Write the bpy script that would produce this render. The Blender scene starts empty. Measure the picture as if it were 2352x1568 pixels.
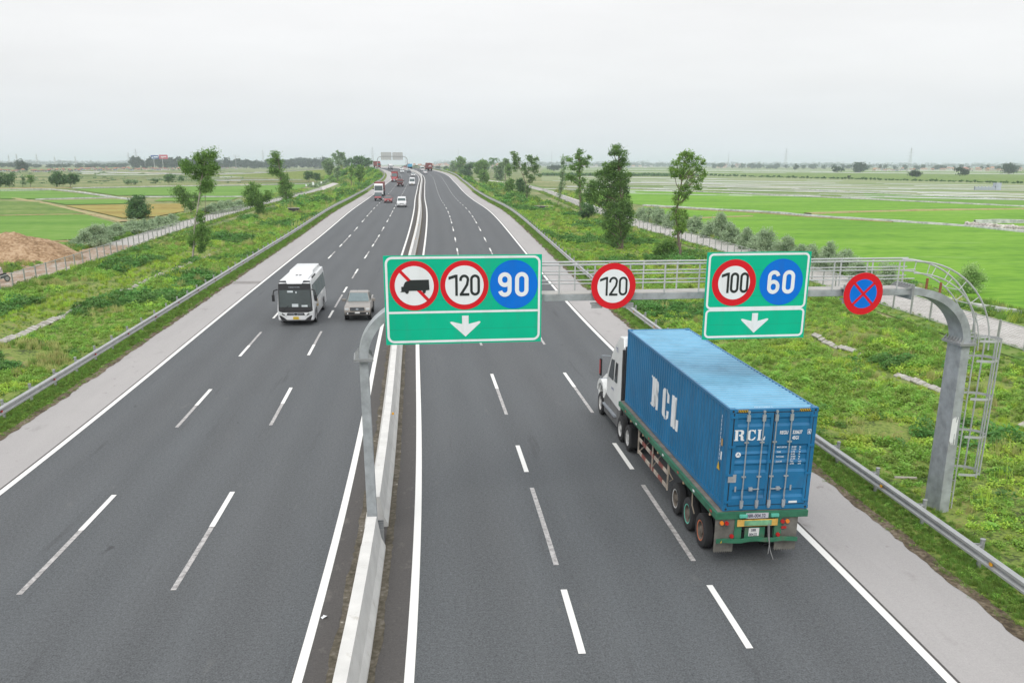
import bpy, bmesh, math, random
import numpy as np
from mathutils import Vector, Matrix, Euler, noise as mnoise
random.seed(7); rng = np.random.default_rng(7)
SC = bpy.context.scene
COL = SC.collection
R = math.radians
# ---------------------------------------------------------------- camera
CH = 11.0; F = 2139.0; PIT = .3172; ROLL = .0032; PY = 295.9      # pinhole in a 2352 px wide frame
cam = bpy.data.cameras.new('camera'); co = bpy.data.objects.new('camera', cam); COL.objects.link(co)
cam.sensor_width = 36; cam.lens = F / 2352 * 36; cam.shift_y = PY / 2352
cam.clip_start = .5; cam.clip_end = 30000
co.matrix_world = Matrix.Translation((0, 0, CH)) @ Matrix.Rotation(math.pi / 2 - PIT, 4, 'X') @ Matrix.Rotation(ROLL, 4, 'Z')
SC.camera = co
# ---------------------------------------------------------------- overcast sky, soft sun, exposure
SUN_EL, SUN_AZ = 42, 195
w = bpy.data.worlds.new('World'); SC.world = w; w.use_nodes = True
nt = w.node_tree; nt.nodes.clear()
def N(nt, t, **k):
    n = nt.nodes.new(t)
    for a, b in k.items(): setattr(n, a, b)
    return n
sky = N(nt, 'ShaderNodeTexSky', sky_type='NISHITA', sun_disc=False, sun_elevation=R(SUN_EL), sun_rotation=R(SUN_AZ))
tc = N(nt, 'ShaderNodeTexCoord'); sx = N(nt, 'ShaderNodeSeparateXYZ'); nt.links.new(tc.outputs['Generated'], sx.inputs[0])
rmp = N(nt, 'ShaderNodeValToRGB'); el = rmp.color_ramp.elements
el[0].position = 0; el[0].color = (.80, .85, .90, 1); el[1].position = 1; el[1].color = (1.55, 1.58, 1.62, 1)
for p_, c_ in ((.035, (.86, .89, .92)), (.08, (.95, .96, .97)), (.15, (1.02, 1.02, 1.025)), (.3, (1.1, 1.1, 1.11)), (.5, (1.2, 1.21, 1.22))):
    e_ = el.new(p_); e_.color = (*c_, 1)
nt.links.new(sx.outputs[2], rmp.inputs[0])
mp = N(nt, 'ShaderNodeMapping'); mp.inputs['Scale'].default_value = (1.6, 1.6, 9)
nt.links.new(tc.outputs['Generated'], mp.inputs[0])
cn = N(nt, 'ShaderNodeTexNoise'); cn.inputs['Scale'].default_value = 2.2; cn.inputs['Detail'].default_value = 5; cn.inputs['Roughness'].default_value = .55
nt.links.new(mp.outputs[0], cn.inputs[0])
cr_ = N(nt, 'ShaderNodeMapRange'); cr_.inputs['From Min'].default_value = .3; cr_.inputs['From Max'].default_value = .7; cr_.inputs['To Min'].default_value = .955; cr_.inputs['To Max'].default_value = 1.035
nt.links.new(cn.outputs[0], cr_.inputs[0])
mul = N(nt, 'ShaderNodeVectorMath', operation='SCALE'); nt.links.new(rmp.outputs[0], mul.inputs[0]); nt.links.new(cr_.outputs[0], mul.inputs['Scale'])
b1 = N(nt, 'ShaderNodeBackground'); b1.inputs[1].default_value = .05; nt.links.new(sky.outputs[0], b1.inputs[0])
b2 = N(nt, 'ShaderNodeBackground'); b2.inputs[1].default_value = .98; nt.links.new(mul.outputs[0], b2.inputs[0])
ms = N(nt, 'ShaderNodeMixShader'); ms.inputs[0].default_value = .95
nt.links.new(b1.outputs[0], ms.inputs[1]); nt.links.new(b2.outputs[0], ms.inputs[2])
wo = N(nt, 'ShaderNodeOutputWorld'); nt.links.new(ms.outputs[0], wo.inputs[0])
sl = bpy.data.lights.new('sun', 'SUN'); sl.energy = 1.3; sl.angle = R(24); sl.color = (1, .97, .92)
so_ = bpy.data.objects.new('sun', sl); COL.objects.link(so_)
_az = R(SUN_AZ)                                                    # compass bearing of the sun, clockwise from the view direction
_sd = Vector((math.sin(_az) * math.cos(R(SUN_EL)), math.cos(_az) * math.cos(R(SUN_EL)), math.sin(R(SUN_EL))))
so_.rotation_euler = _sd.to_track_quat('Z', 'Y').to_euler()
SC.view_settings.view_transform = 'Standard'; SC.view_settings.look = 'None'; SC.view_settings.exposure = 0.0; SC.view_settings.gamma = 1
SC.cycles.max_bounces = 6; SC.cycles.volume_bounces = 1; SC.cycles.transparent_max_bounces = 24
# ---------------------------------------------------------------- materials
MATS = {}
def lin(c): return tuple(((x / 255) / 12.92 if x / 255 <= .04045 else ((x / 255 + .055) / 1.055) ** 2.4) for x in c)
def mat(name, col, rough=.6, metal=0, var=.12, vscale=3., bump=0, bscale=20., alpha=None, trans=0, spec=.5, coat=0, col2=None, rndobj=0, emit=0, detail=4, coord='Object', stretch=(1, 1, 1)):
    if name in MATS: return MATS[name]
    m = bpy.data.materials.new(name); m.use_nodes = True; t = m.node_tree; b = t.nodes['Principled BSDF']
    L = t.links
    b.inputs['Roughness'].default_value = rough; b.inputs['Metallic'].default_value = metal
    b.inputs['Specular IOR Level'].default_value = spec; b.inputs['Coat Weight'].default_value = coat
    b.inputs['Base Color'].default_value = (*col, 1)
    tcn = N(t, 'ShaderNodeTexCoord'); mpn = N(t, 'ShaderNodeMapping'); mpn.inputs['Scale'].default_value = stretch
    L.new(tcn.outputs[coord], mpn.inputs[0])
    if var or col2:
        nz = N(t, 'ShaderNodeTexNoise'); nz.inputs['Scale'].default_value = vscale; nz.inputs['Detail'].default_value = detail; nz.inputs['Roughness'].default_value = .6
        L.new(mpn.outputs[0], nz.inputs[0])
        mx = N(t, 'ShaderNodeMix', data_type='RGBA')
        c1 = tuple(max(0, c * (1 - var)) for c in col); c2 = col2 or tuple(min(1, c * (1 + var)) for c in col)
        mx.inputs[6].default_value = (*c1, 1); mx.inputs[7].default_value = (*c2, 1)
        mr = N(t, 'ShaderNodeMapRange'); mr.inputs['From Min'].default_value = .33; mr.inputs['From Max'].default_value = .67
        L.new(nz.outputs[0], mr.inputs[0]); L.new(mr.outputs[0], mx.inputs[0])
        out = mx.outputs[2]
        if rndobj:
            oi = N(t, 'ShaderNodeObjectInfo'); hs = N(t, 'ShaderNodeHueSaturation')
            m1 = N(t, 'ShaderNodeMapRange'); m1.inputs['To Min'].default_value = 1 - rndobj; m1.inputs['To Max'].default_value = 1 + rndobj
            m2 = N(t, 'ShaderNodeMapRange'); m2.inputs['To Min'].default_value = .485; m2.inputs['To Max'].default_value = .515
            L.new(oi.outputs['Random'], m1.inputs[0]); L.new(oi.outputs['Random'], m2.inputs[0])
            L.new(m1.outputs[0], hs.inputs['Value']); L.new(m2.outputs[0], hs.inputs['Hue']); L.new(out, hs.inputs['Color']); out = hs.outputs[0]
        L.new(out, b.inputs['Base Color'])
        if trans:
            tr = N(t, 'ShaderNodeBsdfTranslucent'); L.new(out, tr.inputs[0]); ml = N(t, 'ShaderNodeMixShader'); ml.inputs[0].default_value = trans
            L.new(b.outputs[0], ml.inputs[1]); L.new(tr.outputs[0], ml.inputs[2]); L.new(ml.outputs[0], t.nodes['Material Output'].inputs[0])
    if bump:
        nb = N(t, 'ShaderNodeTexNoise'); nb.inputs['Scale'].default_value = bscale; nb.inputs['Detail'].default_value = 3
        L.new(mpn.outputs[0], nb.inputs[0]); bp = N(t, 'ShaderNodeBump'); bp.inputs['Strength'].default_value = bump; bp.inputs['Distance'].default_value = .05
        L.new(nb.outputs[0], bp.inputs['Height']); L.new(bp.outputs[0], b.inputs['Normal'])
    if alpha is not None: b.inputs['Alpha'].default_value = alpha
    if emit: b.inputs['Emission Color'].default_value = (*col, 1); b.inputs['Emission Strength'].default_value = emit
    MATS[name] = m; return m
def weather_or_glint(m, col, scale, lo, hi, amount=.8, stretch=(1, 1, 1), coord='Object', rough=None, detail=8):
    """stains, wear and painted glints with shapes of their own over a material's colour"""
    t = m.node_tree; L = t.links; b = next(n for n in t.nodes if n.type == 'BSDF_PRINCIPLED'); s = b.inputs['Base Color']
    tcn = N(t, 'ShaderNodeTexCoord'); mp_ = N(t, 'ShaderNodeMapping'); mp_.inputs['Scale'].default_value = stretch; L.new(tcn.outputs[coord], mp_.inputs[0])
    n = N(t, 'ShaderNodeTexNoise'); n.inputs['Scale'].default_value = scale; n.inputs['Detail'].default_value = detail; n.inputs['Roughness'].default_value = .65; L.new(mp_.outputs[0], n.inputs[0])
    mr = N(t, 'ShaderNodeMapRange'); mr.inputs['From Min'].default_value = lo; mr.inputs['From Max'].default_value = hi; mr.inputs['To Max'].default_value = amount; L.new(n.outputs[0], mr.inputs[0])
    mx = N(t, 'ShaderNodeMix', data_type='RGBA'); mx.inputs[6].default_value = s.default_value[:]; mx.inputs[7].default_value = (*col, 1)
    if s.links: L.new(s.links[0].from_socket, mx.inputs[6])
    L.new(mr.outputs[0], mx.inputs[0]); L.new(mx.outputs[2], s)
# ---------------------------------------------------------------- mesh helpers
def tag(o, label=None, cat=None, group=None, kind=None):
    if label: o['label'] = label
    if cat: o['category'] = cat
    if group: o['group'] = group
    if kind: o['kind'] = kind
    return o
def thing(name, label, cat, loc=(0, 0, 0), rz=0, group=None, M=None):
    o = bpy.data.objects.new(name, None); COL.objects.link(o); o.empty_display_size = .3
    if M is not None: o.matrix_world = M
    else: o.location = loc; o.rotation_euler = (0, 0, rz)
    return tag(o, label, cat, group)
class MB:
    def __init__(s): s.v = []; s.f = []; s.mi = []
    def add(s, vs, fs, mi=0):
        b = len(s.v); s.v += [tuple(v) for v in vs]; s.f += [tuple(i + b for i in f) for f in fs]; s.mi += [mi] * len(fs); return s
    def box(s, x0, x1, y0, y1, z0, z1, mi=0):
        return s.add([(x0, y0, z0), (x1, y0, z0), (x1, y1, z0), (x0, y1, z0), (x0, y0, z1), (x1, y0, z1), (x1, y1, z1), (x0, y1, z1)],
                     [(0, 3, 2, 1), (4, 5, 6, 7), (0, 1, 5, 4), (1, 2, 6, 5), (2, 3, 7, 6), (3, 0, 4, 7)], mi)
    def tube(s, a, b, r0, r1=None, n=8, mi=0, caps=True):
        a = Vector(a); b = Vector(b); r1 = r0 if r1 is None else r1
        d = (b - a).normalized(); u = d.orthogonal().normalized(); v = d.cross(u)
        vs = []
        for p, r in ((a, r0), (b, r1)):
            for i in range(n):
                t = 2 * math.pi * i / n; vs.append(p + u * (r * math.cos(t)) + v * (r * math.sin(t)))
        fs = [(i, (i + 1) % n, n + (i + 1) % n, n + i) for i in range(n)]
        if caps: fs += [tuple(range(n - 1, -1, -1)), tuple(range(n, 2 * n))]
        return s.add(vs, fs, mi)
    def path(s, pts, r, n=6, mi=0, r1=None):
        pts = [Vector(p) for p in pts]; r1 = r if r1 is None else r1; vs = []; fs = []; u = None
        for k, p in enumerate(pts):
            d = (pts[min(k + 1, len(pts) - 1)] - pts[max(k - 1, 0)]).normalized()
            if u is None: u = d.orthogonal().normalized()
            u = (u - d * u.dot(d)).normalized(); v = d.cross(u); rr = r + (r1 - r) * k / (len(pts) - 1)
            for i in range(n):
                t = 2 * math.pi * i / n; vs.append(p + u * (rr * math.cos(t)) + v * (rr * math.sin(t)))
        for k in range(len(pts) - 1):
            fs += [(k * n + i, k * n + (i + 1) % n, (k + 1) * n + (i + 1) % n, (k + 1) * n + i) for i in range(n)]
        fs += [tuple(range(n - 1, -1, -1)), tuple(range((len(pts) - 1) * n, len(pts) * n))]
        return s.add(vs, fs, mi)
    def prism(s, poly, f0, f1, mi=0):
        n = len(poly); a = [f0(*p) for p in poly]; b = [f1(*p) for p in poly]
        return s.add(a + b, [tuple(range(n - 1, -1, -1)), tuple(range(n, 2 * n))] + [(i, (i + 1) % n, n + (i + 1) % n, n + i) for i in range(n)], mi)
    def lathe(s, prof, c, ax='x', n=20, mi=0, closed=False):
        vs = []; fs = []
        for (r, h) in prof:
            for i in range(n):
                t = 2 * math.pi * i / n; a, b = r * math.cos(t), r * math.sin(t)
                vs.append({'x': (c[0] + h, c[1] + a, c[2] + b), 'y': (c[0] + a, c[1] + h, c[2] + b), 'z': (c[0] + a, c[1] + b, c[2] + h)}[ax])
        m = len(prof)
        for k in range(m if closed else m - 1):
            k2 = (k + 1) % m; fs += [(k * n + i, k * n + (i + 1) % n, k2 * n + (i + 1) % n, k2 * n + i) for i in range(n)]
        return s.add(vs, fs, mi)
    def build(s, name, mats, parent=None, smooth=False, bevel=0, seg=2, label=None):
        me = bpy.data.meshes.new(name); me.from_pydata(s.v, [], s.f)
        for m in (mats if isinstance(mats, (list, tuple)) else [mats]): me.materials.append(m)
        if any(s.mi): me.polygons.foreach_set('material_index', s.mi)
        bm = bmesh.new(); bm.from_mesh(me); bmesh.ops.recalc_face_normals(bm, faces=bm.faces)
        if bevel:
            bmesh.ops.bevel(bm, geom=list(bm.edges), offset=bevel, segments=seg, affect='EDGES', profile=.6, clamp_overlap=True)
        bm.to_mesh(me); bm.free()
        if smooth: me.polygons.foreach_set('use_smooth', [True] * len(me.polygons)); me.set_sharp_from_angle(angle=R(38))
        o = bpy.data.objects.new(name, me); COL.objects.link(o)
        if parent: o.parent = parent
        if label: o['label'] = label
        return o
def npmesh(name, V, Fq, mats, parent=None, uv=None, mi=None, smooth=False):
    me = bpy.data.meshes.new(name); nv = len(V); nf, k = Fq.shape
    me.vertices.add(nv); me.vertices.foreach_set('co', np.asarray(V, np.float32).ravel())
    me.loops.add(nf * k); me.loops.foreach_set('vertex_index', Fq.astype(np.int32).ravel())
    me.polygons.add(nf); me.polygons.foreach_set('loop_start', np.arange(0, nf * k, k, dtype=np.int32)); me.polygons.foreach_set('loop_total', np.full(nf, k, np.int32))
    for m in (mats if isinstance(mats, (list, tuple)) else [mats]): me.materials.append(m)
    if mi is not None: me.polygons.foreach_set('material_index', mi.astype(np.int32))
    if uv is not None:
        ul = me.uv_layers.new(name='UVMap'); ul.data.foreach_set('uv', np.asarray(uv, np.float32)[Fq.ravel()].ravel())
    me.update(calc_edges=True); me.validate()
    if smooth: me.polygons.foreach_set('use_smooth', [True] * len(me.polygons))
    o = bpy.data.objects.new(name, me); COL.objects.link(o)
    if parent: o.parent = parent
    return o
def copy_tree(o, parent=None):
    c = o.copy(); COL.objects.link(c); c.parent = parent
    for ch in o.children: copy_tree(ch, c)
    return c
# ---------------------------------------------------------------- the road axis
KS = np.array([0, 60, 120, 180, 240, 300, 360, 410, 460, 520, 620, 680, 1000, 1400.])
KK = np.array([-3.452, .822, -.149, -.331, .200, -.02, .08, -.25, -.922, -1.158, -1.40, -1.6, -.4, 0]) * 1e-3
KZ = np.array([-10.735, -10.65, -9.59, -8.44, -8.33, -7.98, -7.08, -6.58, -5.33, -3.93, -2.27, -2.9, -10.2, -10.6]) + CH
W1 = 11.853; HG = 2.436 / 2
def herm(s, K, v):
    m = np.gradient(v, K); i = np.clip(np.searchsorted(K, s, side='right') - 1, 0, len(K) - 2)
    hh = K[i + 1] - K[i]; t = np.clip((s - K[i]) / hh, 0, 1)
    return (2*t**3 - 3*t**2 + 1)*v[i] + (t**3 - 2*t**2 + t)*hh*m[i] + (-2*t**3 + 3*t**2)*v[i+1] + (t**3 - t**2)*hh*m[i+1]
S_ = np.arange(8, 1400, 2.)
_k = np.interp(S_, KS, KK); H_ = -.043 + np.concatenate([[0], np.cumsum((_k[1:] + _k[:-1]) / 2 * 2)])
_hm = (H_[1:] + H_[:-1]) / 2
X_ = -2.9006 + np.concatenate([[0], np.cumsum(np.sin(_hm) * 2)]); Y_ = 8 + np.concatenate([[0], np.cumsum(np.cos(_hm) * 2)])
Z_ = herm(S_, KS, KZ)
_ps = np.arange(-40, 8, 2.)
X_ = np.concatenate([X_[0] + (_ps - 8) * math.sin(-.043), X_]); Y_ = np.concatenate([8 + (_ps - 8) * math.cos(.043), Y_])
Z_ = np.concatenate([np.full(len(_ps), Z_[0]), Z_]); H_ = np.concatenate([np.full(len(_ps), H_[0]), H_]); S_ = np.concatenate([_ps, S_])
def rd(s): return np.interp(s, S_, X_), np.interp(s, S_, Y_), np.interp(s, S_, Z_), np.interp(s, S_, H_)
def rp(s, o, dz=0):
    x, y, z, h = rd(s); return Vector((x + o * math.cos(h), y - o * math.sin(h), z + dz))
def rpn(s, o, z):                                                   # arrays
    x, y, _, h = rd(s); return np.stack([x + o * np.cos(h), y - o * np.sin(h), z], -1)
def so_of(x, y):
    x = np.atleast_1d(x).astype(float); y = np.atleast_1d(y).astype(float); s = np.zeros_like(x); o = np.zeros_like(x)
    for i in range(0, len(x), 4000):
        a, b = x[i:i+4000], y[i:i+4000]; j = np.argmin((X_[None] - a[:, None])**2 + (Y_[None] - b[:, None])**2, 1)
        s[i:i+4000] = S_[j] + (a - X_[j]) * np.sin(H_[j]) + (b - Y_[j]) * np.cos(H_[j]); o[i:i+4000] = (a - X_[j]) * np.cos(H_[j]) - (b - Y_[j]) * np.sin(H_[j])
    return s, o
def fnoise(x, y, sc):                                               # cheap smooth noise from sines
    return (np.sin(x * 1.3 / sc + 1.7 * np.sin(y * .9 / sc)) + np.sin(y * 1.1 / sc + 2.1 * np.sin(x * .7 / sc + 1.3)) + np.sin((x + y) * .8 / sc + 3 * np.sin((x - y) * .31 / sc))) / 3
def bankz(s, o):
    z = np.interp(s, S_, Z_); a = np.abs(o); base = .3
    slope = z - .06 - np.maximum(0, a - 17.6) / 1.9
    g = np.maximum(slope, base)
    g = np.where(a < 17.6, np.where(a < 16.2, z - .07, z - .03), g)
    x, y, _, h = rd(s); px = x + o * np.cos(h); py = y - o * np.sin(h)
    rough = np.clip((a - 17.8) / 2, 0, 1) * np.clip((37 - a) / 2, 0, 1)
    g = g + rough * (.13 * fnoise(px, py, 1.1) + .16 * fnoise(px + 31, py, 3.3))
    do = np.where(o < 0, 25.6, 28.0); g = g - np.clip(z * 0 + 1 - np.abs(a - do + .4) / 2.2, 0, 1) * .34 * np.clip((4 - (z - .3)) / 4, 0, 1)
    return g - np.clip((a - 35.2) / 1.5, 0, 1) * (g - .02)
def ray(u, v):
    a = u - 1176; b = v - 784 - PY; c, s = math.cos(ROLL), math.sin(ROLL)
    X = (a * c + b * s) / F; Yd = (-a * s + b * c) / F; cp, sp = math.cos(PIT), math.sin(PIT)
    return Vector((X, cp - Yd * sp, -sp - Yd * cp))
def at(u, v, z=0.):                                                 # the place on a level plane seen at a photograph point
    r = ray(u, v); t = (z - CH) / r.z; return Vector((r.x * t, r.y * t, z))
def atg(u, v):                                                      # same, on the banks beside the road
    z = .3
    for _ in range(25):
        g = at(u, v, z); s, o = so_of(g.x, g.y); z2 = float(bankz(s, o)[0]) if abs(o[0]) < 37 and s[0] < 1200 else 0.
        z = z * .5 + z2 * .5
    g.z = z; return g
def depth(P): return P.y * math.cos(PIT) + (CH - P.z) * math.sin(PIT)
def up(u, v, P, dy=0.):                                             # point above/beside P on the upright plane through it
    r = ray(u, v); t = (P.y + dy) / r.y; return Vector((r.x * t, r.y * t, CH + r.z * t))
def strip(name, s0, s1, o0, o1, dz, m, ds=2., no=1, parent=None, kind='structure', wob0=0, wob1=0, wsc=1, lab=None):
    s = np.arange(s0, s1 + ds * .5, ds); t = np.linspace(0, 1, no + 1)
    SS, T = np.meshgrid(s, t, indexing='ij')
    a = o0 + wob0 * fnoise(SS, SS * .3, 2.1 * wsc) + wob0 * .6 * fnoise(SS, SS * .3 + 9, .5 * wsc); b = o1 + wob1 * fnoise(SS + 50, SS * .3, 2.7 * wsc) + wob1 * .6 * fnoise(SS, SS * .3 + 4, .6 * wsc)
    O = a + (b - a) * T
    V = rpn(SS.ravel(), O.ravel(), np.interp(SS.ravel(), S_, Z_) + dz); n = no + 1; i = np.arange(len(s) - 1)[:, None] * n + np.arange(no)[None]
    i = i.ravel(); Fq = np.stack([i, i + 1, i + n + 1, i + n], 1)
    ob = npmesh(name, V, Fq, m, parent, uv=np.stack([O.ravel(), SS.ravel()], 1))
    if kind: ob['kind'] = kind
    return ob
def text(s, size, m, parent, M, name='lettering', align='LEFT', bold=0, sx=1.):
    c = bpy.data.curves.new('t', 'FONT'); c.body = s; c.size = size; c.align_x = align; c.offset = bold; c.resolution_u = 3
    t = bpy.data.objects.new('t', c); COL.objects.link(t); bpy.context.view_layer.update()
    me = bpy.data.meshes.new_from_object(t.evaluated_get(bpy.context.evaluated_depsgraph_get()))
    bpy.data.objects.remove(t); me.name = name; me.materials.clear(); me.materials.append(m); me.transform(M @ Matrix.Diagonal((sx, 1, 1, 1)))
    o = bpy.data.objects.new(name, me); COL.objects.link(o); o.parent = parent; return o

_u = ['', 'first', 'second', 'third', 'fourth', 'fifth', 'sixth', 'seventh', 'eighth', 'ninth', 'tenth', 'eleventh', 'twelfth', 'thirteenth', 'fourteenth', 'fifteenth', 'sixteenth', 'seventeenth', 'eighteenth', 'nineteenth']
def nth(i):
    if i < 20: return _u[i]
    t = {2: 'twent', 3: 'thirt', 4: 'fort', 5: 'fift'}[i // 10]; return t + 'ieth' if i % 10 == 0 else t + 'y-' + _u[i % 10]
# ================================================================ setting
def ground_mat(name, ramps, sc1, sc2, rough=.9, bump=.3, stretch=(1, 1, 1), coord='Object', detail=6, speck=0, cw=.5):
    m = bpy.data.materials.new(name); m.use_nodes = True; t = m.node_tree; L = t.links; b = t.nodes['Principled BSDF']
    b.inputs['Roughness'].default_value = rough; b.inputs['Specular IOR Level'].default_value = .25
    tcn = N(t, 'ShaderNodeTexCoord'); mpn = N(t, 'ShaderNodeMapping'); mpn.inputs['Scale'].default_value = stretch; L.new(tcn.outputs[coord], mpn.inputs[0])
    n1 = N(t, 'ShaderNodeTexNoise'); n1.inputs['Scale'].default_value = sc1; n1.inputs['Detail'].default_value = detail; n1.inputs['Roughness'].default_value = .65
    n2 = N(t, 'ShaderNodeTexNoise'); n2.inputs['Scale'].default_value = sc2; n2.inputs['Detail'].default_value = 3
    L.new(mpn.outputs[0], n1.inputs[0]); L.new(mpn.outputs[0], n2.inputs[0])
    ad = N(t, 'ShaderNodeMix', data_type='FLOAT'); ad.inputs[0].default_value = .45; L.new(n1.outputs[0], ad.inputs[2]); L.new(n2.outputs[0], ad.inputs[3])
    cm = N(t, 'ShaderNodeMapRange'); cm.inputs['From Min'].default_value = .5 - .5 * cw; cm.inputs['From Max'].default_value = .5 + .5 * cw; L.new(ad.outputs[0], cm.inputs[0])
    rp_ = N(t, 'ShaderNodeValToRGB'); e = rp_.color_ramp.elements
    e[0].position = ramps[0][0]; e[0].color = (*ramps[0][1], 1); e[1].position = ramps[-1][0]; e[1].color = (*ramps[-1][1], 1)
    for p, c in ramps[1:-1]: k = e.new(p); k.color = (*c, 1)
    L.new(cm.outputs[0], rp_.inputs[0]); out = rp_.outputs[0]
    L.new(out, b.inputs['Base Color'])
    if bump:
        bp = N(t, 'ShaderNodeBump'); bp.inputs['Strength'].default_value = bump; bp.inputs['Distance'].default_value = .1; L.new(n2.outputs[0], bp.inputs['Height']); L.new(bp.outputs[0], b.inputs['Normal'])
    MATS[name] = m; return m
def asphalt(name, col, tint, tracks, speck=.35):
    m = bpy.data.materials.new(name); m.use_nodes = True; t = m.node_tree; L = t.links; b = t.nodes['Principled BSDF']
    b.inputs['Roughness'].default_value = .82; b.inputs['Specular IOR Level'].default_value = .3
    tcn = N(t, 'ShaderNodeTexCoord'); sp = N(t, 'ShaderNodeSeparateXYZ'); L.new(tcn.outputs['UV'], sp.inputs[0])
    def noise(scale, det, st, src='UV'):
        mp_ = N(t, 'ShaderNodeMapping'); mp_.inputs['Scale'].default_value = st; L.new(tcn.outputs[src], mp_.inputs[0])
        n = N(t, 'ShaderNodeTexNoise'); n.inputs['Scale'].default_value = scale; n.inputs['Detail'].default_value = det; n.inputs['Roughness'].default_value = .7; L.new(mp_.outputs[0], n.inputs[0]); return n.outputs[0]
    def math_(op, a, b_=None, v=None):
        n = N(t, 'ShaderNodeMath', operation=op); L.new(a, n.inputs[0])
        if b_ is not None: L.new(b_, n.inputs[1])
        if v is not None: n.inputs[1].default_value = v
        return n.outputs[0]
    big = noise(.5, 3, (1, .12, 1)); mid = noise(2.2, 4, (1, .25, 1)); fine = noise(9, 3, (1, 1, 1)); vf = noise(24, 2, (1, 1, 1))
    v = math_('MULTIPLY', big, v=.13); v2 = math_('MULTIPLY', mid, v=.05); v = math_('ADD', v, v2)
    v3 = math_('MULTIPLY', fine, v=speck * .5); v = math_('ADD', v, v3); v4 = math_('MULTIPLY', vf, v=speck); v = math_('ADD', v, v4)
    if tracks:
        o = math_('ABSOLUTE', sp.outputs[0]); o = math_('SUBTRACT', o, v=HG); o = math_('MULTIPLY', o, v=2 * math.pi / (W1 / 6)); c = math_('COSINE', o); c = math_('MULTIPLY', c, v=-tracks); v = math_('ADD', v, c)
    mr = N(t, 'ShaderNodeMapRange'); off = .5 * (.18 + speck * 1.5); mr.inputs['From Min'].default_value = off - .20; mr.inputs['From Max'].default_value = off + .20; mr.inputs['To Min'].default_value = .62; mr.inputs['To Max'].default_value = 1.38; mr.clamp = False
    L.new(v, mr.inputs[0])
    sc = N(t, 'ShaderNodeVectorMath', operation='SCALE')
    mx = N(t, 'ShaderNodeMix', data_type='RGBA'); mx.inputs[6].default_value = (*col, 1); mx.inputs[7].default_value = (*tint, 1); L.new(noise(.3, 2, (1, .1, 1)), mx.inputs[0])
    L.new(mx.outputs[2], sc.inputs[0]); L.new(mr.outputs[0], sc.inputs['Scale']); L.new(sc.outputs[0], b.inputs['Base Color'])
    bp = N(t, 'ShaderNodeBump'); bp.inputs['Strength'].default_value = .25; bp.inputs['Distance'].default_value = .02; L.new(vf, bp.inputs['Height']); L.new(bp.outputs[0], b.inputs['Normal'])
    MATS[name] = m; return m
M_asph = asphalt('asphalt', (.104, .113, .120), (.099, .102, .105), .02, speck=1.0)
M_edge = asphalt('asphalt_dirty', (.098, .091, .087), (.076, .071, .068), 0, speck=.5)
M_shld = asphalt('shoulder_asphalt', (.40, .38, .37), (.36, .345, .34), 0, speck=.22)
weather_or_glint(M_asph, (.050, .050, .052), .9, .62, .74, .55, (1.6, .10, 1), 'UV'); weather_or_glint(M_asph, (.17, .17, .165), 1.3, .63, .72, .35, (1, .35, 1), 'UV'); weather_or_glint(M_asph, (.035, .035, .036), .55, .71, .74, .6, (1, .6, 1), 'UV', detail=3)
weather_or_glint(M_shld, (.20, .185, .175), .7, .60, .72, .45, (1, .4, 1), 'UV'); weather_or_glint(M_shld, (.22, .20, .19), 1.6, .68, .72, .5, (1, .7, 1), 'UV', detail=2); weather_or_glint(M_edge, (.17, .155, .14), 2.2, .58, .68, .5, (1, .5, 1), 'UV')
def paint(name, col, wear):
    m = bpy.data.materials.new(name); m.use_nodes = True; t = m.node_tree; L = t.links; b = t.nodes['Principled BSDF']; b.inputs['Roughness'].default_value = .6
    tcn = N(t, 'ShaderNodeTexCoord'); n = N(t, 'ShaderNodeTexNoise'); n.inputs['Scale'].default_value = 5 if wear > .3 else 9; n.inputs['Detail'].default_value = 8; n.inputs['Roughness'].default_value = .75
    L.new(tcn.outputs['UV'], n.inputs[0]); mr = N(t, 'ShaderNodeMapRange'); mr.inputs['From Min'].default_value = .5 - .12 + (wear - .5) * .5; mr.inputs['From Max'].default_value = .5 + .12 + (wear - .5) * .5
    L.new(n.outputs[0], mr.inputs[0]); mx = N(t, 'ShaderNodeMix', data_type='RGBA'); mx.inputs[6].default_value = (.16, .155, .15, 1); mx.inputs[7].default_value = (*col, 1)
    L.new(mr.outputs[0], mx.inputs[0]); L.new(mx.outputs[2], b.inputs['Base Color']); MATS[name] = m; return m
M_white = paint('white_paint', (.80, .79, .76), -.25); M_old = paint('worn_paint', (.50, .48, .47), .42)
M_ground = ground_mat('field_ground', [(.30, (.075, .115, .03)), (.45, (.13, .185, .05)), (.55, (.20, .23, .085)), (.68, (.30, .28, .14))], .012, .35, stretch=(1, 1, 1), bump=.2)
M_bank = ground_mat('bank_soil', [(.30, (.06, .08, .025)), (.44, (.14, .20, .04)), (.60, (.22, .28, .06)), (.80, (.25, .18, .10))], .9, 7, bump=.6)
M_path = ground_mat('path_concrete', [(.3, (.42, .39, .37)), (.5, (.52, .49, .47)), (.7, (.60, .57, .55))], .5, 3, bump=.1)
M_dirtpath = ground_mat('path_dirt', [(.3, (.30, .19, .125)), (.48, (.42, .29, .21)), (.6, (.48, .40, .34)), (.7, (.52, .48, .44))], .45, 2.5, bump=.3, stretch=(1.4, .35, 1))
M_padR = ground_mat('young_rice', [(.3, (.085, .225, .008)), (.45, (.12, .285, .012)), (.57, (.16, .335, .018)), (.74, (.21, .365, .045))], .05, .9, bump=.15, stretch=(.45, 1.6, 1), detail=8)
weather_or_glint(M_padR, (.32, .42, .20), .09, .58, .70, .45, (.35, 2.6, 1)); weather_or_glint(M_padR, (.085, .19, .02), .06, .60, .72, .5, (.3, 2.0, 1))  # whitish streaks are water glints painted into the rice colour
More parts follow.
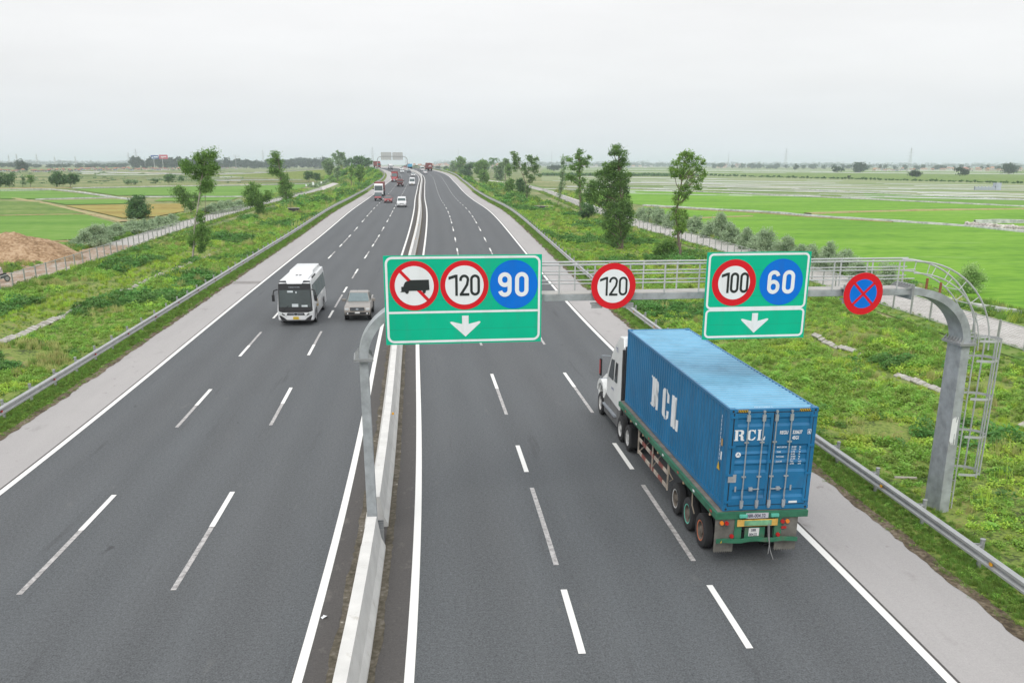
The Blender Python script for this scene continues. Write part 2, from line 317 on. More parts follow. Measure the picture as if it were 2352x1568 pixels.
M_padL = ground_mat('dense_rice', [(.28, (.075, .19, .018)), (.5, (.12, .26, .025)), (.72, (.18, .30, .055))], .05, .8, bump=.15, stretch=(.4, 1.6, 1), detail=8)
M_mead = ground_mat('rough_meadow', [(.28, (.07, .145, .022)), (.5, (.135, .225, .035)), (.72, (.24, .27, .09))], .05, .8, bump=.3, stretch=(.5, 1.2, 1), detail=8)
M_ochre = ground_mat('ripe_field', [(.3, (.22, .17, .035)), (.5, (.33, .25, .06)), (.7, (.30, .30, .08))], .08, .8, bump=.3, stretch=(.5, 1.2, 1), detail=8)
M_tan = ground_mat('dry_track', [(.3, (.30, .22, .11)), (.5, (.40, .32, .17)), (.7, (.30, .33, .12))], .2, 1.2, bump=.3)
M_pale = ground_mat('pale_bund', [(.3, (.34, .36, .34)), (.5, (.50, .51, .49)), (.7, (.62, .62, .60))], .25, 1.3, bump=.2)
M_seed = ground_mat('seedbed_sheet', [(.3, (.34, .38, .31)), (.5, (.60, .62, .58)), (.7, (.74, .75, .73))], .12, .8, bump=.1, stretch=(.3, 1, 1))
M_dirt = ground_mat('excavated_soil', [(.3, (.20, .125, .065)), (.5, (.345, .225, .13)), (.7, (.47, .335, .215))], .5, 3.2, bump=1)
# ground: one sheet to the horizon with an opening where the banks stand
def big_ground():
    # triangulated plane with a road-shaped hole
    bm = bmesh.new(); E = 14000
    s = np.arange(-36, 1396, 16.); Lp = rpn(s, np.full_like(s, -36.6), s * 0); Rp = rpn(s, np.full_like(s, 36.6), s * 0)
    loop = [tuple(p) for p in Lp] + [tuple(p) for p in Rp[::-1]]; inner = [bm.verts.new((p[0], p[1], -.03)) for p in loop]
    outer = [bm.verts.new((E * math.cos(a), 400 + E * math.sin(a), -.03)) for a in np.linspace(0, 2 * math.pi, 48, endpoint=False)]
    es = [bm.edges.new((inner[i], inner[(i + 1) % len(inner)])) for i in range(len(inner))] + [bm.edges.new((outer[i], outer[(i + 1) % 48])) for i in range(48)]
    bmesh.ops.triangle_fill(bm, edges=es, use_beauty=True, normal=(0, 0, 1))
    me = bpy.data.meshes.new('ground'); bm.to_mesh(me); bm.free(); me.materials.append(M_ground)
    o = bpy.data.objects.new('ground', me); COL.objects.link(o); o['kind'] = 'structure'
big_ground()
def bank(name, o0, o1, s0, s1, ds, no):
    s = np.arange(s0, s1 + .1, ds); o = np.linspace(o0, o1, no + 1); SS, OO = np.meshgrid(s, o, indexing='ij')
    V = rpn(SS.ravel(), OO.ravel(), bankz(SS.ravel(), OO.ravel())); n = no + 1; i = (np.arange(len(s) - 1)[:, None] * n + np.arange(no)[None]).ravel()
    ob = npmesh(name, V, np.stack([i, i + 1, i + n + 1, i + n], 1), M_bank, smooth=True); ob['kind'] = 'structure'
bank('grass_bank', -36.8, -15.5, 10, 200, .55, 46); bank('grass_bank', 15.5, 36.8, 10, 200, .55, 46)
bank('grass_bank', -36.8, -15.5, 200, 1380, 5, 16); bank('grass_bank', 15.5, 36.8, 200, 1380, 5, 16)
bank('grass_bank', -36.8, -15.5, -38, 10, 2, 30); bank('grass_bank', 15.5, 36.8, -38, 10, 2, 30)
S1 = 1300
strip('road', -38, S1, HG - .5, HG + W1 + .1, 0, M_asph, no=6); strip('road', -38, S1, -HG - W1 - .1, -HG + .5, 0, M_asph, no=6)
strip('road_centre_strip', -38, S1, -HG + .5, HG - .5, -.002, M_edge, no=2)
strip('road_inner_edge', -38, 420, HG - .62, HG + .1, .004, M_edge, no=2, wob1=.05); strip('road_inner_edge', -38, 420, -HG - .1, -HG + .62, .004, M_edge, no=2, wob0=.05)
strip('hard_shoulder', -38, S1, HG + W1 + .1, 15.95, -.001, M_shld, no=3, wob1=.09, ds=1.); strip('hard_shoulder', -38, S1, -15.8, -HG - W1 - .1, -.001, M_shld, no=3, wob0=.09, ds=1.)
M_soil = ground_mat('edge_soil', [(.3, (.06, .045, .03)), (.5, (.13, .10, .065)), (.7, (.22, .18, .13))], 1.2, 8, bump=.6)
for sg in (-1, 1):
    q = sorted((sg * 15.72, sg * 16.12)); strip('shoulder_edge_soil', -38, 300, q[0], q[1], -.004 + .012, M_soil, ds=.3, wob0=.10, wob1=.10, wsc=.4)
    q = sorted((sg * (HG + W1 + .13), sg * (HG + W1 + .19))); strip('joint_line', -38, 300, q[0], q[1], .006, M_edge, ds=2, no=1)
strip('shoulder_joint', 86.2, 87.8, -15.6, -13.3, .009, mat('joint_patch', (.24, .225, .215), .85, var=.2), ds=.4)
M_grit = ground_mat('gutter_grit', [(.15, (.05, .045, .03)), (.5, (.11, .095, .07)), (.75, (.18, .16, .13)), (.85, (.42, .39, .34))], 1.5, 7, bump=.6)
strip('gutter_silt', -38, 300, .28, .50, .009, M_grit, ds=.25, wob1=.05, wsc=.28); strip('gutter_silt', -38, 300, -.62, -.28, .009, M_grit, ds=.25, wob0=.06, wsc=.28)
for sg in (-1, 1):
    strip('edge_line', -38, S1, sg * HG - .11, sg * HG + .11, .012, M_white); strip('edge_line', -38, S1, sg * (HG + W1) - .11, sg * (HG + W1) + .11, .008, M_white)
def dashes(name, starts, ln, o, wd, dz, m):
    Vs = []; Fs = []; uv = []
    for a in starts:
        ss = np.linspace(a, a + ln, 4)
        for k in range(3):
            b = len(Vs)
            for s_, oo in ((ss[k], o - wd / 2), (ss[k], o + wd / 2), (ss[k + 1], o + wd / 2), (ss[k + 1], o - wd / 2)):
                Vs.append(rp(s_, oo, dz)); uv.append((oo, s_))
            Fs.append((b, b + 1, b + 2, b + 3))
    ob = npmesh(name, np.array(Vs), np.array(Fs), m, uv=np.array(uv)); ob['kind'] = 'structure'
for o in (HG + W1 / 3, HG + 2 * W1 / 3):
    dashes('lane_marking', [5.5] + [18.8 + 13.35 * k for k in range(46)], 3.4, o, .17, .012, M_white); dashes('worn_lane_marking', [23.8 + 16.6 * k for k in range(11)], 6.6, o, .15, .008, M_old)
for o in (-HG - W1 / 3, -HG - 2 * W1 / 3):
    dashes('lane_marking', [12., 27.5, 43.3, 54.8] + [68 + 12.45 * k for k in range(44)], 3.3, o, .17, .012, M_white); dashes('worn_lane_marking', [22.9 + 16.6 * k for k in range(11)], 6.6, o, .15, .008, M_old)
# service paths, fences
PL = [(-38.5, 30), (-41.9, 60), (-45.2, 83), (-48.0, 104), (-52.8, 135), (-57.2, 165), (-62, 205), (-67.5, 254), (-81.5, 415), (-104, 590), (-131, 770), (-150, 860)]
PR = [(36.5, 10), (34.2, 36), (31.9, 57.5), (30.7, 75.5), (27.4, 133), (22.6, 176.9), (18.4, 250), (12.4, 415), (2, 560), (-30, 760), (-80, 900)]
def poly_strip(name, pts, w0, w1, z, m):
    V = []; n = len(pts)
    for i, (x, y) in enumerate(pts):
        a = Vector(pts[max(i - 1, 0)]); b = Vector(pts[min(i + 1, n - 1)]); d = (b - a).normalized(); r = Vector((d.y, -d.x))
        V += [(x + r.x * w0, y + r.y * w0, z), (x + r.x * w1, y + r.y * w1, z)]
    mb = MB(); mb.add(V, [(2*i, 2*i+1, 2*i+3, 2*i+2) for i in range(n - 1)]); o = mb.build(name, m); o['kind'] = 'structure'; return o
def dens(pts, st):
    out = []
    for (a, b) in zip(pts[:-1], pts[1:]):
        a = Vector(a); b = Vector(b); k = max(1, int((b - a).length / st))
        out += [tuple(a + (b - a) * (i / k)) for i in range(k)]
    return out + [tuple(pts[-1])]
poly_strip('service_path', dens(PL[4:], 12), -5.2, -.4, .01, M_path); poly_strip('dirt_path', dens(PL[:5], 6), -6.0, -.4, .01, M_dirtpath)
poly_strip('service_path', dens(PR, 12), .5, 5.6, .01, M_path)
poly_strip('path_verge', dens(PL, 12), -9.5, -5.3, .0, M_mead); poly_strip('path_verge', dens(PR, 12), 5.6, 9.5, .0, M_mead)
poly_strip('path_verge', dens(PL, 12), -.4, 1.8, .03, M_mead); poly_strip('path_verge', dens(PR, 12), -1.8, .5, .03, M_mead)
FZ = [.02]
def field(name, px, m, z=.0, lift=0):
    FZ[0] += .001; z = FZ[0]; mb = MB(); P = [at(u, v, 0) for u, v in px]; P = [Vector((p.x, p.y, z)) for p in P]; mb.add(P, [tuple(range(len(P)))]); o = mb.build(name, m); o['kind'] = 'structure'; return o
z1 = lambda X, Y: (.3525 * X, 296.1 + .3525 * Y)
z4 = lambda X, Y: (1302.7 + .17625 * X, 331.6 + .17625 * Y)
r4 = lambda X, Y: (1598.8 + .3203 * X, 296.1 + .3203 * Y)
r5 = lambda X, Y: (1996.7 + .15107 * X, 355.3 + .15107 * Y)
# right-hand rice
field('rice_paddy', [(1480, 474), (1599, 481), (1855, 497), (2223, 521), (2600, 548), (2700, 820), (2352, 727), (2100, 645), (1900, 600), (1700, 548), (1560, 507), (1478, 486)], M_padR, .0)
field('rice_paddy', [(1352, 431), (1599, 441.5), (2352, 475), (2600, 486), (2600, 545), (2223, 519), (1855, 495), (1599, 478), (1470, 470), (1340, 456)], M_padR, .005)
field('rice_paddy', [(1983, 443), (2352, 457), (2600, 466), (2600, 484), (2352, 473.5), (1983, 456), (1800, 448)], M_padL, .005)
field('rice_paddy', [(1320, 421), (1500, 425), (1983, 444), (1990, 456), (1599, 440), (1352, 430)], M_mead, .005)
field('vegetable_plot', [(1240, 398), (1600, 403), (2352, 421), (2600, 428), (2600, 462), (2352, 456), (1983, 443), (1500, 424), (1245, 416)], ground_mat('plot_soil', [(.3, (.12, .21, .06)), (.5, (.22, .28, .12)), (.7, (.36, .33, .22))], .02, .12, stretch=(.2, 2, 1)), .0)
field('meadow', [(1250, 385.5), (2352, 393), (2600, 396), (2600, 426), (2352, 419.5), (1600, 402), (1240, 397)], M_mead, .0)
random.seed(3)
for i in range(78):                                                 # pale seed-bed sheets between the plots
    a = random.random(); u0 = 1240 + random.random() * 1000; ln = 60 + random.random() * 420; f = lambda u: 403.5 + a * 36 + (u - 1240) * (.0145 + a * .007)
    if f(u0) > 452: continue
    h = .25 + .8 * random.random() * (.5 + a)
    field('seedbed', [(u0, f(u0)), (u0 + ln, f(u0 + ln)), (u0 + ln + 4, f(u0 + ln) + h), (u0 - 3, f(u0) + h)], M_seed if i % 3 else M_pale, .0)
for i in range(16):
    u0 = 1240 + random.random() * 900; ln = 150 + random.random() * 500; v = 386.5 + random.random() * 13; sl_ = .008
    field('seedbed', [(u0, v), (u0 + ln, v + ln * sl_), (u0 + ln, v + ln * sl_ + .5), (u0, v + .5)], M_seed, .0)
def bund(name, px, w, h, m):
    P = [at(u, v, 0) for u, v in px]; P = [Vector((a[0], a[1], 0)) for a in dens([(p.x, p.y) for p in P], 4)]; V = []; n = len(P)
    for i, p in enumerate(P):
        d = (P[min(i + 1, n - 1)] - P[max(i - 1, 0)]).normalized(); r = Vector((d.y, -d.x, 0)); j = 1 + .12 * math.sin(i * 2.3) + .1 * math.sin(i * .7)
        for q, zz in ((-.5, 0), (-.42, h), (.42, h * .95), (.5, 0)): V.append(p + r * (q * w * j) + Vector((0, 0, zz * j)))
    mb = MB(); mb.add(V, [(4*i+k, 4*i+k+1, 4*i+k+5, 4*i+k+4) for i in range(n - 1) for k in range(3)]); o = mb.build(name, m); o['kind'] = 'structure'
bund('field_bank', [(1478, 472.5), (1599, 479.5), (1759, 488), (1855, 496), (2223, 520.5), (2352, 534), (2600, 560)], .9, .35, M_pale)
bund('field_bank', [(1485, 475.5), (1599, 482.5), (1759, 491), (1855, 499), (2050, 511)], .5, .2, M_tan)
bund('field_bank', [(1352, 430), (1451, 432.5), (1599, 440.5), (1983, 457.5), (2352, 475), (2600, 488)], .9, .35, M_pale)
bund('field_bank', [(1820, 434), (1983, 443), (2352, 459.5), (2600, 470)], .9, .3, M_pale)
bund('field_bank', [(1855, 492), (1960, 488), (2110, 484), (2352, 480.5), (2600, 476)], 2.4, .3, M_tan)
bund('field_bank', [(1470, 507), (1599, 502), (1725, 497)], 1.6, .25, M_tan)
bund('field_bank', [(2140, 681), (2230, 705), (2352, 722)], .6, .3, M_pale); bund('field_bank', [(2238, 513), (2352, 512.5), (2500, 512)], .8, .7, M_pale)
# left-hand fields
field('rice_paddy', [z1(0, 408), z1(330, 402), z1(700, 447), z1(240, 458), z1(0, 458)], M_padL, .0); field('rice_paddy', [(-400, 437), z1(0, 398), z1(300, 396), z1(60, 404), (-400, 441)], M_padL, .0)
field('rice_paddy', [z1(480, 394), z1(1180, 378), z1(1640, 372), z1(2020, 362), z1(1960, 392), z1(1860, 430), z1(1700, 440), z1(1200, 438), z1(760, 436)], M_padL, .0)
field('rice_paddy', [z1(1060, 452), z1(1560, 446), z1(1500, 470), z1(1000, 474)], M_padL, .0)
field('rice_paddy', [z1(260, 468), z1(720, 460), z1(850, 466), z1(820, 490), z1(430, 496)], M_padL, .0)
field('ripe_field', [z1(420, 502), z1(850, 494), z1(1200, 488), z1(1200, 540), z1(1010, 574), z1(800, 584), z1(640, 548)], M_ochre, .0)
field('meadow', [(-300, 470), z1(0, 470), z1(250, 478), z1(560, 555), z1(0, 566), (-300, 500)], M_mead, .0)
field('meadow', [(-300, 501), z1(0, 570), z1(560, 560), z1(830, 640), z1(720, 700), z1(480, 724), z1(240, 738), z1(80, 705), (-300, 560)], M_padL, .003)
field('rice_paddy', [z1(230, 745), z1(500, 742), z1(500, 800), z1(420, 808)], M_padL, .006)
bund('field_bank', [z1(90, 452), z1(300, 486), z1(560, 545), z1(820, 605)], 2.2, .12, M_tan); bund('field_bank', [z1(0, 398), z1(320, 394), z1(500, 412), z1(860, 464)], 1.0, .35, M_pale)
bund('field_bank', [z1(0, 408), z1(330, 402)], .7, .3, M_pale); bund('field_bank', [z1(230, 462), z1(740, 448)], .7, .3, M_pale)
bund('field_bank', [z1(470, 388), z1(1180, 374), z1(1640, 368), z1(2020, 358)], 1.0, .35, M_pale); bund('field_bank', [z1(860, 445), z1(1580, 443)], .9, .3, M_pale)
bund('field_bank', [z1(0, 568), z1(380, 560), z1(620, 562)], .7, .2, M_tan); bund('field_bank', [z1(240, 742), z1(500, 738)], .8, .25, M_tan); bund('field_bank', [z1(0, 388), z1(480, 386)], 2.2, .3, M_tan)
for i in range(40):
    u0 = 170 + random.random() * 470; ln = 40 + random.random() * 260; v = 393 + random.random() * 25; h = .3 + random.random() * .9
    if u0 + ln > 740: ln = 740 - u0
    field('seedbed', [(u0, v), (u0 + ln, v - .4), (u0 + ln, v - .4 + h), (u0 - 4, v + h)], (M_seed, M_mead, M_seed, M_tan)[i % 4], .0)
# drain tiles on the left and right banks
M_conc = mat('concrete', (.43, .41, .375), .85, var=.25, vscale=1.6, bump=.25, bscale=14); weather_or_glint(M_conc, (.14, .11, .07), 1.4, .50, .66, .7)
def drain(o0, s0, s1, lab):
    t = thing('drain_lining', lab, 'drain', rp(s0, o0, 0)); M = Matrix.Translation(rp(s0, o0, 0)).inverted(); s = s0; k = 0; mb = MB()
    while s < s1:
        a, b = s + .02, s + .57; sg = 1 if o0 > 0 else -1; hw_ = .24 if o0 < 0 else .13
        z = float(bankz(np.full(9, s), np.linspace(o0 - .6, o0 + .6, 9)).max()) - .02 + .04 * math.sin(s * .21)
        P = [rp(a, o0 + sg * hw_), rp(b, o0 + sg * hw_), rp(b, o0 - sg * hw_), rp(a, o0 - sg * hw_)]; Q = []
        for i, p in enumerate(P): p.z = z + (.14 if i < 2 else .0) + .03 * math.sin(k * 2.1); Q.append(M @ p)
        mb.add([q - Vector((0, 0, .06)) for q in Q] + Q, [(3, 2, 1, 0), (4, 5, 6, 7), (0, 1, 5, 4), (1, 2, 6, 5), (2, 3, 7, 6), (3, 0, 4, 7)])
        s += .6; k += 1
    mb.build('tile_row', M_conc, t)
drain(-25.3, 52, 121, 'pale row of concrete drain tiles on the left bank'); drain(27.6, 30.5, 36.8, 'short run of pale drain tiles nearest the gantry ladder'); drain(27.5, 43.2, 47.5, 'short run of pale drain tiles in the weeds right of the 60 disc'); drain(27.8, 53, 60, 'farther short run of pale drain tiles in the right bank weeds')
# median barrier
M_bar = mat('barrier_concrete', (.63, .62, .595), .8, var=.10, vscale=1.1, bump=.12, bscale=20, detail=8)
bar = thing('median_barrier', 'long white concrete barrier between the two carriageways', 'barrier', rp(0, 0, 0)); MI = Matrix.Translation(rp(0, 0, 0)).inverted()
weather_or_glint(M_bar, (.36, .33, .27), 2.6, .60, .74, .6); weather_or_glint(M_bar, (.30, .24, .17), 7, .68, .74, .7)
prof = [(o - .06, z) for o, z in ((-.37, 0), (-.36, .09), (-.25, .34), (-.14, 1.0), (.14, 1.0), (.25, .34), (.36, .09), (.37, 0))]
edges_ = [(-38, -32)]
while edges_[-1][1] < 22: edges_.append((edges_[-1][1] + .035, edges_[-1][1] + 6))
edges_[-1] = (edges_[-1][0], 25.4); edges_.append((27.1, 33))
while edges_[-1][1] < 560 and len(edges_) < 99: edges_.append((edges_[-1][1] + .035, edges_[-1][1] + 6))
def barrier_piece(a, b):
    mb = MB(); n = max(1, int((b - a) / 3)); V = []
    for i in range(n + 1):
        s_ = a + (b - a) * i / n
        for (o, z) in prof: V.append(MI @ rp(s_, o, z))
    mb.add(V, [(i*8+k, i*8+(k+1) % 8, (i+1)*8+(k+1) % 8, (i+1)*8+k) for i in range(n) for k in range(8)] + [tuple(range(8)), tuple(range(n*8+7, n*8-1, -1))]); return mb
for a, b in edges_: barrier_piece(a, b).build('barrier_segment', M_bar, bar)
o_ = barrier_piece(edges_[-1][1] + .02, 1360).build('barrier_run', M_bar, bar); o_['kind'] = 'stuff'
M_yel = mat('amber_reflector', (.75, .36, .02), .3, var=0)
for i, s_ in enumerate((37.5, 58, 78, 98, 118, 138)): MB().lathe([(0, -.02), (.05, -.02), (.05, .02), (0, .02)], MI @ rp(s_, .17, .93), 'y', 12).build('reflector', M_yel, bar)
# guardrails
M_galv = mat('galvanised_steel', (.36, .37, .375), .5, metal=.35, var=.14, vscale=2.5, bump=.05)
M_galvl = mat('galvanised_rail', (.42, .43, .43), .48, metal=.3, var=.10, vscale=1.5)
M_red = mat('red_reflector', (.45, .03, .02), .3, var=0)
def guardrail(sg, lab):
    o0 = sg * 16.75; g = thing('guardrail', lab, 'guardrail', rp(0, o0, 0)); I = Matrix.Translation(rp(0, o0, 0)).inverted()
    pr = [(.0, .36), (.085, .42), (.085, .48), (.0, .54), (.0, .57), (.085, .63), (.085, .70), (-.01, .76)]
    s = np.arange(-36, 1360, 2.); V = []; n = len(pr)
    for ss in s:
        for (a, z) in pr: V.append(I @ rp(ss, o0 - sg * a, z))
    mb = MB(); mb.add(V, [(i*n+k, i*n+k+1, (i+1)*n+k+1, (i+1)*n+k) for i in range(len(s) - 1) for k in range(n - 1)]); mb.build('rail_beam', M_galvl, g)
    sp = 3.15; k = 0; rest = MB(); s_ = -8.6
    while s_ < 1000:
        P = rp(s_, o0 + sg * .33, 0); m = MB() if 14 < s_ and k < 98 else rest
        a = I @ P; m.tube(a - Vector((0, 0, .6)), a + Vector((0, 0, .80)), .068, n=8); m.tube(a + Vector((0, 0, .80)), a + Vector((0, 0, .83)), .078, n=8)
        b = I @ rp(s_ - .2, o0 + sg * .01, 0); b2 = I @ rp(s_ + .2, o0 + sg * .01, 0)
        m.tube(a + Vector((0, 0, .66)), b + Vector((0, 0, .62)), .035, n=4); m.tube(a + Vector((0, 0, .66)), b2 + Vector((0, 0, .62)), .035, n=4)
        if m is not rest: m.build('post', M_galv, g); k += 1
        s_ += sp
    ob = rest.build('far_posts', M_galv, g); ob['kind'] = 'stuff'
    for j in range(28):
        p = I @ rp(15.5 + j * 6.3, o0 - sg * .07, .56); MB().box(p.x - .03, p.x + .03, p.y - .05, p.y + .05, p.z - .03, p.z + .05).build('reflector', M_red if sg < 0 else M_yel, g)
guardrail(-1, 'galvanised guardrail along the left hard shoulder, beside the bus'); guardrail(1, 'galvanised guardrail along the right hard shoulder, beside the container truck')
# fences
def mesh_mat():
    m = bpy.data.materials.new('wire_mesh'); m.use_nodes = True; t = m.node_tree; b = t.nodes['Principled BSDF']; b.inputs['Base Color'].default_value = (.36, .38, .38, 1); b.inputs['Metallic'].default_value = .3
    tcn = N(t, 'ShaderNodeTexCoord'); br = N(t, 'ShaderNodeTexBrick'); br.offset = 0; br.inputs['Scale'].default_value = 1
    br.inputs['Brick Width'].default_value = .1; br.inputs['Row Height'].default_value = .1; br.inputs['Mortar Size'].default_value = .0065; br.inputs['Mortar Smooth'].default_value = 0
    t.links.new(tcn.outputs['UV'], br.inputs[0]); t.links.new(br.outputs['Fac'], b.inputs['Alpha']); return m
M_mesh = mesh_mat(); M_fr = mat('fence_frame', (.50, .51, .50), .5, metal=.2, var=.08)
def fence(pts, lab, sp):
    pts = dens(pts, sp); x0, y0 = pts[0]; t = thing('mesh_fence', lab, 'fence', (x0, y0, 0)); H = 1.42; n = len(pts)
    vis = [i for i in range(n - 1)]; restp = MB(); restm = MB(); restf = MB()
    for i in range(n - 1):
        a = Vector((pts[i][0] - x0, pts[i][1] - y0, .05)); b = Vector((pts[i + 1][0] - x0, pts[i + 1][1] - y0, .05)); Zv = Vector((0, 0, 1))
        d = (b - a).normalized(); near = i < 98
        mp_ = MB() if near else restp
        mp_.box(a.x - .05, a.x + .05, a.y - .05, a.y + .05, -.2, H + .12)
        if near: mp_.build('post', M_galv, t)
        a2 = a + d * .11; b2 = b - d * .11
        fr = MB() if near else restf; r = .032
        for p, q in ((a2 + Zv * .08, b2 + Zv * .08), (a2 + Zv * H, b2 + Zv * H), (a2 + Zv * .08, a2 + Zv * H), (b2 + Zv * .08, b2 + Zv * H)): fr.tube(p, q, r * (1.0 if near else 1.4), n=4)
        if near:
            f = fr.build('panel_frame', M_fr, t); L_ = (b2 - a2).length
            npmesh('wire_mesh', np.array([a2 + Zv * .08, b2 + Zv * .08, b2 + Zv * H, a2 + Zv * H]), np.array([[0, 1, 2, 3]]), M_mesh, f, uv=np.array([(0, 0), (L_, 0), (L_, H - .08), (0, H - .08)]))
        else: restm.add([a2 + Zv * .08, b2 + Zv * .08, b2 + Zv * H, a2 + Zv * H], [(0, 1, 2, 3)])
    o1 = restp.build('far_posts', M_galv, t); o1['kind'] = 'stuff'; o2 = restf.build('far_frames', M_fr, t); o2['kind'] = 'stuff'
    o3 = restm.build('far_mesh', mat('far_wire_mesh', (.36, .38, .38), .5, alpha=.12, var=0), t); o3['kind'] = 'stuff'
i0 = 3
fence([(-43.2, 70)] + PL[2:9], 'grey wire mesh fence beside the left service path', 2.9)
fence([(33.6, 42)] + PR[2:9], 'grey wire mesh fence beside the right service path', 2.9)
# ================================================================ flat lettering drawn as thin shapes
def ribbon(pts, w, closed=False, mb=None, f=None):
    n = len(pts); P = [Vector(p) for p in pts]; V = []
    for i in range(n):
        a = P[(i - 1) % n] if closed or i > 0 else P[i]; b = P[(i + 1) % n] if closed or i < n - 1 else P[i]
        d1 = (P[i] - a); d2 = (b - P[i]); d1 = d1.normalized() if d1.length > 1e-9 else d2.normalized(); d2 = d2.normalized() if d2.length > 1e-9 else d1
        nn = Vector((-(d1.y + d2.y), d1.x + d2.x)); nn = nn.normalized() if nn.length > 1e-9 else Vector((-d1.y, d1.x)); c = max(.35, nn.dot(Vector((-d1.y, d1.x))))
        V += [P[i] + nn * (w / 2 / c), P[i] - nn * (w / 2 / c)]
    m = n if closed else n - 1
    mb.add([f(v.x, v.y) for v in V], [(2*i, 2*i+1, 2*((i+1) % n)+1, 2*((i+1) % n)) for i in range(m)]); return mb
def arc(cx, cy, rx, ry, a0, a1, n=14): return [(cx + rx * math.cos(R(a0 + (a1 - a0) * i / n)), cy + ry * math.sin(R(a0 + (a1 - a0) * i / n))) for i in range(n + 1)]
def digit(ch, x, y, w, h, t, mb, f):
    a = (w - t) / 2; cx = x + w / 2; r = a; T = t / 2
    def f2(px, py): p = f(px, py); return (p[0], p[1] - .003, p[2])
    if ch == '0': ribbon(arc(cx, y + h - T - r, r, r, 0, 180) + arc(cx, y + T + r, r, r, 180, 360), t, True, mb, f)
    if ch == '1':
        mb.add([f(*p) for p in ((x + w - t, y), (x + w, y), (x + w, y + h), (x + w - t, y + h))], [(0, 1, 2, 3)])
        mb.add([f2(*p) for p in ((x + w - t, y + h), (x + w - t, y + h - t * 1.15), (x + w * .08, y + h * .76), (x + w * .08, y + h * .76 + t * 1.15))], [(0, 1, 2, 3)])
    if ch == '2':
        pts = [(cx - r, y + h * .70)] + arc(cx, y + h - T - r, r, r, 180, -12) + [(cx + r * .75, y + h * .52), (cx - r * .9, y + T * 1.2), (cx - r * .9, y + T)]
        ribbon(pts, t, False, mb, f); mb.add([f2(*p) for p in ((x + t * .1, y), (x + w, y), (x + w, y + t), (x + t * .1, y + t))], [(0, 1, 2, 3)])
    if ch in '69':
        k = 1 if ch == '6' else -1; oy = y if k > 0 else y + h; ox = cx
        g = lambda px, py: (ox + k * px, oy + k * py); hb = h * .60
        ribbon([g(*p) for p in arc(0, hb - T - r, r, r, 0, 180) + arc(0, T + r, r, r, 180, 360)], t, True, mb, f)
        ribbon([g(*p) for p in [(-r, T + r), (-r, h - T - r)] + arc(0, h - T - r, r, r, 180, 12)], t, False, mb, f2)
def disc(cx, cy, r, mb, f, n=48): mb.add([f(*p) for p in arc(cx, cy, r, r, 0, 360 - 360 / n, n - 1)], [tuple(range(n))]); return mb
def rrect(x0, x1, y0, y1, r): return arc(x1 - r, y1 - r, r, r, 0, 90, 6) + arc(x0 + r, y1 - r, r, r, 90, 180, 6) + arc(x0 + r, y0 + r, r, r, 180, 270, 6) + arc(x1 - r, y0 + r, r, r, 270, 360, 6)
# ================================================================ gantry
GA = Vector((-4.1, 26.0, 0)); GYAW = .14728
GM = Matrix.Translation(GA) @ Matrix.Rotation(GYAW, 4, 'Z')
M_gal = mat('weathered_zinc', (.36, .385, .40), .58, metal=.25, var=.24, vscale=2.6, detail=7, bump=.05)
weather_or_glint(M_gal, (.42, .43, .43), 1.6, .56, .70, .5, (1, 1, .35)); weather_or_glint(M_gal, (.13, .10, .08), 3, .66, .76, .5, (1, 1, .3))
M_deck = mat('walkway_plate', (.44, .425, .40), .75, var=.14, vscale=2)
M_rail = mat('zinc_tube', (.52, .535, .54), .45, metal=.3, var=.08)
M_rust = mat('rust_bracket', (.27, .10, .045), .8, var=.2)
g = thing('sign_gantry', 'grey steel sign gantry arching over the right carriageway with a railed walkway', 'gantry', M=GM)
def sweep(pts, th, dp, n_=None):                                    # rectangular tube in the gantry plane; pts = (x, z, nx, nz)
    V = []
    for (x, z, nx, nz, t_, d_) in pts:
        for a, b in ((-1, -1), (1, -1), (1, 1), (-1, 1)): V.append((x + nx * t_ / 2 * a, b * d_ / 2, z + nz * t_ / 2 * a))
    n = len(pts); mb = MB(); mb.add(V, [(4*i+k, 4*i+(k+1) % 4, 4*(i+1)+(k+1) % 4, 4*(i+1)+k) for i in range(n - 1) for k in range(4)] + [(3, 2, 1, 0), (4*n-4, 4*n-3, 4*n-2, 4*n-1)]); return mb
sweep([(18.22, .1, 1, 0, .34, .88), (18.13, 5.80, 1, 0, .28, .76)], 0, 0).build('post', M_gal, g, bevel=.02)
sweep([(-.06, .1, 1, 0, .30, .80), (-.10, 5.80, 1, 0, .25, .72)], 0, 0).build('post', M_gal, g, bevel=.02)
def archp(cx, sg): return [(cx + sg * 2.03 * math.cos(a), 5.84 + 1.60 * math.sin(a), sg * math.cos(a), math.sin(a), .26 - .05 * a / 1.57, .76) for a in np.linspace(0, math.pi / 2, 15)]
sweep(archp(16.1, 1), 0, 0).build('arch', M_gal, g, smooth=True); sweep(archp(1.93, -1), 0, 0).build('arch', M_gal, g, smooth=True)
MB().box(1.95, 16.08, -.38, .38, 7.345, 7.53).build('beam', M_gal, g, bevel=.012)
MB().box(2.1, 15.9, -.36, .36, 7.533, 7.545).build('walkway_deck', M_deck, g)
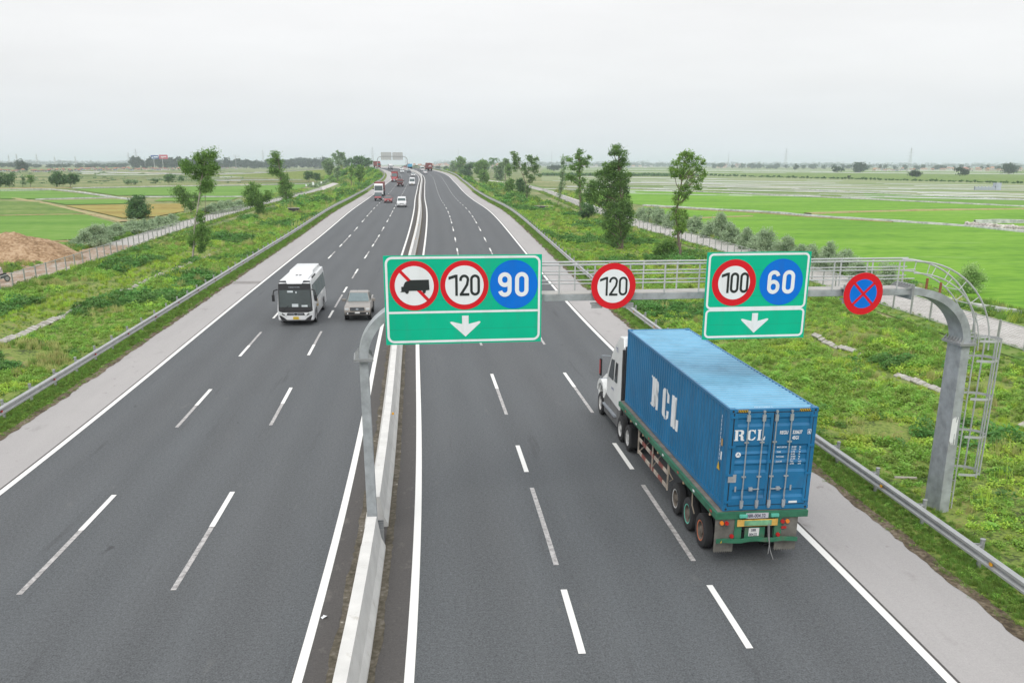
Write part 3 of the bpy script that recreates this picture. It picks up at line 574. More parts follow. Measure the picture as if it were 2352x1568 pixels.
for x, z, hz in ((18.13, 5.82, 1), (-.10, 5.82, 1), (16.08, 7.44, 0), (1.95, 7.44, 0)):
    m = MB()
    if hz:
        m.box(x - .27, x + .27, -.50, .50, z - .035, z - .004); m.box(x - .27, x + .27, -.50, .50, z + .004, z + .035)
        for i in range(7):
            y = -.45 + i * .15
            for s_ in (-1, 1): m.add([(x + s_ * .14, y, z + .035), (x + s_ * .26, y, z + .035), (x + s_ * .14, y, z + .20), (x + s_ * .14, y + .015, z + .035), (x + s_ * .26, y + .015, z + .035), (x + s_ * .14, y + .015, z + .20)], [(0, 1, 2), (3, 5, 4), (0, 3, 4, 1), (1, 4, 5, 2)])
    else:
        m.box(x - .035, x - .004, -.48, .48, z - .22, z + .22); m.box(x + .004, x + .035, -.48, .48, z - .22, z + .22)
        for i in range(7):
            y = -.45 + i * .15; m.add([(x - .035, y, z + .1), (x - .22, y, z + .1), (x - .035, y, z + .22), (x - .035, y + .015, z + .1), (x - .22, y + .015, z + .1), (x - .035, y + .015, z + .22)], [(0, 1, 2), (3, 5, 4), (0, 3, 4, 1), (1, 4, 5, 2)])
    m.build('flange', M_galv, g)
mb = MB().box(-.34, .26, -.46, .46, .10, .32)
for i in range(5): mb.box(.06, .26, -.42 + i * .19, -.40 + i * .19, .32, .75)
mb.build('base_plate', M_galv, g)
for y in (-.40, .40):
    m = MB(); x1 = 16.1 if y < 0 else 16.3
    for z in (8.345, 8.09, 7.83): m.path([(1.9, y, z), (6.7, y, z), (11, y, z), (x1, y, z)], .026 if z > 8.3 else .019, 6)
    x = 2.35 if y < 0 else 1.95
    k = 0
    hr = m.build('handrail', M_rail, g, smooth=True)
    while x <= x1 + .01:
        MB().tube((x, y, 7.53), (x, y, 8.345), .024, n=6).build('baluster', M_rail, hr); x += 1.018
for rx, rz, r_ in ((2.80, 2.70, .026), (2.45, 2.36, .021)):
    for y in (-.36, .36):
        m = MB()
        for sg, cx in ((1, 16.1), (-1, 1.93)):
            if sg < 0: continue
            m.path([(cx + sg * rx * math.cos(a), y, 5.62 + rz * math.sin(a)) for a in np.linspace(0, math.pi / 2, 16)], r_, 6)
        m.build('bow_rail', M_rail, g, smooth=True)
for a in np.linspace(.15, 1.4, 6):
    m = MB()
    for y in (-.36, .36): m.tube((16.1 + 2.80 * math.cos(a), y, 5.62 + 2.70 * math.sin(a)), (16.1 + 2.45 * math.cos(a), y, 5.62 + 2.36 * math.sin(a)), .014, n=5)
    if a < 1.0: m.tube((16.1 + 2.45 * math.cos(a), -.36, 5.62 + 2.36 * math.sin(a)), (16.1 + 2.45 * math.cos(a), .36, 5.62 + 2.36 * math.sin(a)), .014, n=5)
    m.build('strut', M_rail, g)
for a in (1.35, 1.12): MB().box(16.1 + 2.1 * math.cos(a), 16.1 + 2.1 * math.cos(a) + .05, -.34, -.28, 5.84 + 1.7 * math.sin(a), 5.84 + 1.7 * math.sin(a) + .32).build('bracket', M_rust, g)
lad = MB()
for y in (-.2, .2): lad.path([(18.62, y, .35), (18.58, y, 3), (18.55, y, 6.1)], .024, 6)
lo = lad.build('ladder', M_rail, g, smooth=True)
for i in range(15): MB().tube((18.62 - i * .005, -.2, .55 + i * .38), (18.62 - i * .005, .2, .55 + i * .38), .011, n=5).build('rung', M_rail, lo)
cg = MB()
for a in (-70, -30, 10, 50): cg.box(18.95 + .50 * math.cos(R(a)) - .012, 18.95 + .50 * math.cos(R(a)) + .012, .50 * math.sin(R(a)) - .026, .50 * math.sin(R(a)) + .026, 1.5, 5.95)
co_ = cg.build('cage', M_rail, g)
for z in (1.6, 2.85, 4.08, 5.28, 5.9):
    pts = [(18.57, -.36)] + [(18.95 + .50 * math.cos(R(a)), .50 * math.sin(R(a))) for a in range(-90, 91, 15)] + [(18.57, .36)]
    m = MB(); V = [(x, y, z + q) for (x, y) in pts for q in (-.04, .04)]; m.add(V, [(2*i, 2*i+1, 2*i+3, 2*i+2) for i in range(len(pts) - 1)])
    V2 = [(x + .007, y * .985, z + q) for (x, y) in pts for q in (-.04, .04)]; m.add(V2, [(2*i, 2*i+2, 2*i+3, 2*i+1) for i in range(len(pts) - 1)]); m.build('cage_hoop', M_rail, co_)
for z in (.5, 2.85, 5.3): MB().box(18.3, 18.6, -.03, .03, z - .02, z + .02).build('ladder_stay', M_rail, g)
M_smear = mat('white_smear', (.75, .76, .76), .8, var=.05)
sm = MB(); random.seed(5)
for i in range(9): x = 18.165 - .0; y = -.425 + .0; a = random.random() * .8; sm.add([(18.02 + i * .022, -.436, 3.0 - a * .5), (18.045 + i * .022, -.436, 3.0 - a * .5), (18.045 + i * .022, -.434, 3.35 + a * .25), (18.02 + i * .022, -.434, 3.35 + a * .25)], [(0, 1, 2, 3)])
sm.build('paint_smear', M_smear, g)
# ================================================================ signs
def retro(name, col, var=.05): return mat(name, col, .5, var=var, vscale=.9, spec=.2)
M_sgreen = retro('sign_green', (.0, .47, .27)); M_swhite = retro('sign_white', (.80, .83, .85), .02); M_sred = retro('sign_red', (.66, .012, .022)); M_sblue = retro('sign_blue', (.0, .165, .68)); M_sblack = mat('sign_black', (.012, .018, .018), .5, var=0)
M_sback = mat('sign_back', (.40, .41, .41), .5, metal=.4, var=.08)
for m_, c_ in ((M_sgreen, (.03, .34, .22)), (M_swhite, (.60, .60, .58)), (M_sblue, (.02, .13, .50)), (M_sred, (.46, .03, .03))): weather_or_glint(m_, c_, 1.1, .50, .75, .45, (2.2, 1, .35))
def board(lab, x0, x1, z0, z1, w):
    cx, cz = (x0 + x1) / 2, (z0 + z1) / 2; t = thing('direction_sign', lab, 'road sign', M=GM @ Matrix.Translation((cx, -.64, cz)))
    W, H = x1 - x0, z1 - z0; MB().box(-W/2, W/2, -.02, .02, -H/2, H/2).build('panel', M_sgreen, t)
    m = MB()
    for zz in (-.35 * H, 0, .28 * H): m.box(-W/2 + .1, W/2 - .1, .02, .07, zz - .03, zz + .03)
    m.build('back_rail', M_sback, t)
    sm_ = MB()
    for zz in (-.33 * H, .0, .3 * H): sm_.box(-W/2 + .003, W/2 - .003, -.0208, -.0195, zz - .003, zz + .003)
    sm_.build('panel_joint', mat('joint_green', (.0, .24, .14), .6, var=0), t)
    for xx in (-W * .3, W * .3): MB().box(xx - .05, xx + .05, .07, .26, -H/2 + .3, .15).build('bracket', M_galv, t)
    return t, W, H
fl = lambda k: (lambda x, z: (x, -.0205 - .005 * k, z))
def ringdisc(par, cx, cz, r, txt=None, dw=0, dh=0, dt=0, col='red', xs=None, name='speed_limit_disc', inner=.795):
    m = MB(); disc(cx, cz, r, m, fl(1)); d = m.build(name, M_sred if col == 'red' else M_sblue, par)
    if col == 'red': m = MB(); disc(cx, cz, r * inner, m, fl(2)); m.build('disc_face', M_swhite, d)
    if txt:
        for c, x in zip(txt, xs): m = MB(); digit(c, cx + x, cz - dh / 2, dw, dh, dt, m, fl(3)); m.build('numeral', M_sblack if col == 'red' else M_swhite, d)
    return d
def arrow(par, cx, z1_, s):                                         # down arrow, s = total height
    m = MB(); w = s * .155
    m.prism([(cx - w, z1_), (cx + w, z1_), (cx + w, z1_ - s * .40), (cx + s * .66, z1_ - s * .275), (cx + s * .73, z1_ - s * .30), (cx + s * .70, z1_ - s * .36), (cx, z1_ - s), (cx - s * .70, z1_ - s * .36), (cx - s * .73, z1_ - s * .30), (cx - s * .66, z1_ - s * .275), (cx - w, z1_ - s * .40)], lambda x, z: (x, -.026, z), lambda x, z: (x, -.022, z)); m.build('down_arrow', M_swhite, par)
# sign over lanes 1 and 2
t, W, H = board('wide green overhead sign over the left lane with the truck ban, 120 and 90 discs', .54, 4.86, 6.27, 8.67, 4.3)
m = MB(); ribbon(rrect(-W/2 + .07, W/2 - .07, -H/2 + .075, H/2 - .06, .16), .062, True, m, fl(1)); m.build('border', M_swhite, t)
zd = H/2 - H * .635; m = MB(); m.add([fl(1)(x, z) for x, z in ((-W/2 + .10, zd - .03), (W/2 - .10, zd - .03), (W/2 - .10, zd + .03), (-W/2 + .10, zd + .03))], [(0, 1, 2, 3)]); m.build('divider', M_swhite, t)
zc = H/2 - .335 * H; r = .663
xs_ = [W * (.188 - .5), W * (.504 - .5), W * (.820 - .5)]
d = ringdisc(t, xs_[0], zc, r, name='truck_ban_disc')
m = MB(); cx = xs_[0]; k = .663 * .83; m.add([fl(3)(*p) for p in ((cx - k * .735, zc + k * .66), (cx - k * .625, zc + k * .77), (cx + k * .735, zc - k * .66), (cx + k * .625, zc - k * .77))], [(0, 1, 2, 3)]); m.build('slash', M_sred, d)
q = lambda X, Y: ((X - 553) * .00209 + cx, (472 - Y) * .00209 + zc)
tr_ = [(490, 397), (742, 395), (748, 525), (702, 530), (696, 560), (678, 572), (662, 560), (655, 532), (482, 534), (474, 562), (456, 574), (440, 566), (432, 548), (372, 549), (372, 543), (384, 542), (384, 482), (413, 479), (418, 455), (432, 428), (452, 412), (488, 410)]
m = MB(); m.prism([q(*p) for p in tr_][::-1], lambda x, z: (x, -.0415, z), lambda x, z: (x, -.036, z)); m.build('truck_symbol', M_sblack, d)
ringdisc(t, xs_[1], zc, r, '120', .27, .57, .07, 'red', (-.455, -.14, .155)); ringdisc(t, xs_[2], zc, r, '90', .375, .665, .112, 'blue', (-.44, .03))
arrow(t, 0.03, zd - .11, .58)
# sign over lane 3
t, W, H = board('smaller green overhead sign above the blue container with the 100 and 60 discs', 9.585, 12.68, 6.205, 8.67, 3.)
zd = H/2 - H * .647
for a, b in ((zd + .03, H/2 - .06), (-H/2 + .075, zd - .03)): m = MB(); ribbon(rrect(-W/2 + .075, W/2 - .075, a, b, .11), .06, True, m, fl(1)); m.build('border', M_swhite, t)
zc = H/2 - .345 * H; ringdisc(t, W * (.27 - .5), zc, .655, '100', .255, .575, .07, 'red', (-.40, -.115, .175), inner=.72); ringdisc(t, W * (.727 - .5), zc, .655, '60', .37, .665, .108, 'blue', (-.415, .035))
arrow(t, 0.0, zd - .13, .57)
def round_sign(lab, cx, cz, r):
    t = thing('round_sign', lab, 'road sign', M=GM @ Matrix.Translation((cx, -.60, cz)))
    MB().lathe([(0, 0), (r, 0), (r, .02), (0, .02)], (0, -.02, 0), 'y', 48).build('panel', M_sback, t)
    for xx in (-.45, .45):
        m = MB(); m.box(xx - .14, xx + .14, .02, .24, -cz + 7.56, -cz + 7.60); m.box(xx - .14, xx + .14, .0, .24, -cz + 7.25, -cz + 7.29); m.box(xx - .16, xx + .16, .01, .03, -cz + 7.16, -cz + 7.30); m.box(xx - .16, xx + .16, .01, .03, -cz + 7.56, -cz + 7.70); m.build('bracket', M_galv, t)
    return t
t = round_sign('round 120 speed limit sign hanging on the gantry between the two green signs', 6.91, 7.77, .64)
ringdisc(t, 0, 0, .64, '120', .25, .52, .058, 'red', (-.415, -.13, .15), inner=.725)
t = round_sign('round blue no stopping sign with red rim and cross near the gantry right end', 14.42, 7.44, .61)
d = ringdisc(t, 0, 0, .61, name='no_stopping_disc')
for c in list(d.children): bpy.data.objects.remove(c)
m = MB(); disc(0, 0, .42, m, fl(2)); m.build('disc_face', M_sblue, d)
for s_ in (1, -1): m = MB(); ribbon([(-.315, s_ * .315), (.315, -s_ * .315)], .075, False, m, fl(3 if s_ > 0 else 4)); m.build('cross_bar', M_sred, d)
# ================================================================ container truck
CP = Matrix.Translation((5.822, 24.11, 1.919)) @ Matrix.Rotation(.1085, 4, 'Z') @ Matrix.Rotation(.008, 4, 'X')   # rear left bottom corner of the container
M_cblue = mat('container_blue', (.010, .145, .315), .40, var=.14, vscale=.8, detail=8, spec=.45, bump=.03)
M_croof = mat('container_roof_faded_skylit', (.15, .385, .56), .30, var=.12, vscale=1.2, detail=8, spec=.5)  # same blue as the walls; fading plus sky light and sheen put into the colour
weather_or_glint(M_cblue, (.03, .10, .20), 1.5, .58, .74, .55, (1, .6, .5)); weather_or_glint(M_cblue, (.10, .26, .42), 5, .64, .72, .5, (1, .3, 1.6)); weather_or_glint(M_cblue, (.16, .075, .04), 3.2, .70, .75, .8)
weather_or_glint(M_croof, (.07, .22, .36), .8, .52, .72, .6); weather_or_glint(M_croof, (.30, .22, .17), 3, .69, .75, .7)
M_black = mat('rubber_black', (.014, .014, .015), .75, var=.1); M_dark = mat('dark_steel', (.03, .03, .032), .6, var=.2)
M_tyre = mat('tyre', (.022, .022, .023), .85, var=.15); M_lwhite = mat('letter_white', (.74, .76, .78), .6, var=.06, vscale=3)
M_chr = mat('steel_rod', (.42, .46, .50), .35, metal=.5, var=.15, vscale=6)
M_green = mat('trailer_green', (.028, .155, .085), .6, var=.3, vscale=2.2, detail=8); weather_or_glint(M_green, (.10, .085, .06), 2.2, .54, .68, .65); M_ltgreen = mat('lamp_teal', (.10, .45, .34), .5, var=.1)
M_orange = mat('lamp_orange', (.75, .22, .02), .3, var=0); M_lred = mat('lamp_red', (.42, .015, .015), .3, var=0); M_hy = mat('hazard_yellow', (.62, .40, .03), .5, var=.1)
M_flap = mat('mud_flap', (.13, .125, .11), .8, var=.35, vscale=3, detail=7); M_plate = mat('plate_white', (.66, .67, .66), .5, var=.04); M_grey = mat('sticker_grey', (.33, .34, .35), .6, var=.2, vscale=8)
ct = thing('shipping_container', 'long blue corrugated RCL shipping container on the trailer in the right carriageway', 'container', M=CP)
L_, W_, H_c = 12.19, 2.44, 2.9
# frame
m = MB()
for x in (0, W_ - .16):
    for y in (0, L_ - .16): MB().box(x, x + .16, y, y + .16, .12, H_c - .12).build('corner_post', M_cblue, ct, bevel=.012)
m = MB()
for x in (.0, W_ - .06): m.box(x, x + .06, .16, L_ - .16, H_c - .1, H_c - .015); m.box(x, x + .06, .16, L_ - .16, .02, .15)
for y in (0.0, L_ - .1): m.box(.16, W_ - .16, y, y + .1, H_c - .12, H_c - .01); m.box(.16, W_ - .16, y, y + .1, .01, .15)
m.build('rail_frame', M_cblue, ct)
for x in (-.008, W_ - .17):
    for y in (-.008, L_ - .17):
        for z in (0, H_c - .115): cc = MB().box(x, x + .178, y, y + .178, z, z + .118).build('corner_casting', M_cblue, ct, bevel=.012)
for x in (.08, W_ - .08):
    for z in (.06, H_c - .06): MB().lathe([(0, 0), (.032, 0)], (x, -.011, z), 'y', 12).build('casting_hole', M_black, ct)
def corrug(a0, a1, pitch, d, f, mb):                                # trapezoid waves; f(t, depth, k) -> point at edge k
    pts = []; n = int((a1 - a0) / pitch); p = (a1 - a0) / n
    for i in range(n): t = a0 + i * p; pts += [(t, 0), (t + p * .26, 0), (t + p * .5, d), (t + p * .76, d)]
    pts.append((a1, 0)); V = []
    for (t, dd) in pts: V += [f(t, dd, 0), f(t, dd, 1)]
    mb.add(V, [(2*i, 2*i+1, 2*i+3, 2*i+2) for i in range(len(pts) - 1)])
for x, sg, nm in ((.012, 1, 'side_wall'), (W_ - .012, -1, 'side_wall')):
    m = MB(); corrug(.16, L_ - .16, .278, .026, lambda t, d, k: (x + sg * d, t, .15 if k == 0 else H_c - .1), m); m.build(nm, M_cblue, ct)
m = MB(); corrug(.16, W_ - .16, .25, .04, lambda t, d, k: (t, L_ - .02 - d, .15 if k == 0 else H_c - .12), m); m.build('front_wall', M_cblue, ct)
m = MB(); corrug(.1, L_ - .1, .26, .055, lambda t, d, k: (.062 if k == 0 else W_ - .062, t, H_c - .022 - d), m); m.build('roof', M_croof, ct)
MB().box(.16, W_ - .16, .16, L_ - .16, .1, .14).build('floor', M_dark, ct)
# rear doors
bands = [(2.43, 2.64), (1.66, 1.87), (1.41, 1.62), (1.12, 1.34), (.38, .60)]
for x0, x1 in ((.13, 1.205), (1.235, 2.31)):
    d = MB(); ys = [(.17, .0)]
    prof_ = [(.19, 0)]
    for a, b in sorted(bands): prof_ += [(a - .02, 0), (a + .05, .04), (b - .03, .04), (b + .02, 0)]
    prof_.append((2.77, 0)); V = []
    xa, xb = x0 + .09, x1 - .07
    for z, dd in prof_: V += [(xa, -.012 + dd, z), (xb, -.012 + dd, z)]
    d.add(V, [(2*i, 2*i+1, 2*i+3, 2*i+2) for i in range(len(prof_) - 1)])
    d.box(x0, xa, -.02, .03, .17, 2.79); d.box(xb, x1, -.02, .03, .17, 2.79); d.box(xa, xb, -.018, .03, .17, .20); d.box(xa, xb, -.018, .03, 2.75, 2.79)
    dd = d.build('door', M_cblue, ct)
    gk = MB().box(x0 - .025, x1 + .012, -.006, .01, .145, .17).box(x0 - .025, x1 + .012, -.006, .01, 2.79, 2.815).box(x0 - .025 if x0 < 1 else x1, x0 if x0 < 1 else x1 + .025, -.006, .01, .17, 2.79)
    gk.build('gasket', M_black, dd)
    for xr in ((.50, .93) if x0 < 1 else (1.28, 1.70)):
        rd_ = MB().tube((xr, -.055, .10), (xr, -.055, 2.84), .019, n=8)
        rb = rd_.build('lock_rod', M_chr, dd, smooth=True)
        m = MB()
        for z in (.22, 2.66): m.box(xr - .045, xr + .045, -.075, -.02, z - .09, z + .09)
        for z in (1.0, 1.98): m.box(xr - .06, xr + .06, -.068, -.02, z - .02, z + .02)
        m.box(xr - .03, xr + .03, -.07, -.01, 2.80, 2.86); m.box(xr - .03, xr + .03, -.07, -.01, .08, .13); m.build('rod_keeper', M_chr, dd)
    a, b = (.50, .93) if x0 < 1 else (1.28, 1.70)
    MB().box(a + (.16 if x0 < 1 else -.02), b + (.02 if x0 < 1 else -.12), -.095, -.07, .635, .665).box((a + b) / 2 - .05, (a + b) / 2 + .05, -.09, -.03, .60, .70).build('handle', M_chr, dd)
    xx = a if x0 < 1 else b; MB().path([(xx - .02, -.08, .66), (xx - .03, -.09, .5), (xx - .01, -.08, .34)], .018, 6).build('handle_lever', M_chr, dd)
    hx = .30 if x0 < 1 else 1.87; MB().box(hx - .022, hx + .022, -.035, -.012, .57, .72).build('catch', M_chr, dd)
    for z in (.27, 1.05, 1.85, 2.68): hx = .11 if x0 < 1 else W_ - .11; MB().box(hx - .09, hx + .09, -.04, -.005, z - .03, z + .03).build('hinge', M_cblue, dd)
MB().box(1.205, 1.235, -.01, 0, .17, 2.79).build('door_seal', M_black, ct)
MB().box(1.13, 1.24, -.05, -.02, 1.38, 1.47).build('seal_box', M_cblue, ct)
def hazard(x0, x1, z, par):
    mb = MB(); k = MB(); mb.box(x0, x1, -.010, -.004, z - .035, z + .035); mb.build('hazard_tape', M_hy, par); n = 6; p = (x1 - x0) / n
    for i in range(n): a = x0 + i * p; k.add([(a, -.014, z - .035), (a + p * .5, -.014, z - .035), (a + p * .95, -.014, z + .035), (a + p * .45, -.014, z + .035)], [(0, 1, 2, 3)])
    o = k.build('tape_stripes', M_black, par)
hazard(.22, .50, 2.845, ct); hazard(1.92, 2.22, 2.845, ct)
# stencil letters: pieces on a unit box
ST = {'R': [[(0, 0), (.44, 0), (.44, .07), (.37, .1), (.37, .9), (.44, .93), (.44, 1), (0, 1), (0, .93), (.09, .9), (.09, .1), (0, .07)],
            [(.47, .88), (.47, 1), (.74, 1), (.88, .96), (.96, .87), (.96, .65), (.88, .56), (.78, .52), (.90, .44), (.93, .34), (.93, .16), (.97, .1), (1.04, .1), (1.04, .04), (.94, 0), (.78, 0), (.68, .06), (.66, .16), (.66, .36), (.60, .44), (.47, .45), (.47, .56), (.60, .57), (.68, .64), (.68, .82), (.60, .88)]],
      'C': [[(.46, .0), (.46, .12), (.38, .2), (.36, .5), (.38, .8), (.46, .88), (.46, 1), (.28, .96), (.1, .84), (.0, .62), (0, .38), (.1, .16), (.28, .04)],
            [(.50, 1), (.66, .99), (.78, .93), (.84, .99), (.90, .99), (.90, .62), (.84, .62), (.76, .78), (.64, .86), (.50, .89)],
            [(.50, 0), (.70, .02), (.86, .12), (.94, .30), (.86, .33), (.74, .20), (.62, .13), (.50, .11)]],
      'L': [[(0, 0), (.40, 0), (.40, .93), (.5, .93), (.5, 1), (0, 1), (0, .93), (.1, .9), (.1, .1), (0, .07)], [(.44, 0), (.94, 0), (1.0, .36), (.92, .36), (.82, .2), (.66, .1), (.44, .09)]]}
def stencil(ch, x, y, w_, h, par, f, f2):
    m = MB()
    for poly in ST[ch]: m.prism([(x + p[0] * w_, y + p[1] * h) for p in poly], f, f2)
    return m.build('painted_letter', M_lwhite, par)
for c, a, w_ in (('R', .07, .27), ('C', .41, .27), ('L', .71, .22)): stencil(c, a + .14, 2.03, w_, .30, ct, lambda x, z: (x - .06, -.030, z), lambda x, z: (x - .06, -.024, z))
# side letters painted over the corrugation (mapped onto the waves)
SL = {'R': [[(0, 0), (.50, 0), (.50, .44), (.60, .44), (.66, .36), (.66, .10), (.74, 0), (1.04, 0), (1.04, .10), (.97, .12), (.97, .36), (.90, .46), (.80, .51), (.92, .58), (.98, .68), (.98, .84), (.88, .96), (.72, 1), (0, 1), (0, .93), (.10, .9), (.10, .1), (0, .07)]],
      'C': [[(.55, 0), (.55, .13), (.50, .22), (.50, .78), (.55, .87), (.55, 1), (.25, .97), (.06, .84), (0, .6), (0, .4), (.06, .16), (.25, .03)], [(.60, 1), (.80, .98), (.96, .86), (.98, .60), (.72, .60), (.70, .82), (.60, .86)], [(.60, 0), (.78, .02), (.94, .12), (.98, .34), (.74, .34), (.70, .18), (.60, .13)]],
      'L': [[(.02, 0), (.60, 0), (.60, .08), (.55, .12), (.55, .92), (.70, .92), (.70, 1), (.02, 1), (.02, .93), (.1, .9), (.1, .1), (.02, .07)], [(.64, 0), (.98, 0), (1.0, .36), (.78, .36), (.76, .16), (.64, .10)]]}
def side_letter(ch, b0, w_, z0, h):
    m = MB(); nn = int((L_ - .32) / .278); p = (L_ - .32) / nn
    def dep(t):
        q = ((t - .16) / p) % 1; return 0 if q < .26 else (.026 * (q - .26) / .24 if q < .5 else (.026 if q < .76 else .026 * (1 - q) / .24))
    def clip(P, lim, gt):
        out = []
        for i in range(len(P)):
            a, b = P[i - 1], P[i]; ia = a[0] >= lim if gt else a[0] <= lim; ib = b[0] >= lim if gt else b[0] <= lim
            if ia != ib: t = (lim - a[0]) / (b[0] - a[0]); out.append((lim, a[1] + (b[1] - a[1]) * t))
            if ib: out.append(b)
        return out
    for poly in SL[ch]:
        P = [(b0 - x * w_, z0 + y * h) for x, y in poly]; bm = bmesh.new(); bmesh.ops.triangulate(bm, faces=[bm.faces.new([bm.verts.new((0, t, z)) for t, z in P])])
        tris = [[(v.co.y, v.co.z) for v in f.verts] for f in bm.faces]; bm.free()
        for T3 in tris:
            lo, hi = min(q[0] for q in T3), max(q[0] for q in T3); cuts = sorted({lo, hi} | {.16 + p * (i + f) for i in range(nn) for f in (0, .26, .5, .76) if lo < .16 + p * (i + f) < hi})
            for a, b in zip(cuts[:-1], cuts[1:]):
                Q = clip(clip(T3, a, True), b, False)
                if len(Q) > 2: m.add([(.012 + dep(min(max(t, a + 1e-5), b - 1e-5)) - .005, t, z) for t, z in Q], [tuple(range(len(Q)))])
    return m.build('painted_letter', M_lwhite, ct)
side_letter('R', 8.32, .98, .90, 1.06); side_letter('C', 6.83, .86, .88, 1.05); side_letter('L', 5.70, .86, .86, 1.06)
TX = lambda x, z, y=-.034: Matrix.Translation((x, y, z)) @ Matrix.Rotation(math.pi / 2, 4, 'X')
text('REGU', .135, M_lwhite, ct, TX(1.41, 2.19), 'serial_lettering', bold=.004, sx=.68); text('520637', .135, M_lwhite, ct, TX(1.77, 2.19), 'serial_lettering', bold=.004, sx=.66); text('45G1', .135, M_lwhite, ct, TX(1.77, 2.035), 'serial_lettering', bold=.004, sx=.66)
text('4', .115, M_lwhite, ct, TX(2.21, 2.195), 'serial_lettering', bold=.004, sx=.8)
m = MB(); ribbon([(2.195, 2.18), (2.28, 2.18), (2.28, 2.30), (2.195, 2.30)], .012, True, m, lambda x, z: (x, -.034, z)); m.build('serial_box', M_lwhite, ct)
for i, (a, b, c) in enumerate((('MAX GROSS', '32.500', 'kg'), ('', '71.650', 'lb'), ('TARE', '3.700', 'kg'), ('', '8.160', 'lb'), ('PAYLOAD', '28.800', 'kg'), ('', '63.490', 'lb'), ('CU.CAP.', '76.4', 'cu.m'), ('', '2.700', 'cu.ft'))):
    z = 1.80 - i * .068
    if a: text(a, .062, M_lwhite, ct, TX(1.37, z), 'data_lettering', bold=.001, sx=.8)
    text(b, .062, M_lwhite, ct, TX(1.78, z), 'data_lettering', bold=.001, sx=.8); text(c, .062, M_lwhite, ct, TX(2.0, z), 'data_lettering', bold=.001, sx=.8)
text('REGU 520637 4', .11, M_lwhite, ct, Matrix.Translation((.72, .16, H_c - .008)), 'roof_lettering', sx=.7)
m = MB(); disc(.30, 1.63, .075, m, lambda x, z: (x, -.026, z), 20); lg = m.build('round_emblem', M_lwhite, ct)
m = MB(); ribbon([(.262, 1.60), (.30, 1.672), (.338, 1.60)], .012, False, m, lambda x, z: (x, -.031, z)); ribbon([(.27, 1.63), (.33, 1.63)], .010, False, m, lambda x, z: (x, -.031, z)); m.build('emblem_mark', M_cblue, lg)
MB().box(.07, .30, -.026, -.022, .84, 1.07).build('data_plate', M_grey, ct); MB().box(1.86, 2.10, -.026, -.022, .19, .25).build('maker_label', M_lwhite, ct)
m = MB(); [m.box(-.003, .003, .62 - .0, .64, z, z + .09) for z in np.arange(1.3, 2.55, .12)]; m.build('vertical_serial', M_lwhite, ct)
m = MB(); m.add([(-.004, .50, 1.02), (-.004, .76, 1.02), (-.004, .63, 1.27)], [(0, 1, 2)]); m.build('warning_triangle', M_hy, ct)
MB().box(-.004, 0.002, .42, .54, 1.75, 1.95).build('side_sticker', mat('tan_sticker', (.45, .28, .12), .7), ct); MB().box(-.004, 0.002, .42, .52, 1.35, 1.58).build('side_sticker', M_lwhite, ct)
# ---------------------------------------------------------------- trailer
tl = thing('container_trailer', 'green flatbed semi-trailer with red and white side guards carrying the blue container', 'trailer', M=CP @ Matrix.Translation((1.11, 6, -1.66)))
T = lambda a, b, c: (a - 1.11, b - 6, c + 1.66)
def tb(mb, a0, a1, b0, b1, c0, c1): p, q = T(a0, b0, c0), T(a1, b1, c1); return mb.box(p[0], q[0], p[1], q[1], p[2], q[2])
M_deckd = mat('deck_dirt', (.17, .15, .13), .9, var=.3, vscale=2.5, detail=7)
m = MB()
for a in (-.22, 2.34): tb(m, a, a + .08, -.12, 12.35, -.20, -.012)
tb(m, -.14, 2.34, -.12, -.02, -.20, -.012); m.build('side_beam', M_green, tl, bevel=.008)
tb(MB(), -.14, 2.34, -.02, 12.35, -.04, -.008).build('deck', M_deckd, tl)
m = MB()
for a in (.62, 1.48): tb(m, a, a + .12, .0, 12.2, -.52, -.05)
for b in np.arange(.3, 12.2, .75): tb(m, -.14, 2.34, b, b + .08, -.16, -.05)
m.build('chassis_beam', M_dark, tl)
def wheel(par, M, x, y, z, r, wd, sg, rim, cap=None, dual=False, name='wheel'):
    # x = outer face, sg = outward direction
    rr = r * .60; R_ = r
    t = MB().lathe([(rr, -wd), (R_ * .90, -wd), (R_ * .985, -wd * .88), (R_, -wd * .7), (R_, -wd * .3), (R_ * .985, -wd * .12), (R_ * .90, 0), (rr * 1.06, .0), (rr, -.02)] if sg > 0 else [(rr, wd), (R_ * .90, wd), (R_ * .985, wd * .88), (R_, wd * .7), (R_, wd * .3), (R_ * .985, wd * .12), (R_ * .90, 0), (rr * 1.06, .0), (rr, .02)], (x, y, z), 'x', 28)
    if dual: o2 = -sg * (wd + .06); t.lathe([(rr, o2), (R_, o2), (R_, o2 - sg * wd), (rr, o2 - sg * wd)], (x, y, z), 'x', 24)
    w_ = t.build(name, M_tyre, par, smooth=True)
    s_ = -sg; MB().lathe([(rr * 1.0, s_ * .012), (rr * .93, s_ * .02), (rr * .86, s_ * .10), (rr * .45, s_ * .12), (rr * .42, s_ * .03), (rr * .25, s_ * .01), (0, s_ * .01)], (x, y, z), 'x', 24).build('rim', rim, w_, smooth=True)
    if cap is not None: MB().lathe([(rr * 1.02, s_ * .004), (rr * .90, s_ * .012)], (x, y, z), 'x', 24).build('rim_ring', cap, w_)
    return w_
M_rimw = mat('rim_white', (.50, .50, .49), .55, var=.25, vscale=5); M_rimd = mat('rim_dirty', (.13, .11, .09), .8, var=.3, vscale=6); M_rimt = mat('rim_teal', (.12, .50, .38), .6, var=.2, vscale=5); M_rimr = mat('rim_red', (.50, .15, .07), .7, var=.25, vscale=5)
for b, cap in ((1.45, M_rimr), (2.80, M_rimt), (4.15, M_rimw)):
    for sg, a in ((-1, -.12), (1, 2.34)):
        p = T(a, b, -1.15); wheel(tl, None, p[0], p[1], p[2], .515, .27, sg, M_rimd, cap, dual=True)
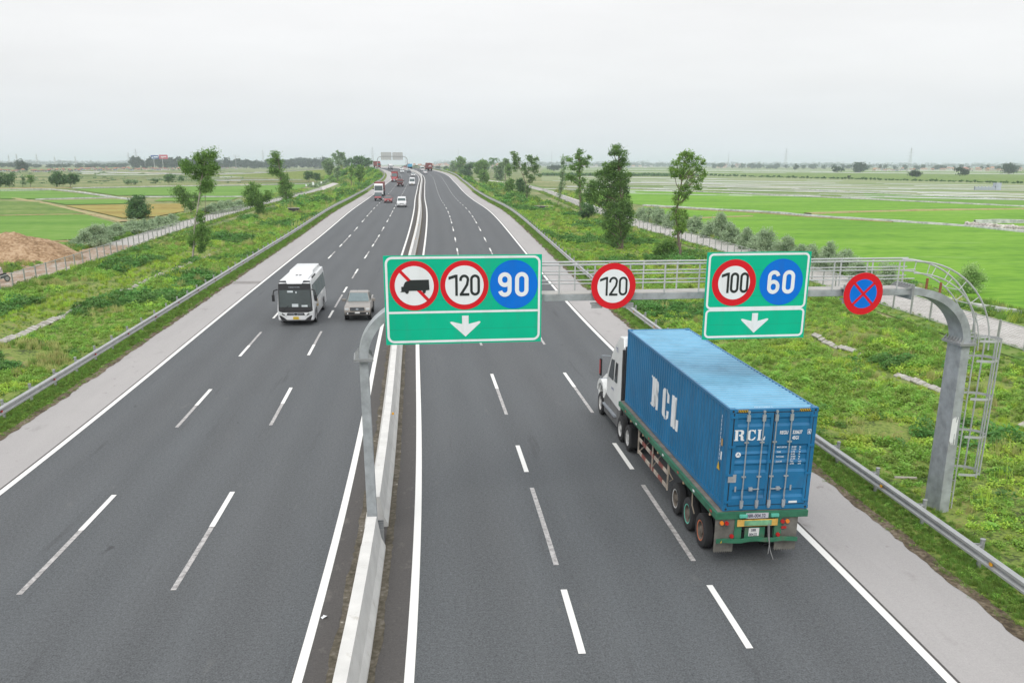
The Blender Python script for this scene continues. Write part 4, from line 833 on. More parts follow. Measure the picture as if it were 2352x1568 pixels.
m = MB()
for b in (1.45, 2.80, 4.15): m.tube(T(0, b, -1.15), T(2.2, b, -1.15), .09, n=8)
for b in (2.1, 3.45): tb(m, .55, .75, b - .1, b + .1, -1.0, -.5); tb(m, 1.45, 1.65, b - .1, b + .1, -1.0, -.5)
m.build('axle', M_dark, tl)
m = MB()
for a in (.12, 2.05):
    for b in (5.4, 5.9): pass
m.tube(T(.6, 6.6, -.55), T(.6, 9.6, -.62), .18, n=10); m.tube(T(1.6, 7.0, -.55), T(1.6, 8.6, -.6), .2, n=10); m.build('air_tank', M_dark, tl)
m = MB()
for b in (9.9,):
    for a in (.3, 1.9): tb(m, a, a + .14, b, b + .14, -1.25, -.15); tb(m, a - .08, a + .22, b - .06, b + .2, -1.3, -1.25)
m.build('landing_leg', M_dark, tl)
def striped(par, a, b0, b1, z0, z1, nm):                            # guard rail in red and white lengths
    mr = MB(); mw = MB(); n = 7; q = (b1 - b0) / n
    for i in range(n): tb(mr if i % 2 else mw, a, a + .035, b0 + i * q, b0 + (i + 1) * q, z0, z1)
    o = mw.build(nm, mat('guard_white', (.42, .36, .30), .8, var=.3, vscale=4), par); mr.build('red_band', mat('guard_red', (.22, .07, .055), .75, var=.35, vscale=4), o)
for a in (-.17, 2.33):
    striped(tl, a, 5.0, 9.05, -.66, -.53, 'side_guard'); striped(tl, a, 5.0, 9.05, -1.14, -1.01, 'side_guard')
    m = MB()
    for b in (4.98, 7.0, 9.03): tb(m, a - .01, a + .03, b - .035, b + .035, -1.16, -.18)
    m.tube(T(a, 9.0, -.55), T(a + .3, 9.6, -.1), .02, n=4); m.tube(T(a, 7.0, -1.05), T(a + .6, 7.0, -.2), .02, n=4); m.tube(T(a, 8.9, -1.05), T(a + .6, 8.3, -.2), .02, n=4)
    m.build('guard_post', mat('guard_post', (.34, .29, .24), .8, var=.3), tl)
    k = 0
    for b in (.25, 1.9, 3.6, 5.4, 7.3, 9.2, 11.0): MB().box(*[v for pr_ in zip(T(a - .06 if a < 0 else a + .06, b, -.13), T((a - .06 if a < 0 else a + .06) + .008, b + .16, -.07)) for v in pr_]).build('side_marker', M_lwhite if k % 2 else M_lred, tl); k += 1
    for b in (.45, 3.1, 6.2, 8.3, 10.2): MB().tube(T(a - .02, b, -.28), T(a - .02, b, -.20), .035, n=8).build('marker_lamp', mat('dull_amber', (.45, .32, .2), .5, var=0), tl)
# rear end
m = MB()
for a in (.35, 1.50): tb(m, a, a + .2, -.10, .02, -.80, -.2)
m.build('rear_upright', M_green, tl)
m = MB(); n = 10
pts = [(-.18 + (2.33) * i / n, -.16 - .02 * math.sin(i * .9), -.815 + .02 * math.sin(i * 1.7)) for i in range(n + 1)]
V = []
for (a, b, c) in pts: V += [T(a, b, c - .06), T(a, b - .04, c - .06), T(a, b - .04, c + .06), T(a, b, c + .06)]
m.add(V, [(4*i+k, 4*i+(k+1) % 4, 4*i+4+(k+1) % 4, 4*i+4+k) for i in range(n) for k in range(4)] + [(3, 2, 1, 0), (4*n, 4*n+1, 4*n+2, 4*n+3)]); m.build('bumper_bar', M_green, tl)
def board_(a0, a1, c0, c1, b, mt, nm, par): return tb(MB(), a0, a1, b - .012, b, c0, c1).build(nm, mt, par)
yb = board_(.40, 1.56, -.42, -.22, -.13, mat('worn_yellow_board', (.58, .36, .08), .7, var=.25, vscale=3), 'rear_board', tl)
board_(.60, 1.38, -.40, -.25, -.145, mat('board_green_wear', (.16, .36, .20), .8, var=.35, vscale=5), 'worn_patch', yb)
pt = board_(.63, 1.27, -.185, -.03, -.135, mat('pale_plate', (.48, .48, .52), .6, var=.05), 'number_plate', tl)
TT = lambda a, b, c: Matrix.Translation(T(a, b, c)) @ Matrix.Rotation(math.pi / 2, 4, 'X')
M_ink = mat('plate_ink', (.02, .02, .06), .6, var=0)
text('38R-004.32', .14, M_ink, pt, TT(.65, -.15, -.155), 'plate_lettering', bold=.003, sx=.83)
board_(.66, 1.24, -.86, -.48, -.05, M_green, 'centre_panel', tl); p2 = board_(.77, 1.07, -.74, -.50, -.07, M_plate, 'number_plate', tl)
text('38R', .11, M_ink, p2, TT(.83, -.088, -.60), 'plate_lettering', bold=.002, sx=.85); text('004.32', .11, M_ink, p2, TT(.79, -.088, -.725), 'plate_lettering', bold=.002, sx=.75)
for a in (.44, 1.34): tb(MB(), a, a + .22, -.20, -.12, -.15, -.06).build('top_lamp', M_ltgreen, tl, bevel=.01)
def lamp(a, c, r, mt): m = MB().lathe([(0, -.03), (r * .9, -.03), (r, .0), (r, .03)], T(a, -.14, c), 'y', 14); return m.build('rear_lamp', mt, tl, smooth=True)
for a, c, mt in ((-.04, -.30, M_orange), (.10, -.31, M_lred), (1.70, -.31, M_lred), (1.84, -.31, M_orange), (.27, -.70, M_lred), (1.60, -.70, M_lred)): lamp(a, c, .058, mt)
tb(MB(), 1.68, 1.82, -.15, -.12, -.52, -.46).build('rear_lamp', M_lred, tl)
for a, mt in ((-.02, M_hy), (1.98, M_lred)): m = MB(); m.add([T(a - .05, -.21, -.86), T(a + .06, -.21, -.86), T(a, -.21, -.76)], [(0, 1, 2)]); m.build('reflector', mt, tl)
for a in (-.2, 1.55):
    m = MB(); w_ = .55 if a < 0 else .62; zz = [T(a, -.06, -.22), T(a + w_, -.06, -.22)]; nz = 9; low = []
    for i in range(nz): low += [T(a + w_ - w_ * i / nz, -.06, -1.16), T(a + w_ - w_ * (i + .5) / nz, -.06, -1.22)]
    low.append(T(a, -.06, -1.16)); m.prism(zz + low, lambda *p: p, lambda *p: (p[0], p[1] + .012, p[2])); m.build('mud_flap', M_flap, tl)
m = MB(); m.path([T(1.28, -.14, -.3), T(1.30, -.2, -.7), T(1.36, -.28, -1.1), T(1.44, -.36, -1.35)], .012, 5); m.path([T(1.32, -.14, -.3), T(1.34, -.24, -.9), T(1.30, -.3, -1.2)], .010, 5); m.build('hanging_rope', mat('grey_rope', (.24, .24, .24), .9), tl)
m = MB(); m.path([T(-.16, 4.9, -.22), T(-.20, 4.7, -.45), T(-.12, 4.5, -.62), T(-.16, 4.7, -.75)], .02, 5); m.path([T(-.18, 2.2, -.22), T(-.20, 2.1, -.6), T(-.18, 1.9, -.8)], .018, 5); m.build('hanging_strap', mat('strap_tan', (.26, .22, .17), .9), tl)
# ---------------------------------------------------------------- tractor unit
TM = Matrix.Translation((5.822, 24.11, 0)) @ Matrix.Rotation(.1085, 4, 'Z') @ Matrix.Translation((1.11, 14.0, .262))
tk = thing('truck_tractor', 'white long-nosed truck tractor hauling the blue container', 'truck', M=TM)
M_cab = mat('cab_white', (.70, .71, .70), .35, var=.06, vscale=1.5, coat=.3); M_glass = mat('dark_glass', (.03, .04, .045), .08, var=0, spec=.8); M_gskirt = mat('grey_skirt', (.12, .12, .12), .6, var=.25, vscale=3)
Q = lambda a, b, c: (a - 1.11, b - 14.0, c + 1.66)
def qb(mb, a0, a1, b0, b1, c0, c1): p, q = Q(a0, b0, c0), Q(a1, b1, c1); return mb.box(p[0], q[0], p[1], q[1], p[2], q[2])
m = MB(); qb(m, .65, .80, 10.4, 17.8, -.85, -.60); qb(m, 1.42, 1.57, 10.4, 17.8, -.85, -.60); m.build('chassis', M_dark, tk)
MB().lathe([(0, 0), (.5, 0), (.5, .06), (0, .06)], Q(1.11, 11.8, -.42), 'z', 20).build('fifth_wheel', M_dark, tk)
# cab: profile in (b, c); sleeper, raked windscreen, hood
cabp = [(13.25, -.75), (13.25, 2.05), (13.45, 2.42), (14.1, 2.38), (15.0, 1.75), (15.25, 1.45), (15.85, .55), (15.85, -.75)]
f0 = lambda b, c: Q(.02 + max(0, c - .3) * .06, b, c); f1 = lambda b, c: Q(2.20 - max(0, c - .3) * .06, b, c)
MB().prism(cabp, f0, f1).build('cab', M_cab, tk, bevel=.05)
hp = [(15.80, -.35), (15.80, .52), (16.6, .36), (17.4, .12), (17.75, -.15), (17.85, -.7), (17.6, -.95), (17.45, -.95), (17.40, -.62), (17.15, -.38), (16.85, -.33), (16.5, -.40), (16.3, -.62), (16.22, -.7)]
MB().prism(hp, lambda b, c: Q(.34 if c > .1 else (.22 if c > -.2 else .04), b, c), lambda b, c: Q(1.88 if c > .1 else (2.0 if c > -.2 else 2.18), b, c)).build('hood', M_cab, tk, bevel=.05, seg=3)
MB().prism([(16.12, -.72), (16.22, -.30), (16.48, -.08), (16.85, 0), (17.25, -.08), (17.55, -.30), (17.68, -.65), (17.50, -.65), (17.38, -.42), (17.1, -.25), (16.85, -.2), (16.55, -.26), (16.34, -.45), (16.28, -.72)], lambda b, c: Q(-.04, b, c), lambda b, c: Q(.36, b, c)).build('fender', M_cab, tk, bevel=.03)
MB().prism([(16.12, -.72), (16.22, -.30), (16.48, -.08), (16.85, 0), (17.25, -.08), (17.55, -.30), (17.68, -.65), (17.50, -.65), (17.38, -.42), (17.1, -.25), (16.85, -.2), (16.55, -.26), (16.34, -.45), (16.28, -.72)], lambda b, c: Q(1.86, b, c), lambda b, c: Q(2.26, b, c)).build('fender', M_cab, tk, bevel=.03)
m = MB(); m.add([Q(.14, 15.25, 1.40), Q(2.08, 15.25, 1.40), Q(2.06, 15.84, .62), Q(.16, 15.84, .62)], [(0, 1, 2, 3)]); o_ = m.build('windscreen', M_glass, tk); o_.location = (0, .03, .03)
for a, k in ((.005, -1), (2.215, 1)):
    d = MB(); d.prism([(14.62, .42), (15.5, .42), (15.18, 1.22), (14.66, 1.28)], lambda b, c: Q(a + k * .004 - k * max(0, c - .3) * .06, b, c), lambda b, c: Q(a - k * .02 - k * max(0, c - .3) * .06, b, c)); d.build('side_window', M_glass, tk)
    d = MB(); d.prism([(13.95, .45), (14.32, .45), (14.32, 1.25), (14.0, 1.25)], lambda b, c: Q(a + k * .004 - k * max(0, c - .3) * .06, b, c), lambda b, c: Q(a - k * .02 - k * max(0, c - .3) * .06, b, c)); d.build('side_window', M_glass, tk)
    mm = MB(); x = a + k * .30
    qb(mm, x - .03 if k > 0 else x - .05, x + .05 if k > 0 else x + .03, 15.55, 15.75, .42, 1.15); mo = mm.build('mirror', M_black, tk, bevel=.02)
    MB().path([Q(a, 15.2, 1.35), Q(x, 15.55, 1.30), Q(x, 15.65, 1.15)], .016, 5).path([Q(a, 15.6, .30), Q(x, 15.62, .28), Q(x, 15.65, .42)], .016, 5).build('mirror_arm', M_chr, mo)
    qb(MB(), min(x + k * .055, x + k * .05), max(x + k * .055, x + k * .05) + .004, 15.56, 15.74, .5, 1.1).build('mirror_shell', M_lred, mo)
    mm = MB(); mm.prism([(13.1, -1.28), (13.1, -.55), (15.95, -.42), (16.15, -.75), (16.0, -1.28)], lambda b, c: Q(a - k * .02 + k * (.0 if c > -.6 else .05), b, c), lambda b, c: Q(a - k * .35, b, c)); mm.build('side_skirt', M_gskirt, tk, bevel=.02)
    qb(MB(), min(a, a + k * .12), max(a, a + k * .12), 13.6, 16.0, -.93, -.86).build('step', M_chr, tk)
M_txt = mat('dark_blue_ink', (.03, .05, .22), .5, var=0)
TL = lambda b, c, a=.0: Matrix.Translation(Q(a, b, c)) @ Matrix.Rotation(-math.pi / 2, 4, 'Z') @ Matrix.Rotation(math.pi / 2, 4, 'X')
text('29H-892.71', .13, M_txt, tk, TL(14.85, .02, .012), 'door_lettering', bold=.002, sx=.8); text('TTL', .22, M_txt, tk, TL(14.45, 1.72, -.0 + .075), 'cab_lettering', bold=.006)
qb(MB(), .2, 2.02, 13.2, 13.28, -.4, 2.1).build('cab_back', M_dark, tk)
for a in (.1, 2.0): MB().tube(Q(a, 13.1, -.8), Q(a, 13.1, 2.0), .06, n=10).build('exhaust_stack' , M_chr if a > 1 else M_dark, tk, smooth=True)
m = MB().path([Q(.8, 13.2, .4), Q(.8, 12.7, .0), Q(.9, 12.5, -.1)], .03, 6).build('air_hose', M_black, tk, smooth=True)
for b in (11.25, 12.6):
    for sg, a in ((-1, -.07), (1, 2.29)): p = Q(a, b, -1.14); wheel(tk, None, p[0], p[1], p[2], .52, .27, sg, M_rimw, None, dual=True)
for sg, a in ((-1, -.02), (1, 2.24)): p = Q(a, 16.95, -1.14); wheel(tk, None, p[0], p[1], p[2], .515, .29, sg, M_rimw)
for b, zt in ((10.55, -.62),): [qb(MB(), a, a + .6, b, b + .02, -1.35, zt + .05).build('mud_flap', M_black, tk) for a in (-.08, 1.72)]
m = MB(); m.tube(Q(.0, 11.25, -1.14), Q(2.2, 11.25, -1.14), .1, n=8); m.tube(Q(.0, 12.6, -1.14), Q(2.2, 12.6, -1.14), .1, n=8); m.tube(Q(.2, 16.95, -1.14), Q(2.0, 16.95, -1.14), .07, n=8); m.build('axle', M_dark, tk)
qb(MB(), .1, 2.1, 17.78, 17.98, -1.25, -.85).build('bumper', M_chr, tk, bevel=.03)
qb(MB(), .62, 1.6, 17.74, 17.87, -.75, -.1).build('grille', M_chr, tk, bevel=.02)
for a in (.15, 1.85): qb(MB(), a, a + .24, 17.66, 17.86, -.62, -.42).build('headlight', mat('headlight', (.65, .68, .70), .1, var=0), tk, bevel=.02)
# ================================================================ other vehicles
M_wbody = mat('white_body', (.72, .73, .74), .3, var=.04, coat=.4); M_beige = mat('champagne_body', (.27, .245, .22), .32, metal=.3, var=.06, coat=.4); M_rbody = mat('red_body', (.30, .025, .03), .35, var=.08, coat=.3)
M_glassb = mat('car_glass', (.07, .10, .10), .06, var=.1, spec=.8); M_hl = mat('headlight_glass', (.62, .64, .64), .12, var=0, coat=.5); M_trim = mat('black_trim', (.018, .018, .02), .5, var=0)
M_blueb = mat('light_blue_body', (.12, .40, .58), .4, var=.08); M_silver = mat('silver_body', (.36, .38, .40), .3, metal=.4, var=.05); M_darkb = mat('dark_body', (.045, .05, .065), .3, var=.05, coat=.4); M_maroon = mat('maroon_box', (.20, .045, .04), .6, var=.2, vscale=1.2)
M_ply = mat('yellow_plate', (.60, .42, .02), .5, var=0); M_cargo = mat('cargo_tarp', (.45, .43, .38), .8, var=.3, vscale=3)
def place(name, lab, cat, s, o, toward, group=None, yaw=0):
    x, y, z, h = rd(s); p = rp(s, o, 0.012); z2 = np.interp(s + 2, S_, Z_) - np.interp(s - 2, S_, Z_); pt = math.atan2(z2, 4)
    M = Matrix.Translation(p) @ Matrix.Rotation(-h + (math.pi if toward else 0) + yaw, 4, 'Z') @ Matrix.Rotation(pt * (-1 if toward else 1), 4, 'X')
    return thing(name, lab, cat, M=M, group=group)
def body(t, prof, hw, m, name='body', bevel=.06):                   # side outline (y, z) with half width by height
    zs = [a for a, _ in hw]; ws = [b for _, b in hw]; f = lambda z: float(np.interp(z, zs, ws))
    return MB().prism(prof, lambda y, z: (-f(z), y, z), lambda y, z: (f(z), y, z)).build(name, m, t, bevel=bevel, seg=3, smooth=True)
def pane(t, pts, m, name, off=(0, 0, 0), parent=None):
    mb = MB(); P = [Vector(p) for p in pts]; n = (P[1] - P[0]).cross(P[2] - P[0]).normalized(); c = sum(P, Vector()) / len(P)
    if n.dot(c - Vector((0, 0, .9))) < 0: n = -n
    k = len(P); mb.add([p - n * .01 for p in P] + [p + n * .012 for p in P], [tuple(range(k - 1, -1, -1)), tuple(range(k, 2 * k))] + [(i, (i + 1) % k, k + (i + 1) % k, k + i) for i in range(k)]); return mb.build(name, m, parent or t)
def wheels4(t, ys, r, xw, wd=.22, rim=None, dual=False):
    for y in ys:
        for sg in (-1, 1):
            wheel(t, None, sg * xw, y, r, r, wd, sg, rim or M_rimw, dual=dual)
            MB().lathe([(0, 0), (r * 1.13, 0), (r * 1.13, -.03 * sg), (0, -.03 * sg)], (sg * (xw + .006), y, r * 1.02), 'x', 20).build('wheel_arch', M_black, t) if False else None
def front_kit(t, yf, zb, W, zl, grille=(.3, .16), hl=(.24, .12), plate=M_plate, zp=.5, gm=None):
    for sg in (-1, 1):
        MB().box(sg * (W / 2 - .06) - (hl[0] if sg > 0 else 0), sg * (W / 2 - .06) + (hl[0] if sg < 0 else 0), yf - .06, yf + .015, zl - hl[1] / 2, zl + hl[1] / 2).build('headlight', M_hl, t, bevel=.015)
    MB().box(-grille[0], grille[0], yf - .03, yf + .02, zl - grille[1] / 2, zl + grille[1] / 2).build('grille', gm or M_trim, t, bevel=.01)
    MB().box(-W / 2 + .12, W / 2 - .12, yf - .03, yf + .018, zb, zb + .14).build('bumper_intake', M_trim, t)
    pl = MB().box(-.17, .17, yf + .02, yf + .03, zp, zp + .11).build('number_plate', plate, t); return pl
def mirrors(t, W, y, z, m=None, s=1.):
    for sg in (-1, 1): MB().box(*sorted((sg * (W / 2 - .02), sg * (W / 2 + .22 * s))), y - .05, y + .05, z - .08 * s, z + .08 * s).build('mirror', m or M_trim, t, bevel=.02)
def car(name, lab, cat, s, o, toward, bm, kind, group=None, proto=None, yaw=0):
    t = place(name, lab, cat, s, o, toward, group, yaw)
    if kind == 'sedan': L, W, H, hood, belt, yw, yr, yr2, yb = 4.5, 1.76, 1.45, .92, .95, .85, .15, -1.15, -1.75
    if kind == 'suv': L, W, H, hood, belt, yw, yr, yr2, yb = 4.5, 1.85, 1.68, 1.05, 1.08, .95, .35, -1.75, -2.12
    f, b = L / 2, -L / 2
    body(t, [(b, .45), (b + .02, belt * .96), (b + .15, belt), (yb, belt + .02), (yw, belt), (yw + .35, hood), (f - .25, hood - .10), (f, hood - .28), (f, .32), (f - .1, .24), (b + .1, .24)], [(.2, W / 2 - .06), (.5, W / 2), (.8, W / 2), (belt + .05, W / 2 - .07)], bm)
    body(t, [(yb, belt - .02), (yr2, H - .03), ((yr + yr2) / 2, H), (yr, H - .02), (yw, belt - .02)], [(belt, W / 2 - .09), (H, W / 2 - .25)], bm, 'cabin', .05)
    wb, wt = W / 2 - .10, W / 2 - .24
    pane(t, [(-wb + .05, yw - .02, belt + .03), (wb - .05, yw - .02, belt + .03), (wt - .02, yr + .06, H - .07), (-wt + .02, yr + .06, H - .07)], M_glassb, 'windscreen')
    pane(t, [(-wb + .1, yb + .04, belt + .05), (wb - .1, yb + .04, belt + .05), (wt - .06, yr2 - .04, H - .08), (-wt + .06, yr2 - .04, H - .08)], M_glassb, 'rear_window')
    for sg in (-1, 1):
        for y0, y1, k0, k1 in ((.02, .48, .08, .46), (.52, .96, .52, .88)):
            q = lambda k, z, ya, yb_: (sg * (wb + .012 - (z - belt) / (H - belt) * .155), ya + (yb_ - ya) * k, z)
            lo_a, lo_b, hi_a, hi_b = yw - .25, yb + .25, yr - .02, yr2 + .05
            pane(t, [q(y0, belt + .05, lo_a, lo_b), q(y1, belt + .05, lo_a, lo_b), q(y1, H - .10, hi_a, hi_b), q(y0, H - .10, hi_a, hi_b)], M_glassb, 'side_window')
    front_kit(t, f, .32, W, hood - .30); mirrors(t, W, yw - .15, belt + .06, bm)
    for sg in (-1, 1): MB().box(*sorted((sg * (W / 2 - .08), sg * (W / 2 - .38))), b - .012, b + .05, belt - .28, belt - .12).build('tail_light', M_lred, t)
    pl = MB().box(-.2, .2, b - .02, b - .005, .62, .74).build('number_plate', M_plate, t)
    wheels4(t, (f - .85, b + .85), .33, W / 2 - .01)
    return t
# ---- bus
t = place('coach', 'white coach with a dark windscreen in the middle left lane, facing us', 'bus', 69.2, -7.05, True, yaw=0)
L, W = 8.9, 2.42; f = L / 2
M_bglass = mat('coach_glass', (.035, .05, .05), .05, var=.2, vscale=1, spec=.8); M_sglass = mat('coach_side_glass', (.075, .12, .115), .08, var=.15, vscale=.8, spec=.8)
body(t, [(-f, .45), (-f, 2.7), (-f + .2, 3.02), (f - .75, 3.02), (f - .30, 2.86), (f - .06, 1.05), (f, .9), (f, .42), (f - .12, .34), (-f + .1, .34)], [(.3, W / 2 - .05), (.6, W / 2), (1.9, W / 2), (3.0, W / 2 - .17)], M_wbody, bevel=.07)
MB().prism([(-f + .25, 2.98), (-f + .5, 3.28), (.1, 3.28), (.5, 3.10), (f - .9, 3.10), (f - .6, 2.96)], lambda y, z: (-.86 + (z - 3) * .2, y, z), lambda y, z: (.86 - (z - 3) * .2, y, z)).build('air_conditioner', M_wbody, t, bevel=.05, seg=3, smooth=True)
for x, y, w_, l_ in ((-.12, 1.7, .14, .42), (.12, 1.7, .14, .42), (0, .1, .5, .14)): MB().box(x - w_ / 2, x + w_ / 2, y - l_ / 2, y + l_ / 2, 3.09, 3.13 if y > 1 else 3.24).build('roof_vent', mat('vent_grey', (.2, .2, .2), .7), t)
MB().box(-1.05, -.99, .6, 2.6, 3.0, 3.12).build('roof_rail', M_trim, t)
wf = lambda z: f - .30 + (2.86 - z) / (2.86 - 1.05) * .24
pane(t, [(-1.16, wf(1.02), 1.02), (1.16, wf(1.02), 1.02), (1.08, wf(2.82), 2.82), (-1.08, wf(2.82), 2.82)], M_trim, 'windscreen_surround')
ws = pane(t, [(-1.08, wf(1.28) + .025, 1.28), (1.08, wf(1.28) + .025, 1.28), (1.03, wf(2.42) + .025, 2.42), (-1.03, wf(2.42) + .025, 2.42)], M_bglass, 'windscreen')
M_pap = mat('paper_white', (.55, .60, .62), .7, var=.1)
for x0, x1, z0, z1_ in ((-.20, .22, 1.30, 1.50), (-.82, -.42, 1.30, 1.42), (.12, .50, 2.26, 2.38), (-.13, -.05, 2.2, 2.32)): pane(t, [(x0, wf(z0) + .045, z0), (x1, wf(z0) + .045, z0), (x1, wf(z1_) + .045, z1_), (x0, wf(z1_) + .045, z1_)], M_pap, 'dashboard_paper', parent=ws)
for a, b in (((-.55, 1.2), (-.9, 1.05)), ((.45, 1.42), (.85, 1.12))): MB().tube((a[0], wf(a[1]) + .07, a[1]), (b[0], wf(b[1]) + .07, b[1]), .015, n=5).build('wiper', M_trim, t)
pane(t, [(-.50, f - .27, 3.00 - .17), (.50, f - .27, 3.00 - .17), (.62, f - .72, 3.06), (-.62, f - .72, 3.06)], M_wbody, 'roof_nose')
for sg in (-1, 1):
    pane(t, [(sg * .50, f - .29, 2.83), (sg * 1.05, f - .29, 2.82), (sg * 1.02, f - .60, 2.985), (sg * .60, f - .60, 3.0)], M_trim, 'brow_panel')
    pane(t, [(sg * .62, f + .012, .62), (sg * 1.13, f + .012, .84), (sg * 1.15, f + .0, 1.06), (sg * .92, f + .008, .96), (sg * .64, f + .012, .74)], M_hl, 'headlight'); pane(t, [(sg * .74, f + .03, .72), (sg * .92, f + .03, .80), (sg * .92, f + .03, .88), (sg * .76, f + .03, .80)], M_trim, 'headlight_lens')
    MB().prism([(sg * .60, .40), (sg * .98, .40), (sg * 1.12, .74), (sg * .98, .70), (sg * .76, .56)], lambda x, z: (x, f - .02, z), lambda x, z: (x, f + .02, z)).build('fog_lamp_panel', M_trim, t)
    MB().path([(sg * 1.15, f - .22, 2.45), (sg * 1.36, f + .0, 2.42), (sg * 1.42, f + .05, 2.15)], .045, 6).build('mirror_arm', M_trim, t, smooth=True)
    MB().box(sg * 1.42 - .09, sg * 1.42 + .09, f - .02, f + .12, 1.70, 2.15).build('mirror', M_trim, t, bevel=.03)
    for i in range(4):
        y1 = f - 1.0 - i * 1.85; y0 = y1 - 1.75; x = lambda z: sg * (float(np.interp(z, [1.9, 3.0], [W / 2, W / 2 - .17])) + .004)
        pane(t, [(x(1.62), y0, 1.62), (x(1.62), y1, 1.62), (x(2.66), y1, 2.66), (x(2.66), y0, 2.66)], M_sglass, 'side_window')
MB().prism([(-.62, .74), (.62, .74), (.55, .90), (-.55, .90)], lambda x, z: (x, f - .01, z), lambda x, z: (x, f + .02, z)).build('grille', M_trim, t)
m = MB(); ribbon([(-.5, .82), (-.15, .82)], .035, False, m, lambda x, z: (x, f + .025, z)); ribbon([(.15, .82), (.5, .82)], .035, False, m, lambda x, z: (x, f + .025, z)); ribbon(arc(0, .82, .14, .09, 0, 345, 16), .03, True, m, lambda x, z: (x, f + .03, z)); m.build('grille_emblem', M_chr, t)
pl = MB().box(-.19, .19, f + .02, f + .035, .46, .64).build('number_plate', M_ply, t); text('29B-158.36', .07, M_ink, pl, Matrix.Translation((.17, f + .037, .52)) @ Matrix.Rotation(math.pi, 4, 'Z') @ Matrix.Rotation(math.pi / 2, 4, 'X'), 'plate_lettering', sx=.9)
text('THACO TOWN', .12, M_chr, t, Matrix.Translation((.42, wf(2.6) + .02, 2.56)) @ Matrix.Rotation(math.pi, 4, 'Z') @ Matrix.Rotation(math.pi / 2 - .13, 4, 'X'), 'front_lettering', sx=.9)
sw = MB(); sw.prism([(1.2, .9), (1.5, 1.4), (1.9, 1.5), (1.6, 1.1), (2.6, 1.2), (1.9, .95)], lambda y, z: (W / 2 + .004, y, z), lambda y, z: (W / 2 + .001, y, z)); sw.prism([(1.2, .9), (1.5, 1.4), (1.9, 1.5), (1.6, 1.1), (2.6, 1.2), (1.9, .95)], lambda y, z: (-W / 2 - .004, y, z), lambda y, z: (-W / 2 - .001, y, z)); sw.build('side_decal', mat('decal_gold', (.42, .30, .12), .6), t)
wheels4(t, (f - 1.75, -f + 2.0), .46, W / 2 - .03, .26)
for y in (f - 1.75, -f + 2.0):
    for sg in (-1, 1): MB().lathe([(.47, 0), (.56, 0), (.56, -sg * .02), (.47, -sg * .02)], (sg * (W / 2 + .004), y, .46), 'x', 24, closed=True).build('wheel_arch', M_trim, t)
# ---- pickup
MB().prism([(-1.14, 1.04), (1.14, 1.04), (.96, .94), (-.96, .94)], lambda x, z: (x, f - .04, z), lambda x, z: (x, f + .018, z)).build('black_fascia', M_trim, t)
t = place('pickup_truck', 'beige crew-cab pickup in the lane nearest the barrier, right of the coach', 'pickup', 69.0, -3.0, True)
L, W = 5.3, 1.86; f = L / 2
body(t, [(-f, .62), (-f, 1.12), (-.9, 1.12), (1.0, 1.14), (1.3, 1.15), (f - .55, 1.06), (f - .22, .97), (f - .04, .84), (f, .66), (f, .45), (f - .15, .38), (-f + .2, .42)], [(.4, W / 2 - .06), (.7, W / 2), (1.0, W / 2), (1.2, W / 2 - .08)], M_beige, bevel=.06)
body(t, [(-1.0, 1.10), (-.85, 1.66), (-.4, 1.76), (.25, 1.74), (1.18, 1.10)], [(1.1, W / 2 - .09), (1.5, W / 2 - .17), (1.8, W / 2 - .30)], M_beige, 'cabin', .05)
pane(t, [(-.76, 1.08, 1.17), (.76, 1.10, 1.17), (.62, .36, 1.68), (-.62, .36, 1.66)], mat('pale_windscreen', (.13, .18, .19), .06, var=.1, spec=.8), 'windscreen')
for sg in (-1, 1):
    for y0, y1, y2, y3 in ((.92, .20, .20, .36), (.14, -.74, -.68, .14)):
        pane(t, [(sg * .833, y0, 1.18), (sg * .833, y1, 1.18), (sg * .72, y2, 1.66), (sg * .72, y3, 1.66)], M_glassb, 'side_window')
MB().box(-.78, .78, -f + .08, -1.05, 1.10, 1.135).build('cargo_bed', M_trim, t)
pl = front_kit(t, f, .50, W, .86, grille=(.50, .24), hl=(.28, .15), plate=M_plate, zp=.56)
pl.name = 'number_plate'; m = MB()
for z in (.80, .92): m.box(-.46, .46, f + .02, f + .03, z - .012, z + .012)
m.build('grille_bar', M_chr, t)
m = MB(); disc(0, .86, .09, m, lambda x, z: (x, f + .035, z * 1.0), 18); m.build('grille_emblem', M_chr, t)
for sg in (-1, 1): MB().lathe([(0, 0), (.06, 0), (.06, .02), (0, .02)], (sg * .68, f - .0, .56), 'y', 12).build('fog_lamp', M_hl, t)
mirrors(t, W, .85, 1.24, M_beige, 1.2); wheels4(t, (f - .88, -f + 1.1), .39, W / 2 - .01, .26)
for y in (f - .88, -f + 1.1):
    for sg in (-1, 1): MB().lathe([(.40, 0), (.47, 0), (.47, -sg * .03), (.40, -sg * .03)], (sg * (W / 2 + .005), y, .40), 'x', 24, closed=True).build('wheel_arch', M_trim, t)
MB().tube((.1, .2, 1.76), (.12, .1, 2.05), .006, n=4).build('aerial', M_trim, t)
